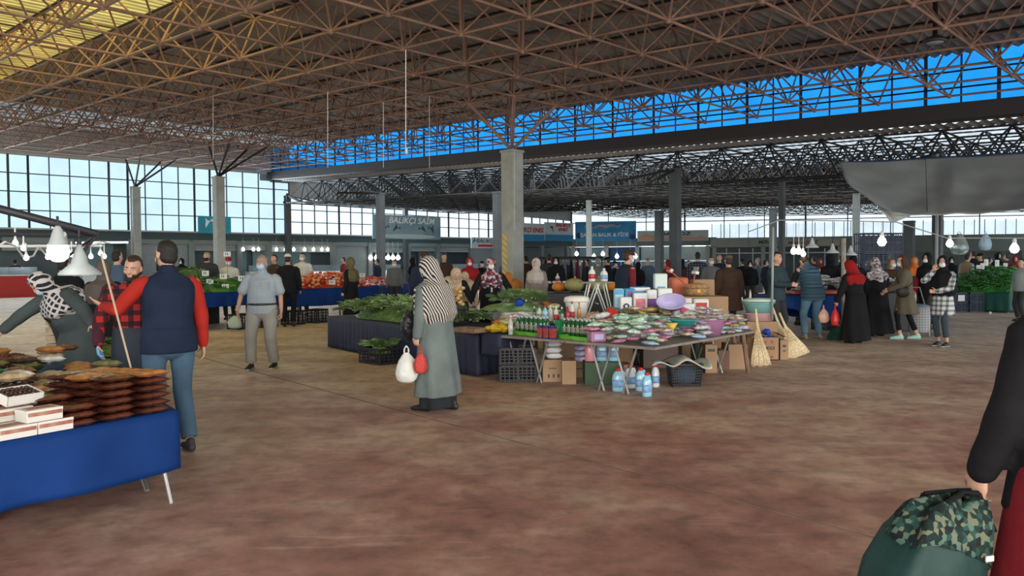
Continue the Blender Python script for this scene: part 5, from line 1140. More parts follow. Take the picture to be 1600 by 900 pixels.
# ---------------------------------------------------------------- dark-clothed centre table with greens
W_ = Vector(xy(753, 522, .6)); P1 = Vector(xy(514, 493, .6)); d1 = (W_ - P1).normalized(); n1 = Vector((-d1.y, d1.x)); n1 = n1 if n1.y > 0 else -n1
dE0 = (Vector(xy(1178, 517, .6)) - Vector(xy(1023, 543, .6))).normalized(); quadc = [tuple(P1), tuple(W_ - d1 * .13), tuple(W_ - d1 * .13 + dE0 * 1.2), tuple(P1 + n1 * 1.5)]
table('low table of greens under the dark navy cloth in the centre', quadc, .585, leg='x'); tablecloth('dark navy cloth reaching the floor round the centre greens table', quadc, .59, .02, navy_cl, .022, 4, lens=.14)
def CL(u, v, z=.602): p = P1 + d1 * u + n1 * v; return Vector((p.x, p.y, z))
rzc = math.atan2(d1.y, d1.x); LC = (W_ - P1).length
leafm = mat('leaf_green', (.13, .235, .07), .55, var=.5, vscale=16, var_col=(.04, .09, .025), bump=.9, bscale=30); leaf2 = mat('pale_leaf_green', (.22, .34, .14), .55, var=.4, vscale=9); pepm = mat('bright_green_pepper', (.07, .30, .04), .35, var=.4, vscale=4); pepd = mat('dark_green_pepper', (.032, .15, .025), .4, var=.4, vscale=4)
def bunch(n_, L, w, m, name, seed, spread=.5, droop=.3):
    """a bunch of long leaves tied at one end"""
    random.seed(seed); mb = MB()
    for q in range(n_):
        a = random.uniform(-spread, spread); tl = random.uniform(-.1, .5); ll = L * random.uniform(.75, 1.1); rows = [[], []]; rows = []
        for s_ in range(6):
            f = s_ / 5; x = ll * f * math.cos(a); y = ll * f * math.sin(a); z = .02 + q * .002 + tl * ll * f * (1 - f * droop * 2.2) * .5; ww = w * math.sin(math.pi * (.12 + .8 * f)) * .5
            nx, ny = -math.sin(a), math.cos(a); rows.append([(x + nx * ww, y + ny * ww, max(.004, z) + .008), (x, y, max(.002, z)), (x - nx * ww, y - ny * ww, max(.004, z) + .008)])
        mb.grid(rows)
    mb.tube((-.02, 0, .02), (.03, 0, .02), .018, 7); return mb.build(name, m, smooth=True)
def mound(lab, c, rx_, ry_, h, m, rz=0, name='vegetable_heap', cat='vegetables', power=1.0, seed=0, rough=.06, z0=.6):
    mb = MB(); rows = []; random.seed(seed)
    for q in range(9):
        f = q / 8; row = []
        for i in range(32):
            a = 2 * math.pi * i / 32; r = 1 - f; nz_ = 1 + rough * 3 * noise.noise((math.cos(a) * 2 + seed, math.sin(a) * 2, f * 4)); row.append((math.cos(a) * rx_ * r * nz_, math.sin(a) * ry_ * r * nz_, h * (1 - (1 - f) ** (2 * power))))
        rows.append(row)
    mb.grid(rows, close=True); o = mb.build(name, m, smooth=True); o.location = (c[0], c[1], z0 + .004); o.rotation_euler = (0, 0, rz); tag(o, lab, cat, None, 'stuff'); return o
mound('heap of dark green leafy vegetables filling the centre table', CL(1.75, .62), 1.60, .54, .26, leafm, rzc, power=.9, z0=.6)
lf = bunch(20, .27, .036, leafm, 'greens_bunch', 1, spread=1.5, droop=.45); lu = [0]
random.seed(8)
for q in range(165):
    u = random.uniform(.3, 3.5); v = random.uniform(.08, 1.3); e_ = 1 - ((u - 1.75) / 1.75) ** 2; e2 = 1 - ((v - .62) / .72) ** 2; z = .602 + .25 * max(0, e_) ** .5 * max(0, e2) ** .6
    o = puts(lf, CL(u, v, z), 0, 'bunch of long dark green leaves in the heap on the centre table', 'greens bunches on the centre table', 'vegetables', lu, rot=(random.uniform(-.45, .45), random.uniform(-.5, .2), random.uniform(0, 6.28)), sc=(lambda a: (a, a, a * 1.4))(random.uniform(.7, 1.05)))
    if q % 3 == 0: o.material_slots[0].link = 'OBJECT'; o.material_slots[0].material = leaf2
def vcrate(label, c, rz, w=.5, d=.32, h=.24, m=None, name='plastic_crate', group=None):
    t_ = thing(name, label, 'crate', c, rz, group); mb = MB(); t = .012; mb.box((0, 0, t), (w, d, t))
    for z in ([.02 + (h - .05) * q / 4 for q in range(5)] + [h - .015]):
        zt = .03 if z > h - .03 else .014
        for s_ in (-1, 1): mb.box((0, s_ * (d / 2 - t / 2), z + .01), (w, t, zt)); mb.box((s_ * (w / 2 - t / 2), 0, z + .01), (t, d, zt))
    for a in range(9):
        x = -w / 2 + w * a / 8
        for s_ in (-1, 1): mb.box((x, s_ * (d / 2 - t / 2), h / 2), (.016 if a % 4 else .03, t * 1.1, h))
    for a in range(6):
        y = -d / 2 + d * a / 5
        for s_ in (-1, 1): mb.box((s_ * (w / 2 - t / 2), y, h / 2), (t * 1.1, .016, h))
    mb.build('crate_body', m or blackpl, t_); return t_
g = gp(594, 567); vcrate('black crate of green leaves standing on the floor before the dark cloth', (g.x, g.y, 0), rzc + .15, .56, .40, .24); mound('green leaves heaped in the floor crate', (g.x, g.y), .24, .17, .12, leafm, rzc, z0=.16)
random.seed(4)
for q in range(14): puts(lf, Vector((g.x + random.uniform(-.19, .19), g.y + random.uniform(-.12, .12), .25 + random.uniform(0, .05))), 0, 'bunch of long green leaves in the floor crate', 'greens bunches in the floor crate', 'vegetables', lu, rot=(random.uniform(-.3, .3), random.uniform(-.3, .1), random.uniform(0, 6.28)), sc=random.uniform(.6, .85))
# crate and potato bags on the centre table
c = CL(3.25, .75); vcrate('black crate standing on the greens table beside the striped-scarf woman', (c.x, c.y, .602), rzc, .42, .30, .26)
pot = mat('yellow_potato', (.50, .32, .12), .6, var=.3, vscale=20); mb = MB(); mb.ell((0, 0, 0), (.045, .035, .033), 10, 7, fn=lambda d: 1 + .08 * math.sin(d.x * 5)); po = mb.build('potato', pot, smooth=True); pu = [0]
random.seed(2)
for l in range(4):
    for q in range(9 - l * 2):
        a = 6.28 * q / (9 - l * 2) + l; r = .14 * (1 - l * .27); puts(po, Vector((c.x + math.cos(a) * r, c.y + math.sin(a) * r * .7, .602 + .27 + l * .05)), a, 'yellow potato in the heaped net on the black crate', 'potatoes on the crate', 'vegetable', pu)
for k_, (u, v) in enumerate(((2.0, 1.25), (2.5, 1.3), (2.9, 1.3), (1.5, 1.3))):
    o = pillow(.30, .2, .1, 10, wr=.4, seed=k_).build('produce_bag', poly, smooth=True); o.location = CL(u, v, .70); o.rotation_euler = (0, 0, k_ * .7); tag(o, ['white plastic bag second from the left behind the greens', 'white plastic bag third from the left behind the greens', 'white plastic bag nearest the potato crate', 'white plastic bag leftmost behind the greens'][k_], 'bag')
c2 = CL(.2, 1.95); vcrate('black crate of leaves behind the centre table', (c2.x, c2.y, 0), rzc, +.7, .36, .72); mound('green leaves heaped in the crate behind the centre table', (c2.x, c2.y), .36, .18, .14, leafm, rzc, z0=.68)
# ---------------------------------------------------------------- household goods island
S_ = Vector(xy(1023, 543, .6)); E_ = Vector(xy(1178, 517, .6)); N_ = W_ + (E_ - S_)
dI = (S_ - W_).normalized(); rzi = math.atan2(dI.y, dI.x); dE = (E_ - S_).normalized(); rze = math.atan2(dE.y, dE.x)
m1 = W_.lerp(S_, .52); m1b = m1 + (E_ - S_)
table('folding table of bottles with crossed steel legs, left half of the island', [tuple(W_ + Vector((.02, 0))), tuple(m1), tuple(m1b), tuple(N_)], .6, leg='fx')
table('folding table of packets with crossed steel legs, right half of the island', [tuple(m1 + (S_ - W_).normalized() * .02), tuple(S_), tuple(E_), tuple(m1b + (S_ - W_).normalized() * .02)], .6, leg='fx')
tablecloth('short dark cloth under the yellow bags at the left end of the island', [tuple(W_ + dI * .03), tuple(W_ + dI * .33), tuple(W_ + dI * .33 + (E_ - S_) * .2), tuple(W_ + dI * .03 + (E_ - S_) * .2)], .612, lambda k, f: .33, navy_cl, .012, 7)
# green bottles in rows
gbot = mat('green_bottle_glass', (.012, .09, .02), .15, spec=.7); gcap = mat('bright_green_cap', (.16, .42, .03), .4); glab = mat('black_white_label', (.34, .34, .27), .5, var=.9, vscale=45, var_col=(.02, .02, .02))
mbA = MB(); mbA.lathe([(.028, 0), (.030, .01), (.030, .15), (.026, .175), (.012, .20), (.011, .225)], 12); mbB = MB(); mbB.lathe([(.0135, .213), (.0135, .24), (0, .241)], 10); mbC = MB(); mbC.lathe([(.0306, .06), (.0306, .135)], 12)
gb = proto('green_bottle', 'bottle', [('bottle', mbA, gbot, dict(smooth=True)), ('cap', mbB, MATS['white_enamel'], {}), ('label', mbC, glab, dict(smooth=True))])
mbA = MB(); mbA.box((0, 0, .11), (.002, .135, .22)); 
for k_, (px, py) in enumerate([(809 + q * 7.2, 520.5 + q * .75) for q in range(6)] + [(882 + q * 7.0, 526 + q * .75) for q in range(6)]):
    for r in range(3):
        p = gp(px, py, .610) + Vector((dE.x, dE.y, 0)) * (r * .072); put(gb, p, 0, 'green bottle with a dark label standing in the left pack' if k_ < 6 else 'green bottle with a dark label standing in the right pack', 'green bottles, left pack' if k_ < 6 else 'green bottles, right pack')
limesh = mat('lime_green_print', (.12, .40, .03), .5, var=.3, vscale=20)
for k_, (a, b_, lb) in enumerate((((806, 522), (851, 527), 'lime green tray holding the left pack of bottles'), ((879, 529), (922, 534), 'lime green tray holding the right pack of bottles'))):
    p, q = gp(*a, .602), gp(*b_, .602); c = (p + q) / 2 + Vector((dE.x, dE.y, 0)) * .09; mb = wallbox((q - p).length, .25, .05, .004); o = mb.build('bottle_tray', limesh); o.location = (c.x, c.y, .602); o.rotation_euler = (0, 0, math.atan2((q - p).y, (q - p).x)); tag(o, lb, 'tray')
# blue and red canned drink packs
canr = mat('red_can_print', (.32, .05, .05), .4, var=.4, vscale=20); canb = mat('dark_blue_can_rim', (.01, .04, .18), .4)
for q in range(3):
    p = gp(845 + q * 9.6, 528.5 + q * .6, .602) + Vector((dE.x, dE.y, 0)) * .0; t_ = thing('drink_carton', 'dark red and blue carton in the row of three between the green bottle packs', 'carton', p, rzi, 'red and blue cartons'); mb = MB(); mb.box((0, 0, .075), (.07, .07, .12)); mb.build('carton', canr, t_, bevel=.004)
    mb = MB(); mb.box((0, 0, .148), (.074, .074, .03)); mb.box((0, 0, .008), (.074, .074, .016)); mb.build('blue_band', canb, t_, bevel=.003)
p = gp(873, 527, .602); t_ = thing('green_carton', 'tall green carton between the cans and the right bottle pack', 'carton', p, rzi); mb = MB(); mb.box((0, 0, .11), (.075, .07, .22)); mb.build('carton', mat('emerald_print', (.01, .17, .06), .5), t_, bevel=.004); mb = MB(); mb.box((0, -.036, .12), (.05, .002, .06)); mb.build('printed_panel', limesh, t_)
# bottle generator
def bottle(label, p, h, r, m, capm, lab=None, shape='round', rz=0.0, group=None, name='bottle', handle=False):
    t_ = thing(name, label, 'bottle', p, rz, group); mb = MB()
    if shape == 'round': mb.lathe([(r * .92, 0), (r, h * .04), (r, h * .55), (r * .85, h * .68), (r * .35, h * .82), (r * .32, h * .88)], 14)
    elif shape == 'jug': mb.lathe([(r * .95, 0), (r, h * .05), (r, h * .60), (r * .80, h * .78), (r * .30, h * .90), (r * .26, h * .93)], 16, sy=.68)
    else: mb.lathe([(r, 0), (r, h * .7), (r * .8, h * .8), (r * .4, h * .86)], 10, sy=.6)
    mb.build('bottle', m, t_, smooth=True); mb = MB(); mb.lathe([(r * .36, h * .87), (r * .36, h * .985), (r * .2, h)], 10); mb.build('cap', capm, t_, smooth=True)
    if lab: mb = MB(); sy = .68 if shape == 'jug' else 1 if shape == 'round' else .6; mb.lathe([(r * 1.015, h * .18), (r * 1.015, h * .5)], 16, sy=sy); mb.build('label', lab, t_, smooth=True)
    if handle: mb = MB(); mb.path([(r * .25, 0, h * .86), (r * .8, 0, h * .86), (r * 1.0, 0, h * .74), (r * .9, 0, h * .6)], r * .13, 8); mb.build('handle', m, t_)
    return t_
redl = mat('red_label', (.42, .02, .02), .5); bluel = mat('blue_label', (.05, .20, .45), .5, var=.5, vscale=20, var_col=(.35, .45, .55)); orl = mat('orange_label', (.65, .25, .03), .5); purl = mat('purple_plastic', (.16, .09, .28), .5); whitepl = mat('white_plastic', (.60, .61, .56), .4); capr = mat('red_cap', (.5, .02, .015), .4); capb = mat('blue_cap', (.03, .08, .35), .4)
ltblue = mat('light_blue_liquid', (.25, .50, .62), .2, spec=.7); pinkq = mat('pink_liquid', (.60, .22, .26), .25, spec=.7); turq = mat('turquoise_plastic', (.22, .46, .44), .4); amber = mat('amber_liquid', (.45, .20, .03), .2)
mid = [(843, 503, .24, .035, whitepl, redl, glab, 'clear bottle with a dark green label'), (852, 504, .25, .038, ltblue, capr, bluel, 'bright blue spray bottle'), (860, 502, .24, .036, whitepl, whitepl, None, 'plain white bottle'), (869, 505, .25, .036, whitepl, whitepl, redl, 'white bottle with a red label, left one'), (878, 506, .24, .034, gbot, whitepl, glab, 'dark green bottle behind the cans'), (887, 506, .25, .034, mat('dark_red_bottle', (.30, .02, .03), .3), capr, None, 'dark red bottle'), (894, 503, .30, .036, whitepl, capr, redl, 'tall white bottle with a wide red label'), (905, 503, .29, .026, amber, capr, None, 'slim amber bottle'), (835, 502, .22, .03, gbot, whitepl, None, 'small green bottle at the left end')]
for px, py, h, r, m_, cm, lm, lb in mid: bottle(lb + ' in the second row of the island', gp(px, py, .70), h, r, m_, cm, lm)
mb = MB(); a = gp(830, 502, .7); b_ = gp(906, 505, .7); c = (a + b_) / 2 + Vector((0, .02, 0)); mb.box((0, 0, .05), ((b_ - a).length, .56, .094)); o = mb.build('low_riser', blackpl, bevel=.004); o.location = (c.x, c.y, .602); o.rotation_euler = (0, 0, math.atan2((b_ - a).y, (b_ - a).x)); tag(o, 'low black riser carrying the second row of bottles', 'riser')
# white jug, white bin, drying rack, bags
bottle('white jug with an orange label beside the white bin', gp(912, 505, .602), .30, .07, whitepl, mat('orange_cap', (.6, .2, .03), .4), orl, 'jug', .2)
p = gp(899, 500, .62); t_ = thing('lidded_bin', 'white plastic bin with a rounded lid behind the bottles', 'bin', (pd(901, 450, 12.05).x, 12.05, .602)); mb = MB(); mb.lathe([(.13, 0), (.17, .34), (.175, .36)], 28, sy=.8); mb.build('bin', whitepl, t_, smooth=True); mb = MB(); mb.lathe([(.19, .36), (.195, .40), (.18, .44), (.10, .46), (0, .462)], 28, sy=.82); mb.build('lid', mat('ivory_plastic', (.66, .66, .58), .4), t_, smooth=True)
p0_ = Vector((t_.location.x, t_.location.y, 0)); 
mb = MB(); c = pd(932, 450, 12.66)
for s_ in (-1, 1):
    for yy in (-.2, .2): mb.tube((s_ * .20, yy, 0), (s_ * -.02, yy, .62), .011, 6); mb.tube((s_ * .06 + s_ * .2, yy, 0), (s_ * .12, yy, .62), .011, 6)
for yy in (-.2, .2): mb.tube((-.24, yy, .1), (.24, yy, .1), .008, 6)
mb.tube((0, -.2, .3), (0, .2, .3), .008, 6); mb.tube((-.2, -.2, .1), (-.2, .2, .1), .008, 6)
t_ = thing('folding_rack', 'white folding rack standing behind the bottles', 'rack', (c.x, c.y, .616)); mb.build('frame', whitepl, t_); mb = MB(); mb.box((0, 0, .63), (.52, .46, .02)); mb.build('top_board', ply, t_)
rk = c.copy()
bottle('large white bottle with a red label on the folding rack', (rk.x - .07, rk.y, 1.260), .24, .055, whitepl, whitepl, redl); bottle('large white bottle with a blue label on the folding rack', (rk.x + .12, rk.y, 1.260), .21, .06, whitepl, whitepl, bluel)
# packs
def packbox(label, p, w, d, h, m, band=None, bm2=None, rz=0, name='goods_pack', bag=True, cat='pack', emblem=None, tilt=0):
    t_ = thing(name, label, cat, p, rz); t_.rotation_euler[0] = tilt
    mb = MB(); mb.box((0, 0, h / 2), (w, d, h)); mb.build('wrapper', m, t_, bevel=min(w, d, h) * .16, smooth=False)
    if band: mb = MB(); mb.box((0, -d / 2 - .001, h * band[0]), (w * band[2], .006, h * band[1])); mb.build('printed_band', bm2, t_)
    if emblem: mb = MB(); mb.lathe([(.0, 0), (.045, 0)], 20, (0, -d / 2 - .006, h * .42), rot=Matrix.Rotation(R_(90), 3, 'X')); e_ = mb.build('round_emblem', emblem, t_, solid=.003); mb = MB(); mb.lathe([(.0, 0), (.022, 0)], 16, (0, -d / 2 - .010, h * .42), rot=Matrix.Rotation(R_(90), 3, 'X')); mb.build('emblem_centre', m, e_, solid=.003)
    return t_
wpk = mat('glossy_white_wrap', (.62, .64, .64), .35, bump=.3, bscale=12); bpk = mat('glossy_blue_wrap', (.02, .26, .52), .35, bump=.3, bscale=12); mag = mat('magenta_print', (.42, .03, .09), .4, var=.6, vscale=14, var_col=(.55, .25, .3)); vio = mat('violet_print', (.14, .05, .22), .4)
def back(px, py, Y):  # point on the rear riser (z .80) at depth Y
    p = pd(px, py, Y); return p
mb = MB(); a = pd(966, 480, 12.1); b_ = pd(1070, 480, 12.1)
RZ = .80
c = Vector(((a.x + b_.x) / 2, 12.25, .602)); mb.box((0, 0, (RZ - .602) / 2), (b_.x - a.x + .1, .7, RZ - .602)); o = mb.build('riser_crate', cardb, bevel=.01); o.location = c; tag(o, 'cardboard riser under the wrapped packs at the back of the island', 'riser')
RZ = .803
def bx(px): return pd(px, 450, 12.1).x
packbox('pale blue and white wrapped pack at the left of the packs', (bx(968), 12.19, RZ), .15, .15, .36, mat('pale_blue_wrap', (.32, .52, .62), .35), (.85, .2, .8), bpk)
packbox('tall blue pack with a violet stripe', (bx(985), 12.19, RZ), .16, .15, .36, bpk, (.62, .6, .55), vio); packbox('wide bright blue pack behind the white ones', (bx(1004), 12.38, RZ), .30, .15, .38, bpk, (.9, .12, 1.0), wpk)
packbox('white pack with a round dark emblem, leftmost in front', (bx(976), 12.0, RZ), .18, .14, .24, wpk, emblem=mat('navy_emblem', (.03, .04, .09), .5)); packbox('white pack with a big red panel', (bx(998), 12.0, RZ), .21, .14, .30, wpk, (.46, .5, .7), mag)
packbox('white pack with a red and violet band behind the red panel pack', (bx(1019), 12.19, RZ), .16, .15, .34, wpk, (.4, .4, .9), vio); packbox('tall white bag pack with a red print', (bx(1040), 12.19, RZ), .22, .15, .36, wpk, (.42, .4, .95), mag)
packbox('white pack topmost with a faint blue drawing', (bx(1037), 12.38, RZ + .341), .20, .15, .24, mat('pale_mint_wrap', (.52, .62, .60), .4), (.1, .14, .6), bpk); packbox('white carton supporting the topmost pack', (bx(1035), 12.38, RZ), .24, .15, .338, wpk)
packbox('violet and white pack right of the red prints', (bx(1060), 12.19, RZ), .12, .14, .28, vio, (.2, .3, .9), wpk); packbox('white pack with a round black hole, rightmost', (bx(1068), 11.99, RZ), .17, .16, .22, mat('cream_wrap', (.60, .56, .48), .4), emblem=mat('black_emblem', (.02, .02, .02), .5), rz=.15)
o = bag_mesh(.30, .27, .8, handles=False, seed=12).build('carrier_bag', polyr, smooth=True); p = pd(955, 462, 11.75); o.location = (p.x, p.y, .955); tag(o, 'bright red plastic bag left of the blue packs', 'bag')
o = pillow(.34, .22, .2, 10, wr=.5).build('fruit_bag', mat('clear_salmon_bag', (.58, .34, .24), .3, bump=.5), smooth=True); o.location = gp(934, 505, .72) + Vector((0, .3, -.1)); tag(o, 'salmon coloured transparent bag behind the jug', 'bag')
# ---------------------------------------------------------------- packets heaped over the island
pk = pillow(.20, .15, .045, 10, wr=.45, seed=2).build('household_packet', wpk, smooth=True); ku = [0]
def tint(name, c, c2=None, sc=30): return mat(name, c, .35, var=.6, vscale=sc, var_col=c2 or tuple(x * .5 for x in c), bump=.5, bscale=25, spec=.5)
mint = tint('mint_packet_print', (.58, .66, .60), (.10, .42, .26), 22); yelp = tint('yellow_packet_print', (.58, .42, .10), (.12, .14, .08), 16); pinkp = tint('pink_packet_print', (.60, .34, .44), (.38, .08, .20), 30); beip = tint('beige_packet_print', (.56, .50, .42), (.36, .20, .14), 18); lilp = tint('lilac_box_print', (.30, .24, .42), (.45, .42, .50)); whp_ = tint('white_packet_print', (.60, .60, .58), (.35, .38, .42)); dkpk = tint('dark_green_packet_print', (.05, .09, .07), (.30, .20, .08)); bluep = tint('blue_packet_print', (.18, .36, .52), (.50, .56, .60))
def scatter(n_, region, z0, h, m_list, lab, group, seed, sc=(.8, 1.15), tilt=.35, layers=3):
    """region: list of picture points (quad) at height z0"""
    random.seed(seed); Q = [gp(x, y, z0) for x, y in region]
    for q in range(n_):
        a, b_ = random.random(), random.random(); p = Q[0].lerp(Q[1], a).lerp(Q[3].lerp(Q[2], a), b_); e_ = (1 - (2 * a - 1) ** 4) * (1 - (2 * b_ - 1) ** 4)
        lo = (p - Vector((S_.x, S_.y, 0))).xy; e1 = (W_ - S_).xy; e2_ = (E_ - S_).xy; det = e1.x * e2_.y - e1.y * e2_.x; ca = (lo.x * e2_.y - lo.y * e2_.x) / det; cb = (e1.x * lo.y - e1.y * lo.x) / det
        ca = min(.98, max(.03, ca)); cb = min(.97, max(.03, cb)); pn = S_.xy + e1 * ca + e2_ * cb; p = Vector((pn.x, pn.y, 0))
        s_ = random.uniform(*sc); o = puts(pk, Vector((p.x, p.y, z0 + .002 + random.random() * h * e_)), 0, lab, group, 'packet', ku, rot=(random.uniform(-tilt, tilt), random.uniform(-tilt, tilt), random.uniform(0, 6.28)), sc=(s_, s_, s_ * random.uniform(.8, 1.3)))
        o.material_slots[0].link = 'OBJECT'; o.material_slots[0].material = random.choice(m_list)
mound('packets heaped under the mint packets', gp(995, 522, .6).xy, .58, .72, .12, whp_, rzi, 'packet_heap', 'packets'); mound('packets heaped under the beige packets', gp(1090, 508, .6).xy, .80, .52, .10, beip, rzi, 'packet_heap', 'packets')
mound('packets heaped under the yellow packets', gp(1000, 500, .6).xy, .8, .5, .18, beip, rzi, 'packet_heap', 'packets')
scatter(40, [(944, 532), (1016, 541), (1062, 522), (965, 508)], .62, .12, [mint, mint, mint, whp_], 'white and mint green packet in the heap at the near corner of the island', 'mint green packets', 31)
scatter(32, [(950, 508), (1060, 514), (1050, 496), (960, 494)], .64, .16, [yelp, yelp, dkpk, beip], 'yellow packet in the heap behind the mint green packets', 'yellow packets', 32)
scatter(22, [(985, 537), (1022, 541), (1050, 534), (1010, 528)], .61, .08, [pinkp], 'pink and lilac packet at the very corner of the island', 'pink packets', 33, sc=(.5, .8))
scatter(42, [(1030, 541), (1132, 525), (1105, 503), (1040, 510)], .61, .10, [beip, whp_, whp_, lilp, mint], 'beige or white packet in the heap along the right front edge', 'beige and white packets', 34)
scatter(30, [(1060, 508), (1160, 508), (1130, 492), (1060, 492)], .62, .12, [beip, beip, yelp, whp_, pinkp], 'packet in the mixed heap left of the purple tub', 'mixed packets', 35)
scatter(14, [(1040, 498), (1100, 498), (1100, 488), (1040, 488)], .62, .12, [beip, whp_, beip], 'cream packet below the lilac oval tub', 'cream packets', 36)
scatter(14, [(1125, 522), (1174, 516), (1165, 505), (1130, 508)], .61, .06, [lilp, yelp, bluep], 'lilac or yellow packet under the pink baskets', 'packets under the pink baskets', 37, sc=(.6, .9))
scatter(14, [(918, 528), (960, 538), (955, 520), (925, 516)], .62, .12, [pinkp, whp_, beip], 'pink and white packet right of the green bottles', 'packets right of the bottles', 38)
# left end: yellow bag, orange cloth, papers
scatter(18, [(722, 512), (790, 520), (800, 500), (735, 494)], .61, .16, [mat('pale_yellow_packet', (.56, .52, .30), .5, var=.3, vscale=20), whp_, beip], 'pale yellow or white packet at the left end of the island', 'pale packets at the left end', 39)
o = pillow(.30, .22, .1, 10, wr=.6, seed=5).build('lemon_bag', mat('lemon_yellow', (.62, .42, .03), .4, var=.3, vscale=20, bump=.6), smooth=True); o.location = gp(777, 519, .630); o.rotation_euler = (0, 0, rzi); tag(o, 'bright yellow bag at the left front corner of the island', 'bag')
o = pillow(.46, .26, .08, 10, wr=.6, seed=6).build('folded_cloth', mat('orange_cloth', (.60, .22, .08), .7, bump=.4), smooth=True); o.location = gp(792, 502, .66); o.rotation_euler = (0, 0, .2); tag(o, 'orange cloth lying behind the yellow bag', 'cloth')
mb = wallbox(.44, .3, .06, .01); o = mb.build('wooden_tray', woodm); o.location = gp(735, 519, .622); o.rotation_euler = (0, 0, rzi); tag(o, 'shallow wooden tray beside the yellow bag', 'tray')
bottle('tall clear bottle with a white label left of the green bottles', gp(798, 523, .602), .26, .034, polyp, whitepl, whp_, name='bottle')
E3 = [tuple(E_ + Vector((.012, .014))), (3.36, 11.75), (2.1, 13.42), tuple(N_ + Vector((.012, .014)))]
table('small table filling the back right corner behind the packet table', E3, .6, leg='post')
# tubs and basins
def tub(label, p, rx_, h, m, ratio=.7, rz=0, tilt=(0, 0), rim=.02, name='plastic_tub', cat='tub', base=.75):
    t_ = thing(name, label, cat, p, rz); t_.rotation_euler = (tilt[0], tilt[1], rz); mb = MB(); mb.lathe([(0, .004), (rx_ * base, 0), (rx_ * .97, h * .93), (rx_ * 1.03, h), (rx_ * .95, h), (rx_ * base * .95, .01), (0, .012)], 32, sy=ratio); mb.build('tub', m, t_, smooth=True)
    mb = MB(); 
    for q in range(32):
        a, c_ = 2 * math.pi * q / 32, 2 * math.pi * (q + 1) / 32; mb.tube((rx_ * 1.02 * math.cos(a), rx_ * 1.02 * ratio * math.sin(a), h), (rx_ * 1.02 * math.cos(c_), rx_ * 1.02 * ratio * math.sin(c_), h), rim * .5, 5, cap=False)
    mb.build('rim', m, t_, smooth=True); return t_
mauve = mat('mauve_plastic', (.32, .15, .26), .4); lilac = mat('lilac_plastic', (.42, .38, .62), .4); coral = mat('coral_plastic', (.65, .24, .22), .4); hotpink = mat('hot_pink_plastic', (.62, .10, .20), .4); pinkpl = mat('pale_pink_plastic', (.62, .36, .36), .4)
p = gp(1108, 525, .602); t_ = tub('big mauve oval tub standing on the right front edge of the island', (p.x, p.y + .12, .602), .23, .20, mauve, .62)
scatter(10, [(1090, 505), (1125, 505), (1125, 498), (1090, 498)], .76, .06, [beip, whp_], 'white packet lying in the mauve tub', 'packets in the mauve tub', 40, sc=(.6, .9))
p = gp(1050, 492, .80); tub('lilac oval tub tilted on its side below the white packs', (p.x, p.y, .93), .20, .14, lilac, .6, tilt=(R_(60), 0), rz=-.3)
tub('left coral open basket right of the mauve tub', (2.98, 11.42, .652), .12, .08, coral, .7); tub('right pale pink open basket beyond the coral one', (3.20, 11.43, .648), .09, .09, pinkpl, .7)
mb = MB(); mb.box((0, 0, .022), (.52, .24, .044)); o = mb.build('flat_carton', lilp, bevel=.004); o.location = (3.08, 11.44, .603); tag(o, 'flat lilac carton under the coral baskets', 'carton')
mb = MB(); mb.box((0, 0, .02), (.46, .03, .28)); o = mb.build('pink_lid', hotpink, bevel=.012); o.location = (2.62, 11.42, .76); o.rotation_euler = (-.9, .3, .2); tag(o, 'hot pink plastic lid leaning behind the mauve tub', 'lid')
# turquoise basin on pink tub, behind the brooms
p = gp(1187, 530, 0); p = pd(1185, 505, 13.2); 
mb = MB(); mb.box((0, 0, .29), (.5, .42, .58)); o = mb.build('cardboard_box', cardb, bevel=.01); o.location = (p.x, p.y, 0); tag(o, 'tall cardboard box carrying the pink and turquoise basins', 'box')
tub('pale pink basin under the turquoise one', (p.x, p.y, .584), .24, .12, pinkpl, .8, base=.85); tub('turquoise basin stacked topmost on the pink basin', (p.x, p.y, .712), .26, .17, turq, .8, base=.72); 
mb = MB(); mb.lathe([(.27, 0), (.275, .02), (.2, .05), (0, .06)], 28, sy=.8); o = mb.build('basin_lid', mat('pale_mint_plastic', (.50, .62, .56), .4), smooth=True); o.location = (p.x, p.y, .900); tag(o, 'pale mint lid closing the turquoise basin', 'lid')
# wicker basket, dustpan, broom heads, boxes at the back right of the island
bk0 = lambda px, Y, z: Vector((pd(px, 450, Y).x, Y, z))
wick = mat('wicker', (.40, .24, .10), .8, var=.5, vscale=30, bump=.8, bscale=60); mb = MB(); rows = []
mb.lathe([(.15, 0), (.19, .06), (.205, .13), (.20, .16), (.15, .19), (.05, .21), (0, .212)], 30, sy=.8); t_ = thing('wicker_basket', 'round wicker basket with a yellow flower print at the back of the island', 'basket', bk0(1088, 13.1, 1.005)); mb.build('basket', wick, t_, smooth=True); mb = MB()
for q in range(30):
    a, c_ = 2 * math.pi * q / 30, 2 * math.pi * (q + 1) / 30
    for z in (.02, .13): mb.tube((.205 * math.cos(a), .166 * math.sin(a), z), (.205 * math.cos(c_), .166 * math.sin(c_), z), .012, 5, cap=False)
mb.build('woven_rim', woodm, t_); mb = MB()
for q in range(5): a = q * 1.257; mb.ell((.02 * math.cos(a), -.172, .08 + .02 * math.sin(a)), (.014, .006, .014), 8, 5)
mb.ell((0, -.174, .08), (.010, .006, .010), 8, 5); mb.build('yellow_flower', mat('sun_yellow', (.7, .42, .03), .6), t_)
mb = MB(); mb.box((0, 0, .5), (.75, .5, 1.0)); o = mb.build('cardboard_box', cardb, bevel=.01); o.location = bk0(1096, 13.1, 0); tag(o, 'cardboard box under the wicker basket', 'box')
mb = MB(); mb.box((0, 0, .15), (.22, .2, .30)); o = mb.build('cardboard_box', cardb, bevel=.008); o.location = bk0(1097, 13.7, 0); tag(o, 'small brown carton standing behind the wicker basket', 'box')
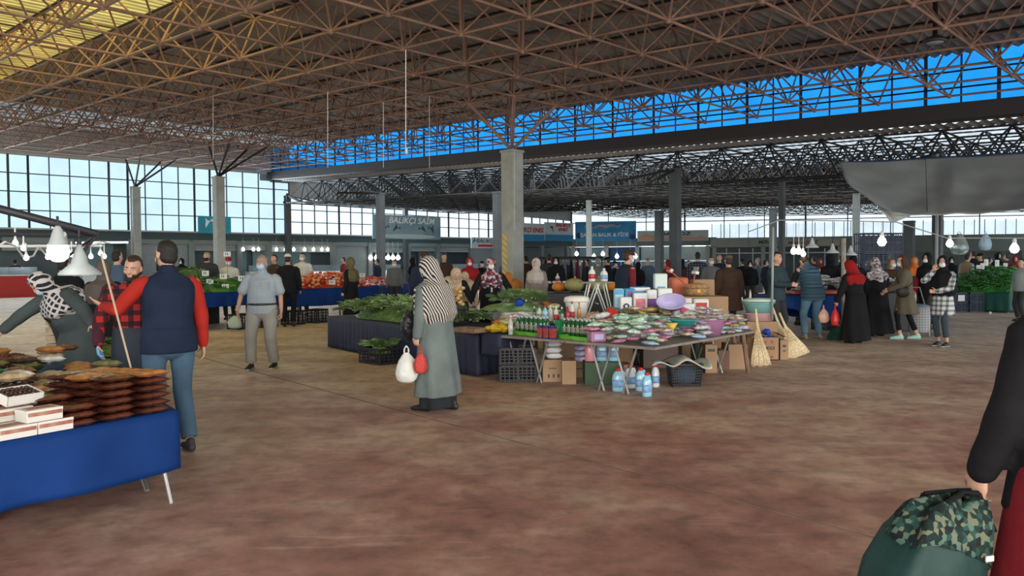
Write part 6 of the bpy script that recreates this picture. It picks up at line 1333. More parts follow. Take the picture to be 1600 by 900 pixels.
o.location.z = .0; o.scale = (1.6, 1.6, 4.2)
def pushbroom(label, p0, p1, hm, sm_, bm2):
    t_ = thing('push_broom', label, 'broom', p1); p1 = Vector(p1); a = Vector(p0) - p1; mb = MB(); mb.tube((0, 0, 0), a, .012, 8); mb.build('handle', sm_, t_); d = a.normalized()
    R3 = d.to_track_quat('Z', 'Y').to_matrix(); mb = MB(); mb.box(R3 @ Vector((0, 0, -.02)), (.30, .06, .05), rot=R3); mb.build('head', hm, t_, bevel=.006); mb = MB()
    for q in range(24): x = -.14 + .28 * q / 23; mb.tube(R3 @ Vector((x, 0, -.04)), R3 @ Vector((x * 1.15, 0, -.12)), .008, 4)
    b_ = mb.build('bristles', bm2, t_); b_['kind'] = 'stuff'
pushbroom('broom with a red and cream head pointing up over the island', pd(1078, 450, 12.9), pd(1048, 424, 12.9), mat('cream_broom_head', (.55, .48, .36), .6), mat('red_brown_stick', (.35, .08, .05), .5), mat('red_bristles', (.50, .06, .03), .7))
pushbroom('broom with a pale horizontal head above the small carton', pd(1079, 465, 13.4), pd(1086, 428, 13.4), whitepl, mat('red_stick', (.5, .04, .03), .5), mat('grey_bristles', (.3, .3, .32), .7))
packbox('orange-red plastic crate standing behind the packs', bk0(1060, 13.65, .0), .3, .3, 1.3, mat('orange_plastic', (.50, .12, .05), .5)); packbox('white and red framed box right of the basket', (2.86, 12.2, .602), .24, .2, .40, whitepl, (.55, .6, .7), redl)
packbox('white box of skewers with small black prints', bk0(1068, 11.6, .602), .30, .2, .36, wpk, (.18, .14, .7), dkp); tub('small turquoise bowl behind the white box', (2.80, 11.93, .604), .11, .12, turq, .8)

mb = MB(); mb.ell((0, 0, .10), (.12, .09, .10), 16, 10); mb.tube((0, 0, .1), (0, -.13, .12), .05, 10); o = mb.build('green_watering_toy', pepm, smooth=True); o.location = (2.84, 12.48, .603); tag(o, 'rounded green plastic vessel beside the small turquoise bowl', 'vessel'); tub('bright red basket in front of the framed box', (2.99, 11.76, .604), .115, .12, polyr, .8)

# funnel
mb = MB(); mb.lathe([(.07, .14), (.015, .06), (.012, 0)], 16); o = mb.build('funnel', mat('mustard_plastic', (.55, .38, .05), .4), smooth=True, solid=.004); o.location = gp(1050, 512, .78); o.rotation_euler = (0, 0, 0); tag(o, 'mustard yellow funnel standing in the packets', 'funnel'); tub('teal shallow bowl behind the mauve tub', gp(1068, 509, .78), .16, .07, mat('teal_plastic', (.03, .22, .22), .4), .7)
# soap boxes
packbox('white and pink carton standing among the mint packets', gp(1004, 530, .62) + Vector((0, 0, .03)), .09, .07, .20, wpk, (.75, .25, .9), pinkp, .2, 'soap_carton', cat='carton'); packbox('small blue tub carton right of the mint packets', gp(1028, 528, .62) + Vector((0, 0, .06)), .13, .10, .10, mat('sky_blue_card', (.24, .42, .60), .5), rz=-.3, name='soap_carton', cat='carton'); packbox('mauve front box at the left of the mint heap', gp(932, 534, .602), .20, .14, .13, mauve, (.5, .5, .6), lilac, .35, 'soap_carton', cat='carton')
# ---------------------------------------------------------------- under and in front of the island
def carton(label, px0, px1, py, h, dpt, m=None, rz=0, flaps=False, name='cardboard_box', marks=None):
    a, b_ = gp(px0, py), gp(px1, py); w = (b_ - a).length; c = (a + b_) / 2 + Vector((0, dpt / 2, 0)); t_ = thing(name, label, 'box', (c.x, c.y, 0), rz); m = m or cardb
    if flaps:
        wallbox(w, dpt, h, .012).build('box', m, t_); 
        for s_ in (-1, 1): mb = MB(); mb.box((s_ * (w / 2 + .07), 0, h + .03), (.16, dpt * .95, .008), rot=Matrix.Rotation(s_ * .45, 3, 'Y')); mb.build('flap', m, t_)
    else:
        mb = MB(); mb.box((0, 0, h / 2), (w, dpt, h)); mb.build('box', m, t_, bevel=.006); mb = MB(); mb.box((0, 0, h + .001), (.05, dpt * .98, .003)); mb.build('tape', mat('brown_tape', (.30, .17, .07), .3), t_)
    if marks: mb = MB(); [mb.box((w * x, -dpt / 2 - .001, h * z), (w * sx, .003, h * sz)) for x, z, sx, sz in marks]; mb.build('printed_marks', dkp, t_)
    return t_
c = carton('brown carton with small black handling marks beside the black crates', 848, 886, 597, .29, .30, marks=[(-.25, .28, .08, .16), (-.05, .28, .08, .16), (.15, .28, .08, .16), (-.1, .62, .3, .04)]); cz = .294; cc = Vector(c.location)
for k_ in range(5):
    o = pillow(.22, .10, .07, 8, wr=.05, seed=k_).build('tissue_pack', wpk, smooth=True); o.location = (cc.x - .01 * (k_ % 3), cc.y + (-.055, .055, -.055, .055, 0)[k_], cz + (.004, .004, .080, .080, .156)[k_]); tag(o, 'white tissue pack in the pile on the carton with black marks', 'pack', 'tissue packs on the carton')
for k_ in range(3):
    o = pillow(.15, .10, .07, 8, wr=.05, seed=k_ + 9).build('violet_roll_pack', mat('white_violet_wrap', (.55, .55, .62), .4, var=.7, vscale=14, var_col=(.08, .06, .30)), smooth=True); o.location = (cc.x + .34, cc.y + .03, .246 + .076 * k_); tag(o, ['lowest', 'middle', 'topmost'][k_] + ' violet and white pack beside the tissue packs', 'pack')
carton('small brown carton between the marked carton and the green one', 892, 916, 590, .24, .30, marks=[(0, .5, .5, .05)]); cg = carton('dark green carton carrying the blue and pink jugs', 914, 970, 602, .29, .32, cardg); cgv = Vector(cg.location)
mb = MB(); mb.box((0, 0, 0), (.10, .30, .20)); 
carton('brown carton end next to the green carton', 975, 988, 604, .27, .34)
mb = MB(); mb.box((0, 0, .15), (.18, .3, .3)); o = mb.build('cardboard_box', cardb); o.location = (cgv.x - .42, cgv.y + .1, 0); tag(o, 'carton hidden behind the violet packs', 'box')
for k_, (dx, m_, cm, lb) in enumerate(((-.15, pinkq, capr, 'pink jug with a red cap on the green carton'), (.0, ltblue, capr, 'left of two light blue jugs on the green carton'), (.15, ltblue, capb, 'right of two light blue jugs on the green carton'))):
    bottle(lb, (cgv.x + dx, cgv.y - .04 + .02 * (k_ % 2), .295), .27, .068, m_, cm, bluel if k_ > 0 else None, 'jug', 0, handle=True, name='jug')
for k_, (px, py, m_) in enumerate(((966, 611, ltblue), (984, 606, wpk), (1001, 610, ltblue), (1011, 619, ltblue), (1024, 604, wpk))):
    p = gp(px, py); bottle(['light blue jug with a white top leftmost on the floor', 'white jug second from the left on the floor', 'light blue jug in the middle on the floor', 'light blue jug standing nearest the camera on the floor', 'white jug rightmost on the floor'][k_], p, .28, .075, m_, capr, bluel, 'jug', .3 * k_, handle=True, name='jug')
# black crates
g = gp(806, 597);
for l in range(2): vcrate(['lower empty black crate under the bottle table', 'upper empty black crate under the bottle table'][l], (g.x + .02, g.y + .22, .0 + l * .226), .05, .46, .42, .21)
carton('brown carton behind the black crates', 850, 930, 572, .42, .4); carton('wide brown carton under the bottle table', 935, 990, 572, .36, .3)
# dark boxes under the right part
carton('large grey-brown box under the packet table', 1005, 1060, 575, .46, .5, mat('grey_cardboard', (.17, .13, .12), .85)); carton('grey-brown box under the back of the packet table', 978, 1010, 568, .44, .4, mat('grey_cardboard', (.17, .13, .12), .85)); carton('brown carton right of the laundry basket', 1102, 1121, 583, .40, .36, marks=[(0, .8, .6, .1)]); carton('green and brown carton above the laundry basket', 1086, 1102, 574, .44, .3, cardg); carton('open low carton right of the laundry basket', 1122, 1140, 578, .28, .35, mat('dark_cardboard', (.16, .09, .055), .85)); carton('wide brown carton under the right table edge', 1138, 1168, 577, .36, .4, flaps=False)
# laundry basket with a folded mat
g = gp(1074, 606); t_ = thing('laundry_basket', 'black latticed laundry basket under a folded striped mat', 'basket', (g.x, g.y + .18, 0)); mb = MB(); bw, bd, bh = .40, .30, .28
for q in range(15):
    x = -1 + 2 * q / 14
    for s_ in (-1, 1): mb.tube((x * bw / 2 * .85, s_ * bd / 2 * .85, 0), (x * bw / 2, s_ * bd / 2, bh), .006, 4)
for q in range(11):
    y = -1 + 2 * q / 10
    for s_ in (-1, 1): mb.tube((s_ * bw / 2 * .85, y * bd / 2 * .85, 0), (s_ * bw / 2, y * bd / 2, bh), .006, 4)
for q in range(9):
    z = bh * q / 8; f = .85 + .15 * q / 8
    for a, b_ in (((-1, -1), (1, -1)), ((1, -1), (1, 1)), ((1, 1), (-1, 1)), ((-1, 1), (-1, -1))): mb.tube((a[0] * bw / 2 * f, a[1] * bd / 2 * f, z), (b_[0] * bw / 2 * f, b_[1] * bd / 2 * f, z), .006 if q < 8 else .014, 4)
mb.box((0, 0, .01), (bw * .85, bd * .85, .02)); mb.build('lattice', blackpl, t_); mb = MB(); mb.ell((0, 0, .13), (.15, .11, .12), 14, 8); mb.build('blue_contents', mat('dull_blue_cloth', (.08, .15, .26), .8), t_)
rows = []
for r in range(13):
    row = []
    for q in range(21):
        x = -.37 + .72 * q / 20; y = -.22 + .42 * r / 12; z = .30 + .035 * math.sin(q * .6 + r * .3) - .10 * max(0, abs(x) - .22) - .25 * max(0, abs(y) - .16) * (1 if y < 0 else .3) + .05 * math.exp(-((x) / .1) ** 2); row.append((x, y, z))
    rows.append(row)
matm = pattern_mat('pastel_striped_mat', 'stripes', [(.28, .48, .56), (.62, .42, .22)], 4.5, rot=(0, 0, .4), dist=3.5); mb = MB(); mb.grid(rows); o = mb.build('folded_mat', matm, smooth=True, solid=.014); o.location = (g.x - .03, g.y + .17, 0); o.rotation_euler = (0, 0, -.15); tag(o, 'folded pastel striped mat draped over the laundry basket', 'mat')
# brooms
straw = mat('pale_straw', (.64, .52, .33), .8, var=.3, vscale=30); straw2 = mat('broom_binding', (.35, .28, .16), .8)
def broom(label, base, h=.72, lean=(0, 0), rz=0, w=.17, group=None):
    t_ = thing('straw_broom', label, 'broom', base, rz, group); t_.rotation_euler = (lean[0], lean[1], rz); random.seed(int(base[0] * 100) & 255)
    mb = MB(); hh = h * .62
    for q in range(110):
        a = random.uniform(0, 6.28); r = math.sqrt(random.random()); x0, y0 = r * math.cos(a), r * math.sin(a); mb.tube((x0 * w * random.uniform(.92, 1.06), y0 * .04, random.uniform(0, .03)), (x0 * .035, y0 * .02, hh * random.uniform(.93, 1.0)), .0045, 3, cap=False)
    b_ = mb.build('bristles', straw, t_); b_['kind'] = 'stuff'; mb = MB(); mb.lathe([(w * .93, .02), (w * .8, hh * .3), (w * .50, hh * .62), (w * .22, hh), (.02, hh * 1.12)], 16, sy=.22); mb.build('straw_body', straw, t_, smooth=True)
    mb = MB(); mb.lathe([(.030, hh * .98), (.020, hh * 1.3), (.017, h)], 10); mb.build('handle', straw, t_, smooth=True); mb = MB()
    for z, r in ((hh * .62, w * .53), (hh * .70, w * .45), (hh * 1.0, .034)): mb.lathe([(r, z - .006), (r * 1.02, z), (r * .98, z + .006)], 16, sy=.26)
    mb.build('binding', straw2, t_); return t_
g = gp(1189, 573); broom('large pale straw broom leaning at the right corner of the island, nearest', (g.x, g.y, .0), .86, (-.10, -.06), .05, .17)
g = gp(1247, 559); broom('widest straw broom at the right end of the broom row', (g.x, g.y, 0), .78, (-.12, -.36), 0, .23); g = gp(1238, 557); broom('straw broom just left of the widest one', (g.x, g.y + .14, .0), .86, (-.12, -.30), .1, .16); g = gp(1226, 553); broom('straw broom third from the right in the broom row', (g.x - .05, g.y + .28, .0), .80, (-.1, -.16), 0, .11); g = gp(1214, 552); broom('straw broom at the left end of the broom row', (g.x - .03, g.y + .35, .0), .88, (-.08, -.24), 0, .10)
bc = carton('open carton with red print holding blue plastic bags', 1188, 1218, 563, .36, .35, flaps=True, marks=None); 
mb = MB(); 
for x, z in ((-.22, .8), (.1, .8), (-.22, .45), (.1, .15)): mb.box((x * .33, -.178, .36 * z), (.035, .003, .04))
mb.build('red_marks', redl, bc); text_mesh('carton_lettering', 'AICCI', .07, mat('brown_print', (.10, .04, .03), .6), bc, (-.02, -.180, .19))
bb = mat('cobalt_plastic_bag', (.02, .07, .45), .35, bump=.8, bscale=14)
for k_ in range(3): o = pillow(.11, .11, .09, 10, wr=.4, seed=k_).build('blue_bag', bb, smooth=True); o.location = (bc.location.x + (-.068, .068, 0)[k_], bc.location.y + (-.04, .02, .0)[k_], (.27, .27, .385)[k_]); o.rotation_euler = (.0, .0, .3 * k_); tag(o, ['lower left', 'lower right', 'topmost'][k_] + ' blue plastic bag stuffed in the open carton', 'bag')
carton('small plain carton with a dark stamp right of the printed one', 1219, 1232, 562, .31, .22, marks=[(0, .7, .4, .12), (0, .45, .3, .06)])
# front edge of the packet table, filled right to the rim
def edge_row(P0, P1, n_, mats, lab, group, seed, inset=.10, z=.604):
    random.seed(seed); d = (P1 - P0); nn_ = Vector((-d.y, d.x)).normalized(); nn_ = nn_ if nn_.y > 0 else -nn_
    for q in range(n_):
        f = (q + .5) / n_; p = P0 + d * f + nn_ * (inset + random.uniform(-.02, .10)); o = puts(pk, Vector((p.x, p.y, z + random.random() * .07)), 0, lab, group, 'packet', ku, rot=(random.uniform(-.2, .3), random.uniform(-.25, .25), random.uniform(0, 6.28)), sc=random.uniform(.7, 1.0)); o.material_slots[0].link = 'OBJECT'; o.material_slots[0].material = random.choice(mats)
edge_row(W_.lerp(S_, .62), S_, 16, [mint, whp_, pinkp, mint], 'packet lying along the near left rim of the packet table', 'packets along the near rim', 41)
edge_row(S_, S_.lerp(E_, .95), 34, [beip, whp_, lilp, pinkp, bluep, whp_], 'packet lying along the right rim of the packet table', 'packets along the right rim', 42)
# ---------------------------------------------------------------- left middle stalls: greens and tomatoes on blue cloths
def row_table(lab, lab2, x0, y0, x1, y1, z, dpt, hem, m, fold=.03, seed=0, leg='wood', lens=.5):
    a, b_ = Vector(xy(x0, y0, z)), Vector(xy(x1, y1, z)); d = (b_ - a).normalized(); n_ = Vector((-d.y, d.x)); n_ = n_ if n_.y > 0 else -n_; q = [tuple(a), tuple(b_), tuple(b_ + n_ * dpt), tuple(a + n_ * dpt)]
    table(lab, q, z - .015, leg=leg); tablecloth(lab2, q, z - .008, hem, m, fold, seed, lens=lens); return a, d, n_, (b_ - a).length
TZ = .90
aT, dT, nT, LT = row_table('wooden trestle table of greens in front of the cream column', 'blue cloth under the heap of greens and price cards', 318, 458, 452, 452, TZ, 1.5, .55, blue_cl, .03, 11)
aU, dU, nU, LU = row_table('table carrying the heap of tomatoes', 'blue cloth under the heap of tomatoes', 462, 452, 582, 448, TZ, 1.5, .42, blue_cl, .04, 12, lens=.9)
aX, dX, nX, LX = row_table('table of tomatoes to the right of the dark-robed woman', 'blue cloth right of the dark-robed woman', 590, 446, 640, 441, .85, 1.3, .15, blue_cl, .04, 13, lens=.6)
def tp(a, d, n_, u, v, z): p = a + d * u + n_ * v; return Vector((p.x, p.y, z))
rT = math.atan2(dT.y, dT.x)
mound('heap of green peppers and herbs on the left blue table', tp(aT, dT, nT, LT / 2, .7, 0).xy, LT * .52, .75, .30, pepd, rT, z0=TZ)
mb = MB(); mb.path([(-.09, 0, .012), (-.03, 0, .024), (.04, 0, .02), (.10, 0, .012)], .014, 6); mb.path([(-.02, .04, .012), (.05, .05, .02), (.10, .06, .012)], .012, 6); gpz = mb.build('green_pepper', pepm, smooth=True); gu = [0]
random.seed(14)
for q in range(100):
    u, v = random.uniform(.05, LT - .05), random.uniform(.05, 1.2); e_ = max(0, 1 - ((u - LT / 2) / (LT * .52)) ** 2) * max(0, 1 - ((v - .7) / .75) ** 2)
    if q < 70: o = puts(gpz, tp(aT, dT, nT, u, v, TZ + .30 * e_ ** .75), 0, 'green pepper in the heap on the left blue table', 'green peppers on the left table', 'vegetable', gu, rot=(random.uniform(-.3, .3), random.uniform(-.3, .3), random.uniform(0, 6.28)), sc=random.uniform(.9, 1.3)); o.material_slots[0].link = 'OBJECT'; o.material_slots[0].material = pepm if q % 3 == 0 else pepd
    else: puts(lf, tp(aT, dT, nT, u, v, TZ + .28 * e_ ** .75), 0, 'bunch of herbs in the heap on the left blue table', 'herb bunches on the left table', 'vegetables', lu, rot=(random.uniform(-.3, .3), random.uniform(-.3, .3), random.uniform(0, 6.28)), sc=random.uniform(.7, 1.0))
c = tp(aT, dT, nT, LT * .45, 2.1, 0); mound('tall heap of dark leaves behind the left blue table', c.xy, .75, .5, .55, leafm, rT, z0=.9, power=.9, rough=.12); mb = MB(); mb.box((0, 0, .44), (1.4, .9, .88)); o = mb.build('display_stand', blackpl, bevel=.02); o.location = c; o.rotation_euler = (0, 0, rT); tag(o, 'dark stand carrying the tall heap of leaves', 'stand')
random.seed(15)
for q in range(35):
    a = random.uniform(0, 6.28); r = random.random() ** .5; o = puts(lf, Vector((c.x + .72 * r * math.cos(a), c.y + .48 * r * math.sin(a), .9 + .55 * (1 - r * r))), 0, 'bunch of dark leaves on the tall heap', 'leaf bunches on the tall heap', 'vegetables', lu, rot=(random.uniform(-.6, .6), random.uniform(-.6, .6), random.uniform(0, 6.28)), sc=random.uniform(.8, 1.2))
# price cards
cardw = mat('white_price_card', (.62, .63, .60), .6)
def card(label, p, w=.18, h=.13, rz=0, st=.25, n_=2):
    t_ = thing('price_card', label, 'sign', p, rz); mb = MB(); mb.box((0, 0, st + h / 2), (w, .006, h)); mb.build('card', cardw, t_); mb = MB(); mb.tube((0, .005, 0), (0, .005, st + .03), .006, 5); mb.build('stick', woodm, t_)
    mb = MB()
    for q in range(n_): mb.box((-.2 * w + .25 * w * q, -.005, st + h * .55), (.10 * w, .002, h * .5))
    mb.build('handwriting', dkp, t_); return t_
Yc = aT.y + .8
for k_, (x, y) in enumerate(((321, 427), (349, 432), (355, 397), (328, 440), (352, 448), (378, 435), (470, 437), (519, 441), (566, 430))):
    Y = Yc + (1.3 if k_ == 2 else 0) if k_ < 6 else (aU.y + .5 if k_ < 8 else aX.y + .3); p = pd(x, y, Y); st = max(.06, p.z - .065 - TZ - .1); card('white price card ' + ['at the left end of the greens', 'second from the left in the greens', 'highest, stuck in the tall leaf heap', 'lying low at the left front of the greens', 'low in front of the greens beside the walking man', 'beside the walking man, in the greens', 'left of the tomatoes', 'in the front of the tomatoes', 'behind the dark-robed woman'][k_], (p.x, p.y, p.z - st - .065), st=st, rz=.1 * (k_ % 3 - 1))
# tomatoes
tomm = mat('tomato_red', (.62, .11, .04), .3, var=.5, vscale=5, var_col=(.50, .20, .07)); mb = MB(); mb.ell((0, 0, .04), (.047, .047, .038), 10, 7); to = mb.build('tomato', tomm, smooth=True); tu = [0]
def tomatoes(a, d, n_, L, dpt, n0, h, lab, grp, seed, zt):
    c = a + d * (L / 2) + n_ * dpt / 2; mound('tomatoes heaped beneath ' + lab, c, L * .48, dpt * .50, h * .9, tomm, math.atan2(d.y, d.x), z0=zt, power=.9, rough=.02, name='tomato_heap'); random.seed(seed)
    for q in range(n0):
        u = random.uniform(.02, .98); v = random.random() ** 1.4 * .8 + .02; e_ = max(0, 1 - (2 * u - 1) ** 2) * max(0, 1 - ((v - .5) / .52) ** 2); hz = h * min(1, (1 - (1 - min(1, e_)) ** 1.8)) ; puts(to, tp(a, d, n_, u * L, v * dpt, zt + max(0, hz * .92) - .005), 0, lab.replace('the ', 'tomato in the ', 1), grp, 'tomato', tu, rot=(random.uniform(-.5, .5), 0, random.random() * 6), sc=random.uniform(.95, 1.3)); q_ = C.objects[-1]; q_.material_slots[0].link = 'OBJECT'; q_.material_slots[0].material = random.choice([tomm, mat('light_tomato', (.72, .30, .14), .3), mat('deep_tomato', (.52, .06, .03), .3)])
tomatoes(aU, dU, nU, LU, 1.3, 200, .30, 'the big tomato heap on the blue table', 'tomatoes of the big heap', 16, TZ)
tomatoes(aX - dX * .15, dX, nX, LX * .75, 1.1, 60, .20, 'the smaller tomato heap right of the dark-robed woman', 'tomatoes of the smaller heap', 17, .85)
# crates and bag under the left table
for k_, (x, y, w) in enumerate(((372, 515, .48), (410, 512, .48), (455, 508, .46), (492, 505, .46))):
    g = gp(x, y); vcrate(['dark crate under the greens table at left', 'dark crate second under the greens table', 'dark crate behind the legs of the walking man', 'dark crate under the tomato table'][k_], (g.x, g.y + .2, 0), rT, w, .4, .36)
o = bag_mesh(.32, .30, .8, handles=False, seed=21).build('cabbage_bag', mat('pale_green_bag', (.36, .44, .34), .4, bump=.5), smooth=True); g = gp(373, 515); o.location = (g.x + .05, g.y - .42, .43); tag(o, 'pale green bag standing before the dark crate', 'bag')
# far-left part: pallets, greens, red-brown tray table behind plaid man
mound('scattered greens on the low table behind the plaid man', pd(150, 520, 9.6).xy, .5, .35, .12, leafm, 0, z0=.50); mb = MB(); mb.box((0, 0, .24), (1.3, .9, .48)); o = mb.build('low_crate_table', mat('grey_crate_wood', (.20, .19, .17), .8, var=.3), bevel=.02); p = pd(150, 520, 9.6); o.location = (p.x, p.y, 0); tag(o, 'low grey crate table with greens behind the date stall', 'table')
random.seed(19)
for q in range(12): puts(lf, Vector((p.x + random.uniform(-.42, .42), p.y + random.uniform(-.28, .28), .56 + random.uniform(0, .05))), 0, 'bunch of greens on the low crate table', 'greens on the low crate table', 'vegetables', lu, rot=(0, random.uniform(-.3, .1), random.uniform(0, 6.28)), sc=.8)
tp_ = pd(145, 460, 13); mb = MB(); [mb.box((0, 0, .03 + .13 * q), (1.1, .8, .09)) for q in range(6)]; t_ = thing('pallet_stack', 'stack of pale wooden trays behind the black-coated woman', 'pallets', (tp_.x, tp_.y, 0)); mb.build('boards', mat('pale_wood', (.42, .33, .22), .8, var=.2), t_)
# ---------------------------------------------------------------- back table with cabbages, behind the black-coated woman
aK, dK, nK, LK = row_table('table of leafy greens behind the bottles', 'pale plastic sheet under the leafy greens', 790, 488, 868, 486, .75, 1.0, .58, mat('wrinkled_white_sheet', (.50, .51, .47), .5, bump=.9, bscale=12), .03, 15, lens=.3)
mound('heap of broad green leaves on the pale sheet', tp(aK, dK, nK, LK * .45, .55, 0).xy, .60, .42, .15, leaf2, 0, z0=.75, rough=.2); random.seed(20)
for q in range(48): u, v = random.uniform(.05, LK * .85), random.uniform(.1, .9); e_ = max(0, 1 - ((u - LK * .45) / .65) ** 2); puts(lf, tp(aK, dK, nK, u, v, .76 + .20 * e_), 0, 'bunch of broad green leaves on the pale sheet', 'leaf bunches on the pale sheet', 'vegetables', lu, rot=(random.uniform(-.5, .3), random.uniform(-.6, .1), random.uniform(0, 6.28)), sc=random.uniform(.7, 1.1)).material_slots[0].link = 'OBJECT'
for o_ in [x for x in C.objects if x.get('group') == 'leaf bunches on the pale sheet']: o_.material_slots[0].material = leaf2
o = pillow(.16, .13, .12, 8, wr=.4).build('blue_bag', bb, smooth=True); o.location = tp(aK, dK, nK, .25, .03, .84); tag(o, 'small blue plastic bag on the greens beside the gloved hand', 'bag'); o = pillow(.24, .12, .09, 8, wr=.4).build('orange_bag', orangepk, smooth=True); o.location = tp(aK, dK, nK, LK * .88, .08, .80); o.rotation_euler = (0, .5, -.5); tag(o, 'orange bag at the right end of the pale sheet', 'bag')
# black-clothed table with white goods, pumpkins
aB, dB, nB, LB = row_table('table of eggs and bottles under a black cloth', 'black cloth on the table of white goods', 846, 444, 898, 443.4, .98, .8, .1, BLK, .02, 16)
for k_ in range(6): o = pillow(.13, .15, .07, 8, wr=.2, seed=k_).build('white_cheese_pack', wpk, smooth=True); o.location = tp(aB, dB, nB, .12 + .145 * k_, .2 + .04 * (k_ % 2), .985); tag(o, 'white pack lying on the black-clothed table', 'pack', 'white packs on the black cloth')
bottle('white bottle with a red band on the black-clothed table', tp(aB, dB, nB, LB * .62, .55, .985), .28, .06, whitepl, whitepl, redl); bottle('clear bottle at the left edge of the black-clothed table', tp(aB, dB, nB, .08, .55, .985), .30, .05, polyp, whitepl, bluel)
pum = mat('striped_pumpkin', (.18, .19, .08), .6, var=.6, vscale=6, var_col=(.36, .30, .12)); mb = MB(); mb.ell((0, 0, .13), (.20, .20, .14), 24, 12, fn=lambda d: 1 + .06 * math.cos(8 * math.atan2(d.y, d.x))); mb.tube((0, 0, .24), (.02, 0, .31), .02, 6); pmk = mb.build('pumpkin', pum, smooth=True)
pp = pd(908, 440, 17.0); mb = MB(); mb.box((0, 0, .47), (1.9, .8, .94)); o = mb.build('market_table', blackpl, bevel=.02); o.location = (pp.x + .15, pp.y, 0); tag(o, 'dark stand of pumpkins behind the folding rack', 'table')
tag(pmk, 'grey-green ribbed pumpkin, left one on the dark stand', 'pumpkin'); pmk.location = (pp.x - .15, pp.y - .1, .962)
o = pmk.copy(); C.objects.link(o); o.location = (pp.x + .35, pp.y - .1, .962); o['label'] = 'grey-green ribbed pumpkin, right one on the dark stand'
for k_ in range(4): mb = MB(); mb.ell((0, 0, .09), (.16, .14, .10), 12, 8, fn=lambda d: 1 + .15 * noise.noise(d * 3)); o = mb.build('pumpkin_piece', mat('orange_pumpkin_flesh', (.62, .22, .03), .6), smooth=True); o.location = (pp.x - .45 + .36 * k_, pp.y + .26, .955); tag(o, 'bright orange pumpkin piece behind the ribbed pumpkins', 'pumpkin', 'orange pumpkin pieces')
# dark garment rail
rp_ = pd(893, 430, 26.4); t_ = thing('garment_rail', 'dark garment rail hung with clothes behind the black-clothed table', 'rail', (rp_.x, rp_.y, 0)); mb = MB()
for x in (-1.0, 1.0): mb.tube((x, 0, 0), (x, 0, 1.72), .03, 6)
mb.tube((-1.05, 0, 1.72), (1.05, 0, 1.72), .05, 6); mb.build('frame', bk, t_)
for k_ in range(9):
    mb = MB(); x = -.85 + .21 * k_; loft(mb, [(Vector((x, 0, .75)), .09, .16), (Vector((x, 0, 1.2)), .07, .15), (Vector((x, 0, 1.55)), .05, .12), (Vector((x, 0, 1.68)), .02, .04)], 10); mb.build('hanging_garment', [BLK, cloth('wine_garment', (.10, .02, .035)), DKG, cloth('slate_garment', (.10, .13, .16))][k_ % 4], t_, smooth=True)
# ---------------------------------------------------------------- right: blue table of white goods
aR, dR, nR, LR = row_table('table of white goods under a blue cloth between the shoppers', 'blue cloth hanging in points under the white goods', 1208, 462, 1350, 461, .86, 1.2, lambda k, f: .46 + .12 * math.sin(f * 9), blue_cl, .035, 18, lens=.45)
mb = MB(); mb.box((0, 0, .03), (1.2, .7, .07)); o = mb.build('red_tray', mat('red_orange_tray', (.42, .06, .02), .5), bevel=.01); p = gp(1298, 458.5, .90); p.y += .36; o.location = (p.x, p.y + .35, .876); tag(o, 'long red-orange tray holding the white goods', 'tray')
random.seed(23); wst = mat('white_black_striped_cloth', (.56, .57, .58), .8, var=.95, vscale=16, var_col=(.03, .03, .03)); so = pillow(.24, .16, .06, 8, wr=.6, seed=3).build('folded_sock_pack', wst, smooth=True); su = [0]
for q in range(44): a, b_ = random.uniform(-.55, .55), random.uniform(-.3, .3); puts(so, Vector((p.x + a, p.y + .35 + b_, .90 + random.random() * .16 * (1 - (a / .6) ** 2))), 0, 'white and black folded textile in the red tray', 'folded textiles in the red tray', 'textile', su, rot=(random.uniform(-.4, .4), random.uniform(-.4, .4), random.random() * 6))
p2 = pd(1386, 455, 17.9)
for q in range(14): puts(so, Vector((p2.x + random.uniform(-.3, .3), p2.y + random.uniform(-.2, .2), .87 + random.random() * .14)), 0, 'white and black folded textile right of the floral-scarfed woman', 'folded textiles on the far table end', 'textile', su, rot=(random.uniform(-.4, .4), random.uniform(-.4, .4), random.random() * 6))
mb = MB(); mb.box((0, 0, .43), (.9, .7, .86)); o = mb.build('market_table', blackpl, bevel=.02); o.location = (p2.x, p2.y, 0); tag(o, 'dark table end behind the olive coat', 'table')
for k_, (x, y) in enumerate(((1300, 518), (1330, 516))): g = gp(x, y); vcrate(['black crate under the blue table, left', 'black crate under the blue table, right'][k_], (g.x, g.y + .5, 0), 0, .38, .4, .5)
g = gp(1278, 532); mound('dark green bundle on the floor beside the faded jeans', (g.x + .44, g.y + .1), .22, .2, .27, mat('dark_teal_bag', (.015, .06, .045), .5, var=.5, vscale=9), 0, z0=0, name='green_bundle', cat='bundle', rough=.1)
# shopping trolley
g = gp(1436, 527); t_ = thing('shopping_trolley', 'grey checked two-wheeled shopping trolley between the two women', 'trolley', (g.x, g.y, 0), R_(-25)); mb = MB(); loft(mb, [(Vector((0, 0, .10)), .17, .13), (Vector((0, 0, .14)), .20, .15), (Vector((0, .01, .4)), .205, .155), (Vector((0, .02, .62)), .19, .14)], 16, cap=False); mb.build('bag', pattern_mat('grey_check_bag', 'check', [(.20, .21, .22), (.34, .36, .37)], 6), t_, smooth=True)
mb = MB(); mb.ell((0, .02, .62), (.20, .15, .06), 16, 8); mb.build('top_flap', mat('teal_grey_flap', (.12, .18, .22), .8), t_, smooth=True); mb = MB(); mb.path([(-.12, .15, .08), (-.12, .17, .6), (-.22, .42, 1.0)], .011, 8); mb.path([(.12, .15, .08), (.12, .17, .6), (.02, .42, 1.0)], .011, 8); mb.tube((-.22, .42, 1.0), (.02, .42, 1.0), .014, 8); mb.build('frame', legm, t_)
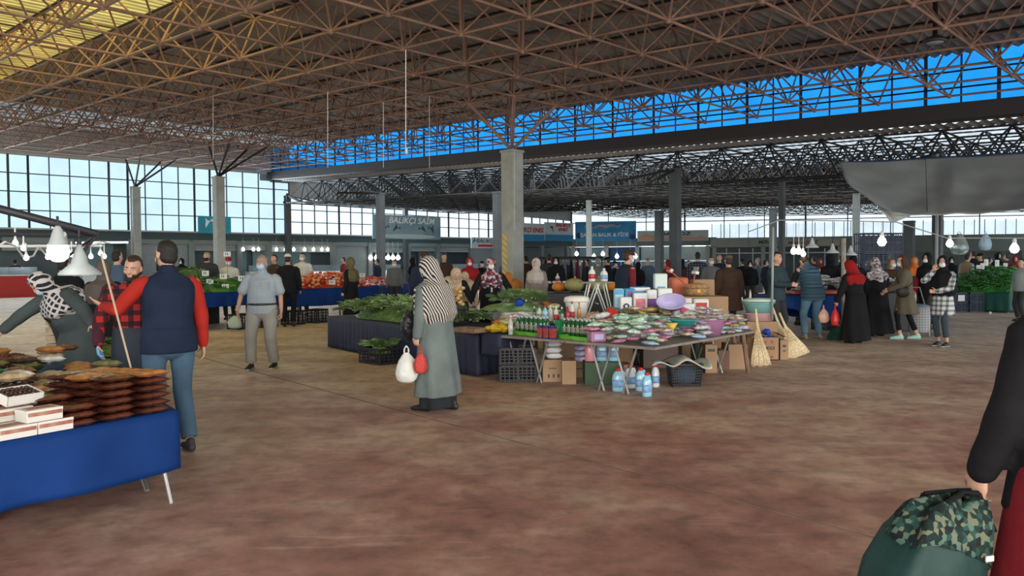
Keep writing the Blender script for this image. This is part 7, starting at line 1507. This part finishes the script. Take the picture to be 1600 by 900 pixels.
for s_ in (-1, 1): mb = MB(); mb.lathe([(.055, -.012), (.075, -.014), (.075, .014), (.055, .012)], 18, (s_ * .19, .10, .075), rot=Matrix.Rotation(R_(90), 3, 'Y')); mb.lathe([(0, -.008), (.03, -.008), (.03, .008), (0, .008)], 12, (s_ * .19, .10, .075), rot=Matrix.Rotation(R_(90), 3, 'Y')); mb.build('wheel', mat('grey_wheel', (.25, .26, .26), .5), t_)
# ---------------------------------------------------------------- pepper stall at the right
cr = [(1507, 488, .50, .78, 'dark blue crate with a white label under the peppers'), (1532, 488, .52, .70, 'plain dark blue crate column under the peppers')]
dkb = mat('dark_blue_crate', (.016, .024, .05), .5); navyc = dkb
for k_, (x, y, w, h, lb) in enumerate(cr):
    g = gp(x, y); 
    for l in range(2): vcrate(lb + [', lower', ', upper'][l], (g.x, g.y + .48, l * .296), 0, .40, .6, .28, navyc)
    if k_ == 0: mb = MB(); mb.box((0, 0, 0), (.20, .004, .18)); o = mb.build('paper_label', cardw); o.location = (g.x, g.y + .172, .42); tag(o, 'white paper label on the dark blue crate under the peppers', 'label')
aG, dG, nG, LG = row_table('stand of green peppers at the right edge', 'dark teal cloth round the pepper stand', 1577, 457, 1606, 455.5, .60, 1.6, .03, mat('dark_teal_cloth', (.008, .07, .058), .6, bump=.4), .015, 19, lens=.3)
pc = pd(1550, 456, 24.9); pc = Vector((pc.x, pc.y, 0)); mb = MB(); mb.box((0, 0, .44), (1.9, .7, .86)); 
mound('bright green pepper heap at the right edge of the market', (pc.x + .10, pc.y), 1.45, .95, .70, pepd, 0, z0=.58, power=.75, rough=.03, name='pepper_heap', cat='peppers'); random.seed(29)
for q in range(290):
    a = random.uniform(3.0, 6.4); r = random.random() ** .5; x, y = math.cos(a) * r, math.sin(a) * r; z = .58 + .70 * (1 - r ** 1.5) + .015
    o = puts(gpz, Vector((pc.x + .10 + 1.44 * x, pc.y + .94 * y, z)), 0, 'bright green pepper on the right side of the big heap' if x > .15 else 'dark green pepper on the left side of the big heap', 'bright peppers of the big heap' if x > .15 else 'dark peppers of the big heap', 'pepper', gu, rot=(random.uniform(-.5, .5), random.uniform(-.5, .5), random.random() * 6.28), sc=random.uniform(1.1, 1.5)); o.material_slots[0].link = 'OBJECT'; o.material_slots[0].material = pepd if x < .15 else mat('light_green_pepper', (.13, .48, .07), .35)
g = pd(1530, 460, pc.y + .6); mb = MB(); mb.box((0, 0, .28), (1.15, .8, .56)); o = mb.build('pepper_stand', navyc, bevel=.02); o.location = (aG.x - .92, pc.y + .75, 0); tag(o, 'dark stand behind the crates carrying the pepper heap', 'stand')
for k_, (x, y) in enumerate(((1529, 421), (1535, 418), (1541, 412), (1558, 413), (1571, 418))): p = pd(x, y, pc.y - .1); st = max(.1, p.z - .065 - 1.1); card('white price card ' + ['leftmost', 'second from the left', 'in the middle', 'fourth from the left', 'rightmost'][k_] + ' on the pepper heap', (p.x, p.y, p.z - st - .065), .13, .2, st=st, n_=1)
g = gp(1547, 491); mb = MB(); mb.ell((0, 0, .04), (.045, .04, .04), 10, 8, fn=lambda d: 1 + .2 * noise.noise(d * 4)); o = mb.build('crumpled_paper', mat('white_red_paper', (.55, .50, .48), .7), smooth=True); o.location = gp(1547, 491); tag(o, 'crumpled white paper ball on the floor before the pepper stand', 'litter')
# clear plastic bag, scale and stack of blue crates in the background
for k_ in range(9):
    g = pd(1372, 430, 21); vcrate('dark blue crate in the tall stack behind the floral-scarfed woman' , (g.x, g.y, k_ * .254), .1, 1.05, .5, .24, navyc, group='stacked blue crates')
bgm = mat('clear_hanging_bag', (.45, .55, .52), .2, trans=.7)
o = bag_mesh(.62, .72, .4, True, 31).build('clear_bag', bgm, smooth=True); o.location = pd(1499, 362, 27.2); tag(o, 'clear plastic bag hanging beside the warm bulb', 'bag'); o = bag_mesh(.40, .58, .5, True, 32).build('blue_white_bag', mat('pale_blue_bag', (.30, .42, .50), .4), smooth=True); o.location = pd(1540, 362, 27.5); tag(o, 'pale blue and black bag hanging above the peppers', 'bag')
for k_, (x, Y) in enumerate(((1497, 27.3), (1537, 27.6))): mb = MB(); mb.tube(pd(x, 388, Y), (pd(x, 388, Y).x, Y, 0), .02, 8); tag(mb.build('post', bk), ['dark post below the clear hanging bag', 'dark post below the pale blue hanging bag'][k_], 'post')
# ================================================================== shoppers and sellers in the middle and far distance
FAR = .026
TEALJ = cloth('dark_teal_jacket', (.03, .05, .06)); NAVJ = cloth('navy_jacket', (.018, .026, .05)); BRNC = cloth('dark_brown_coat', (.055, .032, .022)); GRYJ = cloth('mid_grey_jacket', (.12, .13, .13)); REDC = cloth('red_wool_coat', (.30, .015, .02)); TAUP = cloth('taupe_dress', (.26, .21, .19)); BEI = cloth('beige_knit', (.48, .36, .24)); WSH = cloth('white_shirt', (.55, .55, .50)); OLS = cloth('olive_scarf', (.12, .10, .05)); LSC = cloth('pale_scarf', (.50, .45, .42)); ORJ = cloth('rust_orange_garment', (.42, .16, .04)); BLJ = cloth('dusty_blue_jacket', (.07, .11, .17)); MAR = cloth('maroon_wool', (.16, .02, .025)); TANV = cloth('tan_vest', (.30, .21, .11))
def folk(label, px, ytop, Y, face, top=BLK, hem=.1, bottom=DKG, head='hair', hm=HAIRB, mask_=None, sleeve=None, group=None, lean=0, girth=1.05, pad=.028, **kw):
    z = pd(px, ytop, Y).z; lf_ = math.cos(R_(lean)) * .42 + .58; h = min(1.95, max(1.35, z / lf_ / 1.0)); x, y = at(px, Y); res = .016 if Y < 18 else FAR if Y < 30 else .034
    p_ = Person(label, (x, y), face, h, res, girth=girth, lean=lean, group=group, **kw)
    if sleeve: p_.top(sleeve, 'sweater', 'long', hem=0, pad=.010); p_.top(top, 'vest', 'none', hem=hem, pad=pad, fold=0)
    else: p_.top(top, 'coat' if hem > .3 else 'jacket', 'long', hem=hem, pad=pad, flare=.25 if hem > .3 else 0)
    if head == 'scarf': p_.scarf(hm, drape=.16)
    elif head == 'cap': p_.hair(HAIRD); p_.cap(hm)
    elif head == 'long': p_.hair(hm, 'long', .1)
    else: p_.hair(hm)
    if mask_: p_.mask(mask_)
    if Y < 24 and 90 < face < 270: p_.eyes()
    if bottom is not None and hem < .8: p_.trousers(bottom, 1.05)
    p_.shoes(SHOEB); return p_
wall_back_people = [
 ('small man in dark clothes walking before the red counter', 24, 403, 42, 20, dict(top=DKG, bottom=cloth('grey_wool', (.10, .10, .09)))),
 ('man in a black shirt seen from behind above the bright pendant lamp', 99, 400, 10.8, 0, dict(top=BLK, girth=1.15)),
 ('woman in a long black coat and brown-grey headscarf behind the beige cord', 161, 408, 10.6, 10, dict(top=BLK, hem=.62, head='scarf', hm=cloth('brown_grey_scarf', (.10, .085, .075)), bottom=BLK)),
 ('man in a dusty blue jacket beside the window column, back turned', 183, 391, 14.8, -15, dict(top=BLJ)),
 ('bald seller in a dark jacket behind the greens on the left blue table', 325, 394, 22.6, 182, dict(top=DKG, hm=HAIRG, mask_=MASKK, lean=6)),
 ('seller in a red cap and white coat behind the greens', 358, 402, 23.0, 190, dict(top=WSH, head='cap', hm=REDC, mask_=MASKW, lean=6)),
 ('man in a white cap and black vest choosing greens, back turned', 450, 397, 20.2, 8, dict(top=BLK, head='cap', hm=WSH, sleeve=BLK, bottom=BLK, girth=1.2, hem=.12)),
 ('seller in a white t-shirt and mask behind the tomato heap', 473, 395, 24.8, 176, dict(top=WSH, mask_=MASKW)),
 ('man with a brown face behind the shoulder of the walking man', 429, 398, 24.0, 150, dict(top=BRNC, hm=HAIRD)),
 ('woman in a long black coat and olive headscarf in front of the tomatoes', 548, 403, 20.2, 70, dict(top=BLK, hem=.75, head='scarf', hm=OLS, bottom=BLK)),
 ('small person in a maroon coat in front of the closed shutter', 537, 402, 38, 100, dict(top=MAR, hem=.5)),
 ('seller in a grey jacket and mask behind the smaller tomato heap', 617, 406, 27.0, 180, dict(top=GRYJ, mask_=MASKW, lean=8)),
 ('man in a navy jacket and brown cap directly behind the striped headscarf', 664, 394, 17.2, 12, dict(top=NAVJ, head='cap', hm=BRNC, lean=6, girth=1.15)),
 ('dark-haired person in brown beyond the striped headscarf', 694, 396, 26.0, 200, dict(top=BRNC)),
 ('woman in a red coat and red headscarf before the glowing counter', 734, 403, 22.0, 184, dict(top=REDC, head='scarf', hm=REDC, hem=.5, mask_=MASKW)),
 ('woman in a taupe dress and pale headscarf beside the striped column', 838, 404, 18.5, 150, dict(top=TAUP, hem=.70, head='scarf', hm=LSC, bottom=BLK)),
 ('person in a rust-orange garment bending left of the taupe dress', 816, 428, 19.5, 90, dict(top=ORJ, lean=40, head='scarf', hm=ORJ)),
 ('man in a dark jacket seen from behind beyond the taupe dress', 858, 397, 25.4, 0, dict(top=DKG, girth=1.15)),
 ('woman in black with a pale face mask beside the garment rail', 869, 402, 24.4, 170, dict(top=BLK, hem=.6, head='scarf', hm=BLK, mask_=MASKW)),
 ('man in a dark coat between the black-clothed table and the garment rail', 882, 401, 28.0, 200, dict(top=DKG)),
 ('dark figure close to the right side of the striped column', 822, 399, 27, 10, dict(top=BRNC)),
 ('man in a navy vest with maroon sleeves and a brown cap behind the island', 973, 391, 14.6, 292, dict(top=NAVJ, sleeve=MAR, head='cap', hm=BRNC, mask_=MASKW, lean=10, girth=1.15, pad=.034)),
 ('grey-haired man in a grey jacket left of the black cap', 934, 403, 25.0, 30, dict(top=GRYJ, hm=HAIRG)),
 ('man in a black cap before the blue fish sign', 949, 402, 26.8, 60, dict(top=BLK, head='cap', hm=BLK)),
 ('man in a dark plaid shirt seen from behind right of the dark column', 1090, 394, 23.5, 0, dict(top=pattern_mat('navy_white_plaid', 'plaid', [(.10, .10, .14), (.03, .03, .05), (.02, .02, .03)], 4.0), girth=1.15)),
 ('man in a dark brown coat and olive cap seen from behind behind the brooms', 1140, 399, 16.4, 4, dict(top=BRNC, head='cap', hm=OLS, hem=.35, girth=1.2, lean=6)),
 ('masked man with a bare forehead left of the brown coat', 1111, 401, 22.5, 180, dict(top=GRYJ, mask_=MASKW, hm=HAIRD)),
 ('man with grey hair beyond the masked man', 1124, 398, 26.0, 160, dict(top=NAVJ, hm=HAIRG)),
 ('man in a dark teal jacket with his mask on his chin, holding paper', 1213, 394, 15.2, 218, dict(top=TEALJ, hem=.12, lh=(-.08, .34, 1.10), rh=(.10, .36, 1.12), lhd=(.6, .8, 0), rhd=(-.6, .8, 0), mask_=None)),
 ('man in a cream shirt leaning in behind the quilted vest', 1247, 402, 19.6, 250, dict(top=WSH, hm=HAIRD, lean=10)),
 ('woman in a wide black robe left of the weathered post', 1297, 398, 19.8, 20, dict(top=BLK, hem=.80, head='scarf', hm=BLK, bottom=None, girth=1.3)),
 ('woman in a black robe between the red and floral headscarves', 1333, 400, 19.4, 340, dict(top=BLK, hem=.80, head='scarf', hm=BLK, bottom=None, girth=1.2)),
 ('woman with a mask and light brown hair left of the olive coat', 1393, 404, 18.6, 200, dict(top=BRNC, head='long', hm=mat('light_brown_hair', (.16, .08, .04), .6), mask_=MASKW)),
 ('small person in a bright orange scarf beyond the olive coat', 1429, 402, 24, 170, dict(top=DKG, head='scarf', hm=cloth('bright_orange_scarf', (.60, .16, .03)))),
 ('dark-haired woman in a black coat with red sleeves behind the plaid shirt', 1449, 396, 18.2, 120, dict(top=BLK, sleeve=cloth('bright_red_knit', (.45, .015, .02)), head='scarf', hm=BLK, mask_=MASKW, hem=.5)),
 ('man in a tan vest with pale sleeves working behind the pepper heap', 1508, 397, 26.3, 290, dict(top=TANV, sleeve=cloth('pale_green_shirt', (.34, .40, .36)), lean=10)),
 ('man in black with short hair above the pepper heap', 1520, 392, 31, 20, dict(top=BLK, hem=.3)),
 ('person in a light grey jacket cut by the right picture edge', 1596, 404, 20.2, 100, dict(top=cloth('light_grey_green_jacket', (.28, .33, .31)))),
]
for lb, px, yt, Y, fc, kw in wall_back_people: folk(lb, px, yt, Y, fc, **kw)
# bending women behind the centre table
folk('woman in a beige headscarf and black coat bending over the centre table', 706, 424, 15.0, 200, top=BLK, hem=.5, head='scarf', hm=BEI, lean=52, hipback=.2, rh=(.1, .95, .70), lh=(-.25, .55, .8))
folk('person in a striped beige top bending left of the black-coated woman', 727, 428, 17.0, 180, top=BEI, head='scarf', hm=BEI, lean=45, hipback=.2)
# far crowd
far = [(842, 404, 30, 0), (905, 406, 33, 1), (918, 405, 29, 2), (960, 408, 30, 3), (985, 406, 34, 4), (997, 410, 28, 0), (1012, 404, 31, 5), (1044, 406, 27, 6), (1066, 405, 33, 0), (1076, 407, 29, 4), (1160, 405, 30, 3), (1172, 408, 27, 0), (1184, 403, 32, 1), (1196, 406, 29, 2), (1260, 403, 27, 0), (1272, 401, 30, 4), (1282, 405, 34, 6), (1316, 400, 27, 0), (1352, 405, 30, 5), (1366, 403, 28, 0), (1406, 400, 29, 2), (1486, 402, 29, 0), (1532, 396, 28, 3), (1546, 402, 30, 5), (1559, 395, 29, 0), (1573, 396, 31, 4), (1586, 400, 28, 6), (590, 404, 33, 2), (645, 403, 30, 0), (753, 408, 32, 3), (790, 404, 33, 5), (284, 404, 34, 0)]
sty = [('in a black coat', BLK, 'scarf', BLK), ('in a grey jacket', GRYJ, 'hair', HAIRG), ('in a navy jacket', NAVJ, 'hair', HAIRB), ('in a black jacket and cap', BLK, 'cap', BLK), ('in a dark brown coat', BRNC, 'hair', HAIRD), ('in a dusty blue jacket', BLJ, 'hair', HAIRB), ('in a dark maroon coat', MAR, 'scarf', MAR)]
def where(px):
    for lim, w_ in ((300, 'in the gap behind the left greens'), (610, 'near the post left of the dolphin banner'), (680, 'under the dolphin banner'), (765, 'beside the glowing counter'), (800, 'left of the striped column'), (850, 'right of the striped column'), (910, 'left under the blue fish sign'), (925, 'at the slim pale column'), (970, 'right under the blue fish sign'), (990, 'between the blue and the peach sign'), (1005, 'at the left end of the peach sign'), (1020, 'below the start of the peach lettering'), (1050, 'left of the dark central column'), (1070, 'right of the dark central column'), (1082, 'just left of the dark plaid shirt'), (1165, 'just right of the brown coat'), (1178, 'second to the right of the brown coat'), (1190, 'before the office doors'), (1205, 'left of the teal jacket'), (1265, 'right above the quilted vest'), (1275, 'below the first lamp shade'), (1290, 'left of the wide black robe'), (1325, 'right of the weathered post'), (1358, 'between the two long-robed women'), (1370, 'before the stacked crates'), (1410, 'behind the brown hair'), (1490, 'right of the plaid shirt'), (1536, 'leftmost behind the pepper cards'), (1550, 'second behind the pepper cards'), (1565, 'third behind the pepper cards'), (1578, 'fourth behind the pepper cards'), (1700, 'rightmost behind the pepper cards')):
        if px < lim: return w_
for k_, (px, yt, Y, s_) in enumerate(far):
    d_, t_m, hd, hm_ = sty[s_]; folk('distant shopper ' + d_ + ' ' + where(px), px, yt, Y, (20, 170, 80, 280, 200)[k_ % 5], top=t_m, hem=(.1, .6)[k_ % 3 == 0], head=hd, hm=hm_, mask_=MASKW if k_ % 2 else None, girth=1.1)
# ================================================================== settle the heaped goods: each comes to rest on what is under it
import numpy as np
bpy.context.view_layer.update()
CELL = .0125
HF = {}
def raster(o, M3, k=4):
    """top and bottom height per cell of a mesh turned by M3 (around its own origin)"""
    me = o.data; key = me.name
    if key not in HF:
        me.calc_loop_triangles(); v = np.empty(len(me.vertices) * 3); me.vertices.foreach_get('co', v); v = v.reshape(-1, 3); t = np.empty(len(me.loop_triangles) * 3, dtype=np.int64); me.loop_triangles.foreach_get('vertices', t); t = t.reshape(-1, 3)
        w = [(a / k, b_ / k, 1 - (a + b_) / k) for a in range(k + 1) for b_ in range(k + 1 - a)]
        HF[key] = np.concatenate([v[t[:, 0]] * a + v[t[:, 1]] * b_ + v[t[:, 2]] * c for a, b_, c in w])
    return HF[key] @ np.array(M3).T
def fields(p):
    ij_ = np.floor(p[:, :2] / CELL).astype(np.int64); lo = ij_.min(0) - 1; ij_ = ij_ - lo; sh = tuple(ij_.max(0) + 2); top = np.full(sh, -1e9); bot = np.full(sh, 1e9)
    np.maximum.at(top, (ij_[:, 0], ij_[:, 1]), p[:, 2]); np.minimum.at(bot, (ij_[:, 0], ij_[:, 1]), p[:, 2])
    T, B_ = top.copy(), bot.copy()          # one-cell margin
    return lo, T, B_
def settle(groups, supports, limit=.30, seed=1, extra=()):
    random.seed(seed); G = {}
    items = [o for o in C.objects if o.get('group') in groups and o.parent is None and o.type == 'MESH' and o['category'] != 'bottle'] + [o for o in C.objects if o.name in extra]; items.sort(key=lambda o: o.location.z)
    if not items: return
    xs = [o.location.x for o in items]; ys = [o.location.y for o in items]; x0, x1, y0, y1 = min(xs) - .5, max(xs) + .5, min(ys) - .5, max(ys) + .5
    n_ = (int((x1 - x0) / CELL), int((y1 - y0) / CELL)); H = np.full(n_, -1.0); off = np.array([int(math.floor(x0 / CELL)), int(math.floor(y0 / CELL))])
    mine = set(items)
    for o in C.objects:                       # everything else standing there
        if o in mine or o.type != 'MESH': continue
        r = o
        while r.parent: r = r.parent
        if r.get('kind') == 'structure' or r.get('category') == 'person' or r.name.startswith(('pendant', 'tarp', 'light', 'lamp', 'hanging', 'canopy', 'beige', 'post')): continue
        mw = o.matrix_world; c = [mw @ Vector(b_) for b_ in o.bound_box]
        if min(q.x for q in c) > x1 or max(q.x for q in c) < x0 or min(q.y for q in c) > y1 or max(q.y for q in c) < y0 or max(q.z for q in c) > 1.9: continue
        if o.name.startswith('greens_bunch'): continue
        me = o.data
        me.calc_loop_triangles(); V_ = np.array([tuple(mw @ v.co) for v in me.vertices])
        for tr_ in me.loop_triangles:
            a, b_, cc_ = V_[list(tr_.vertices)]; k = int(min(160, max(2, max(np.linalg.norm(a - b_), np.linalg.norm(b_ - cc_), np.linalg.norm(a - cc_)) / (CELL * .8)))); g_ = np.arange(k + 1) / k; A_, B2 = np.meshgrid(g_, g_); m_ = A_ + B2 <= 1.0001; A_, B2 = A_[m_][:, None], B2[m_][:, None]
            p = a * A_ + b_ * B2 + cc_ * (1 - A_ - B2); q = np.floor(p[:, :2] / CELL).astype(np.int64) - off; ok = (q[:, 0] >= 0) & (q[:, 1] >= 0) & (q[:, 0] < n_[0]) & (q[:, 1] < n_[1])
            if ok.any(): np.maximum.at(H, (q[ok, 0], q[ok, 1]), p[ok, 2])
    gone = 0
    for o in items:
        base = o.location.copy(); done = False
        for attempt in range(26):
            j = 0 if attempt == 0 else .03 + .012 * attempt; x, y = base.x + random.uniform(-j, j), base.y + random.uniform(-j, j)
            e_ = o.rotation_euler; R3 = Matrix.Rotation(random.uniform(0, 6.28) if attempt and not o.name.startswith('date_packet') else e_.z, 3, 'Z') @ Matrix.Rotation(e_.y * .6, 3, 'Y') @ Matrix.Rotation(e_.x * .6, 3, 'X')
            p = raster(o, R3 @ Matrix.Diagonal(o.scale)); p = p + np.array([x, y, 0]); lo, T, B_ = fields(p); lo = lo - off; a, b_ = T.shape
            if lo[0] < 0 or lo[1] < 0 or lo[0] + a > n_[0] or lo[1] + b_ > n_[1]: continue
            Hs = H[lo[0]:lo[0] + a, lo[1]:lo[1] + b_]; m_ = T > -1e8; z = (Hs[m_] - B_[m_]).max() + .004
            if z > base.z + limit or z < base.z - .45: continue
            if (Hs[m_] > .3).mean() < .72: continue       # keep it over its table or tray
            H[lo[0]:lo[0] + a, lo[1]:lo[1] + b_] = np.where(m_, np.maximum(Hs, z + T), Hs); o.location = (x, y, z); o.rotation_euler = R3.to_euler(); done = True; break
        if not done: bpy.data.objects.remove(o); gone += 1
    print('settled', len(items) - gone, 'left out', gone)
isl = ['mint green packets', 'yellow packets', 'pink packets', 'beige and white packets', 'mixed packets', 'packets below the lilac tub', 'cream packets', 'packets under the pink baskets', 'packets right of the bottles', 'pale packets at the left end', 'packets in the mauve tub', 'packets along the near rim', 'packets along the right rim']
settle(isl, (), .13, 2)
settle([c + ' packets at the back of the date stall' for c in cn], (), .14, 4)
settle(['tomatoes of the big heap'], (), .12, 5); settle(['tomatoes of the smaller heap'], (), .12, 6)
settle(['bright peppers of the big heap', 'dark peppers of the big heap'], (), .09, 7)
settle(['green peppers on the left table'], (), .20, 8)
settle(['folded textiles in the red tray'], (), .16, 9); settle(['folded textiles on the far table end'], (), .16, 10)
settle(['potatoes on the crate'], (), .16, 11)
settle(['-'], (), .25, 18, ('funnel',)); settle(['-'], (), .25, 19, ('folded_cloth',))
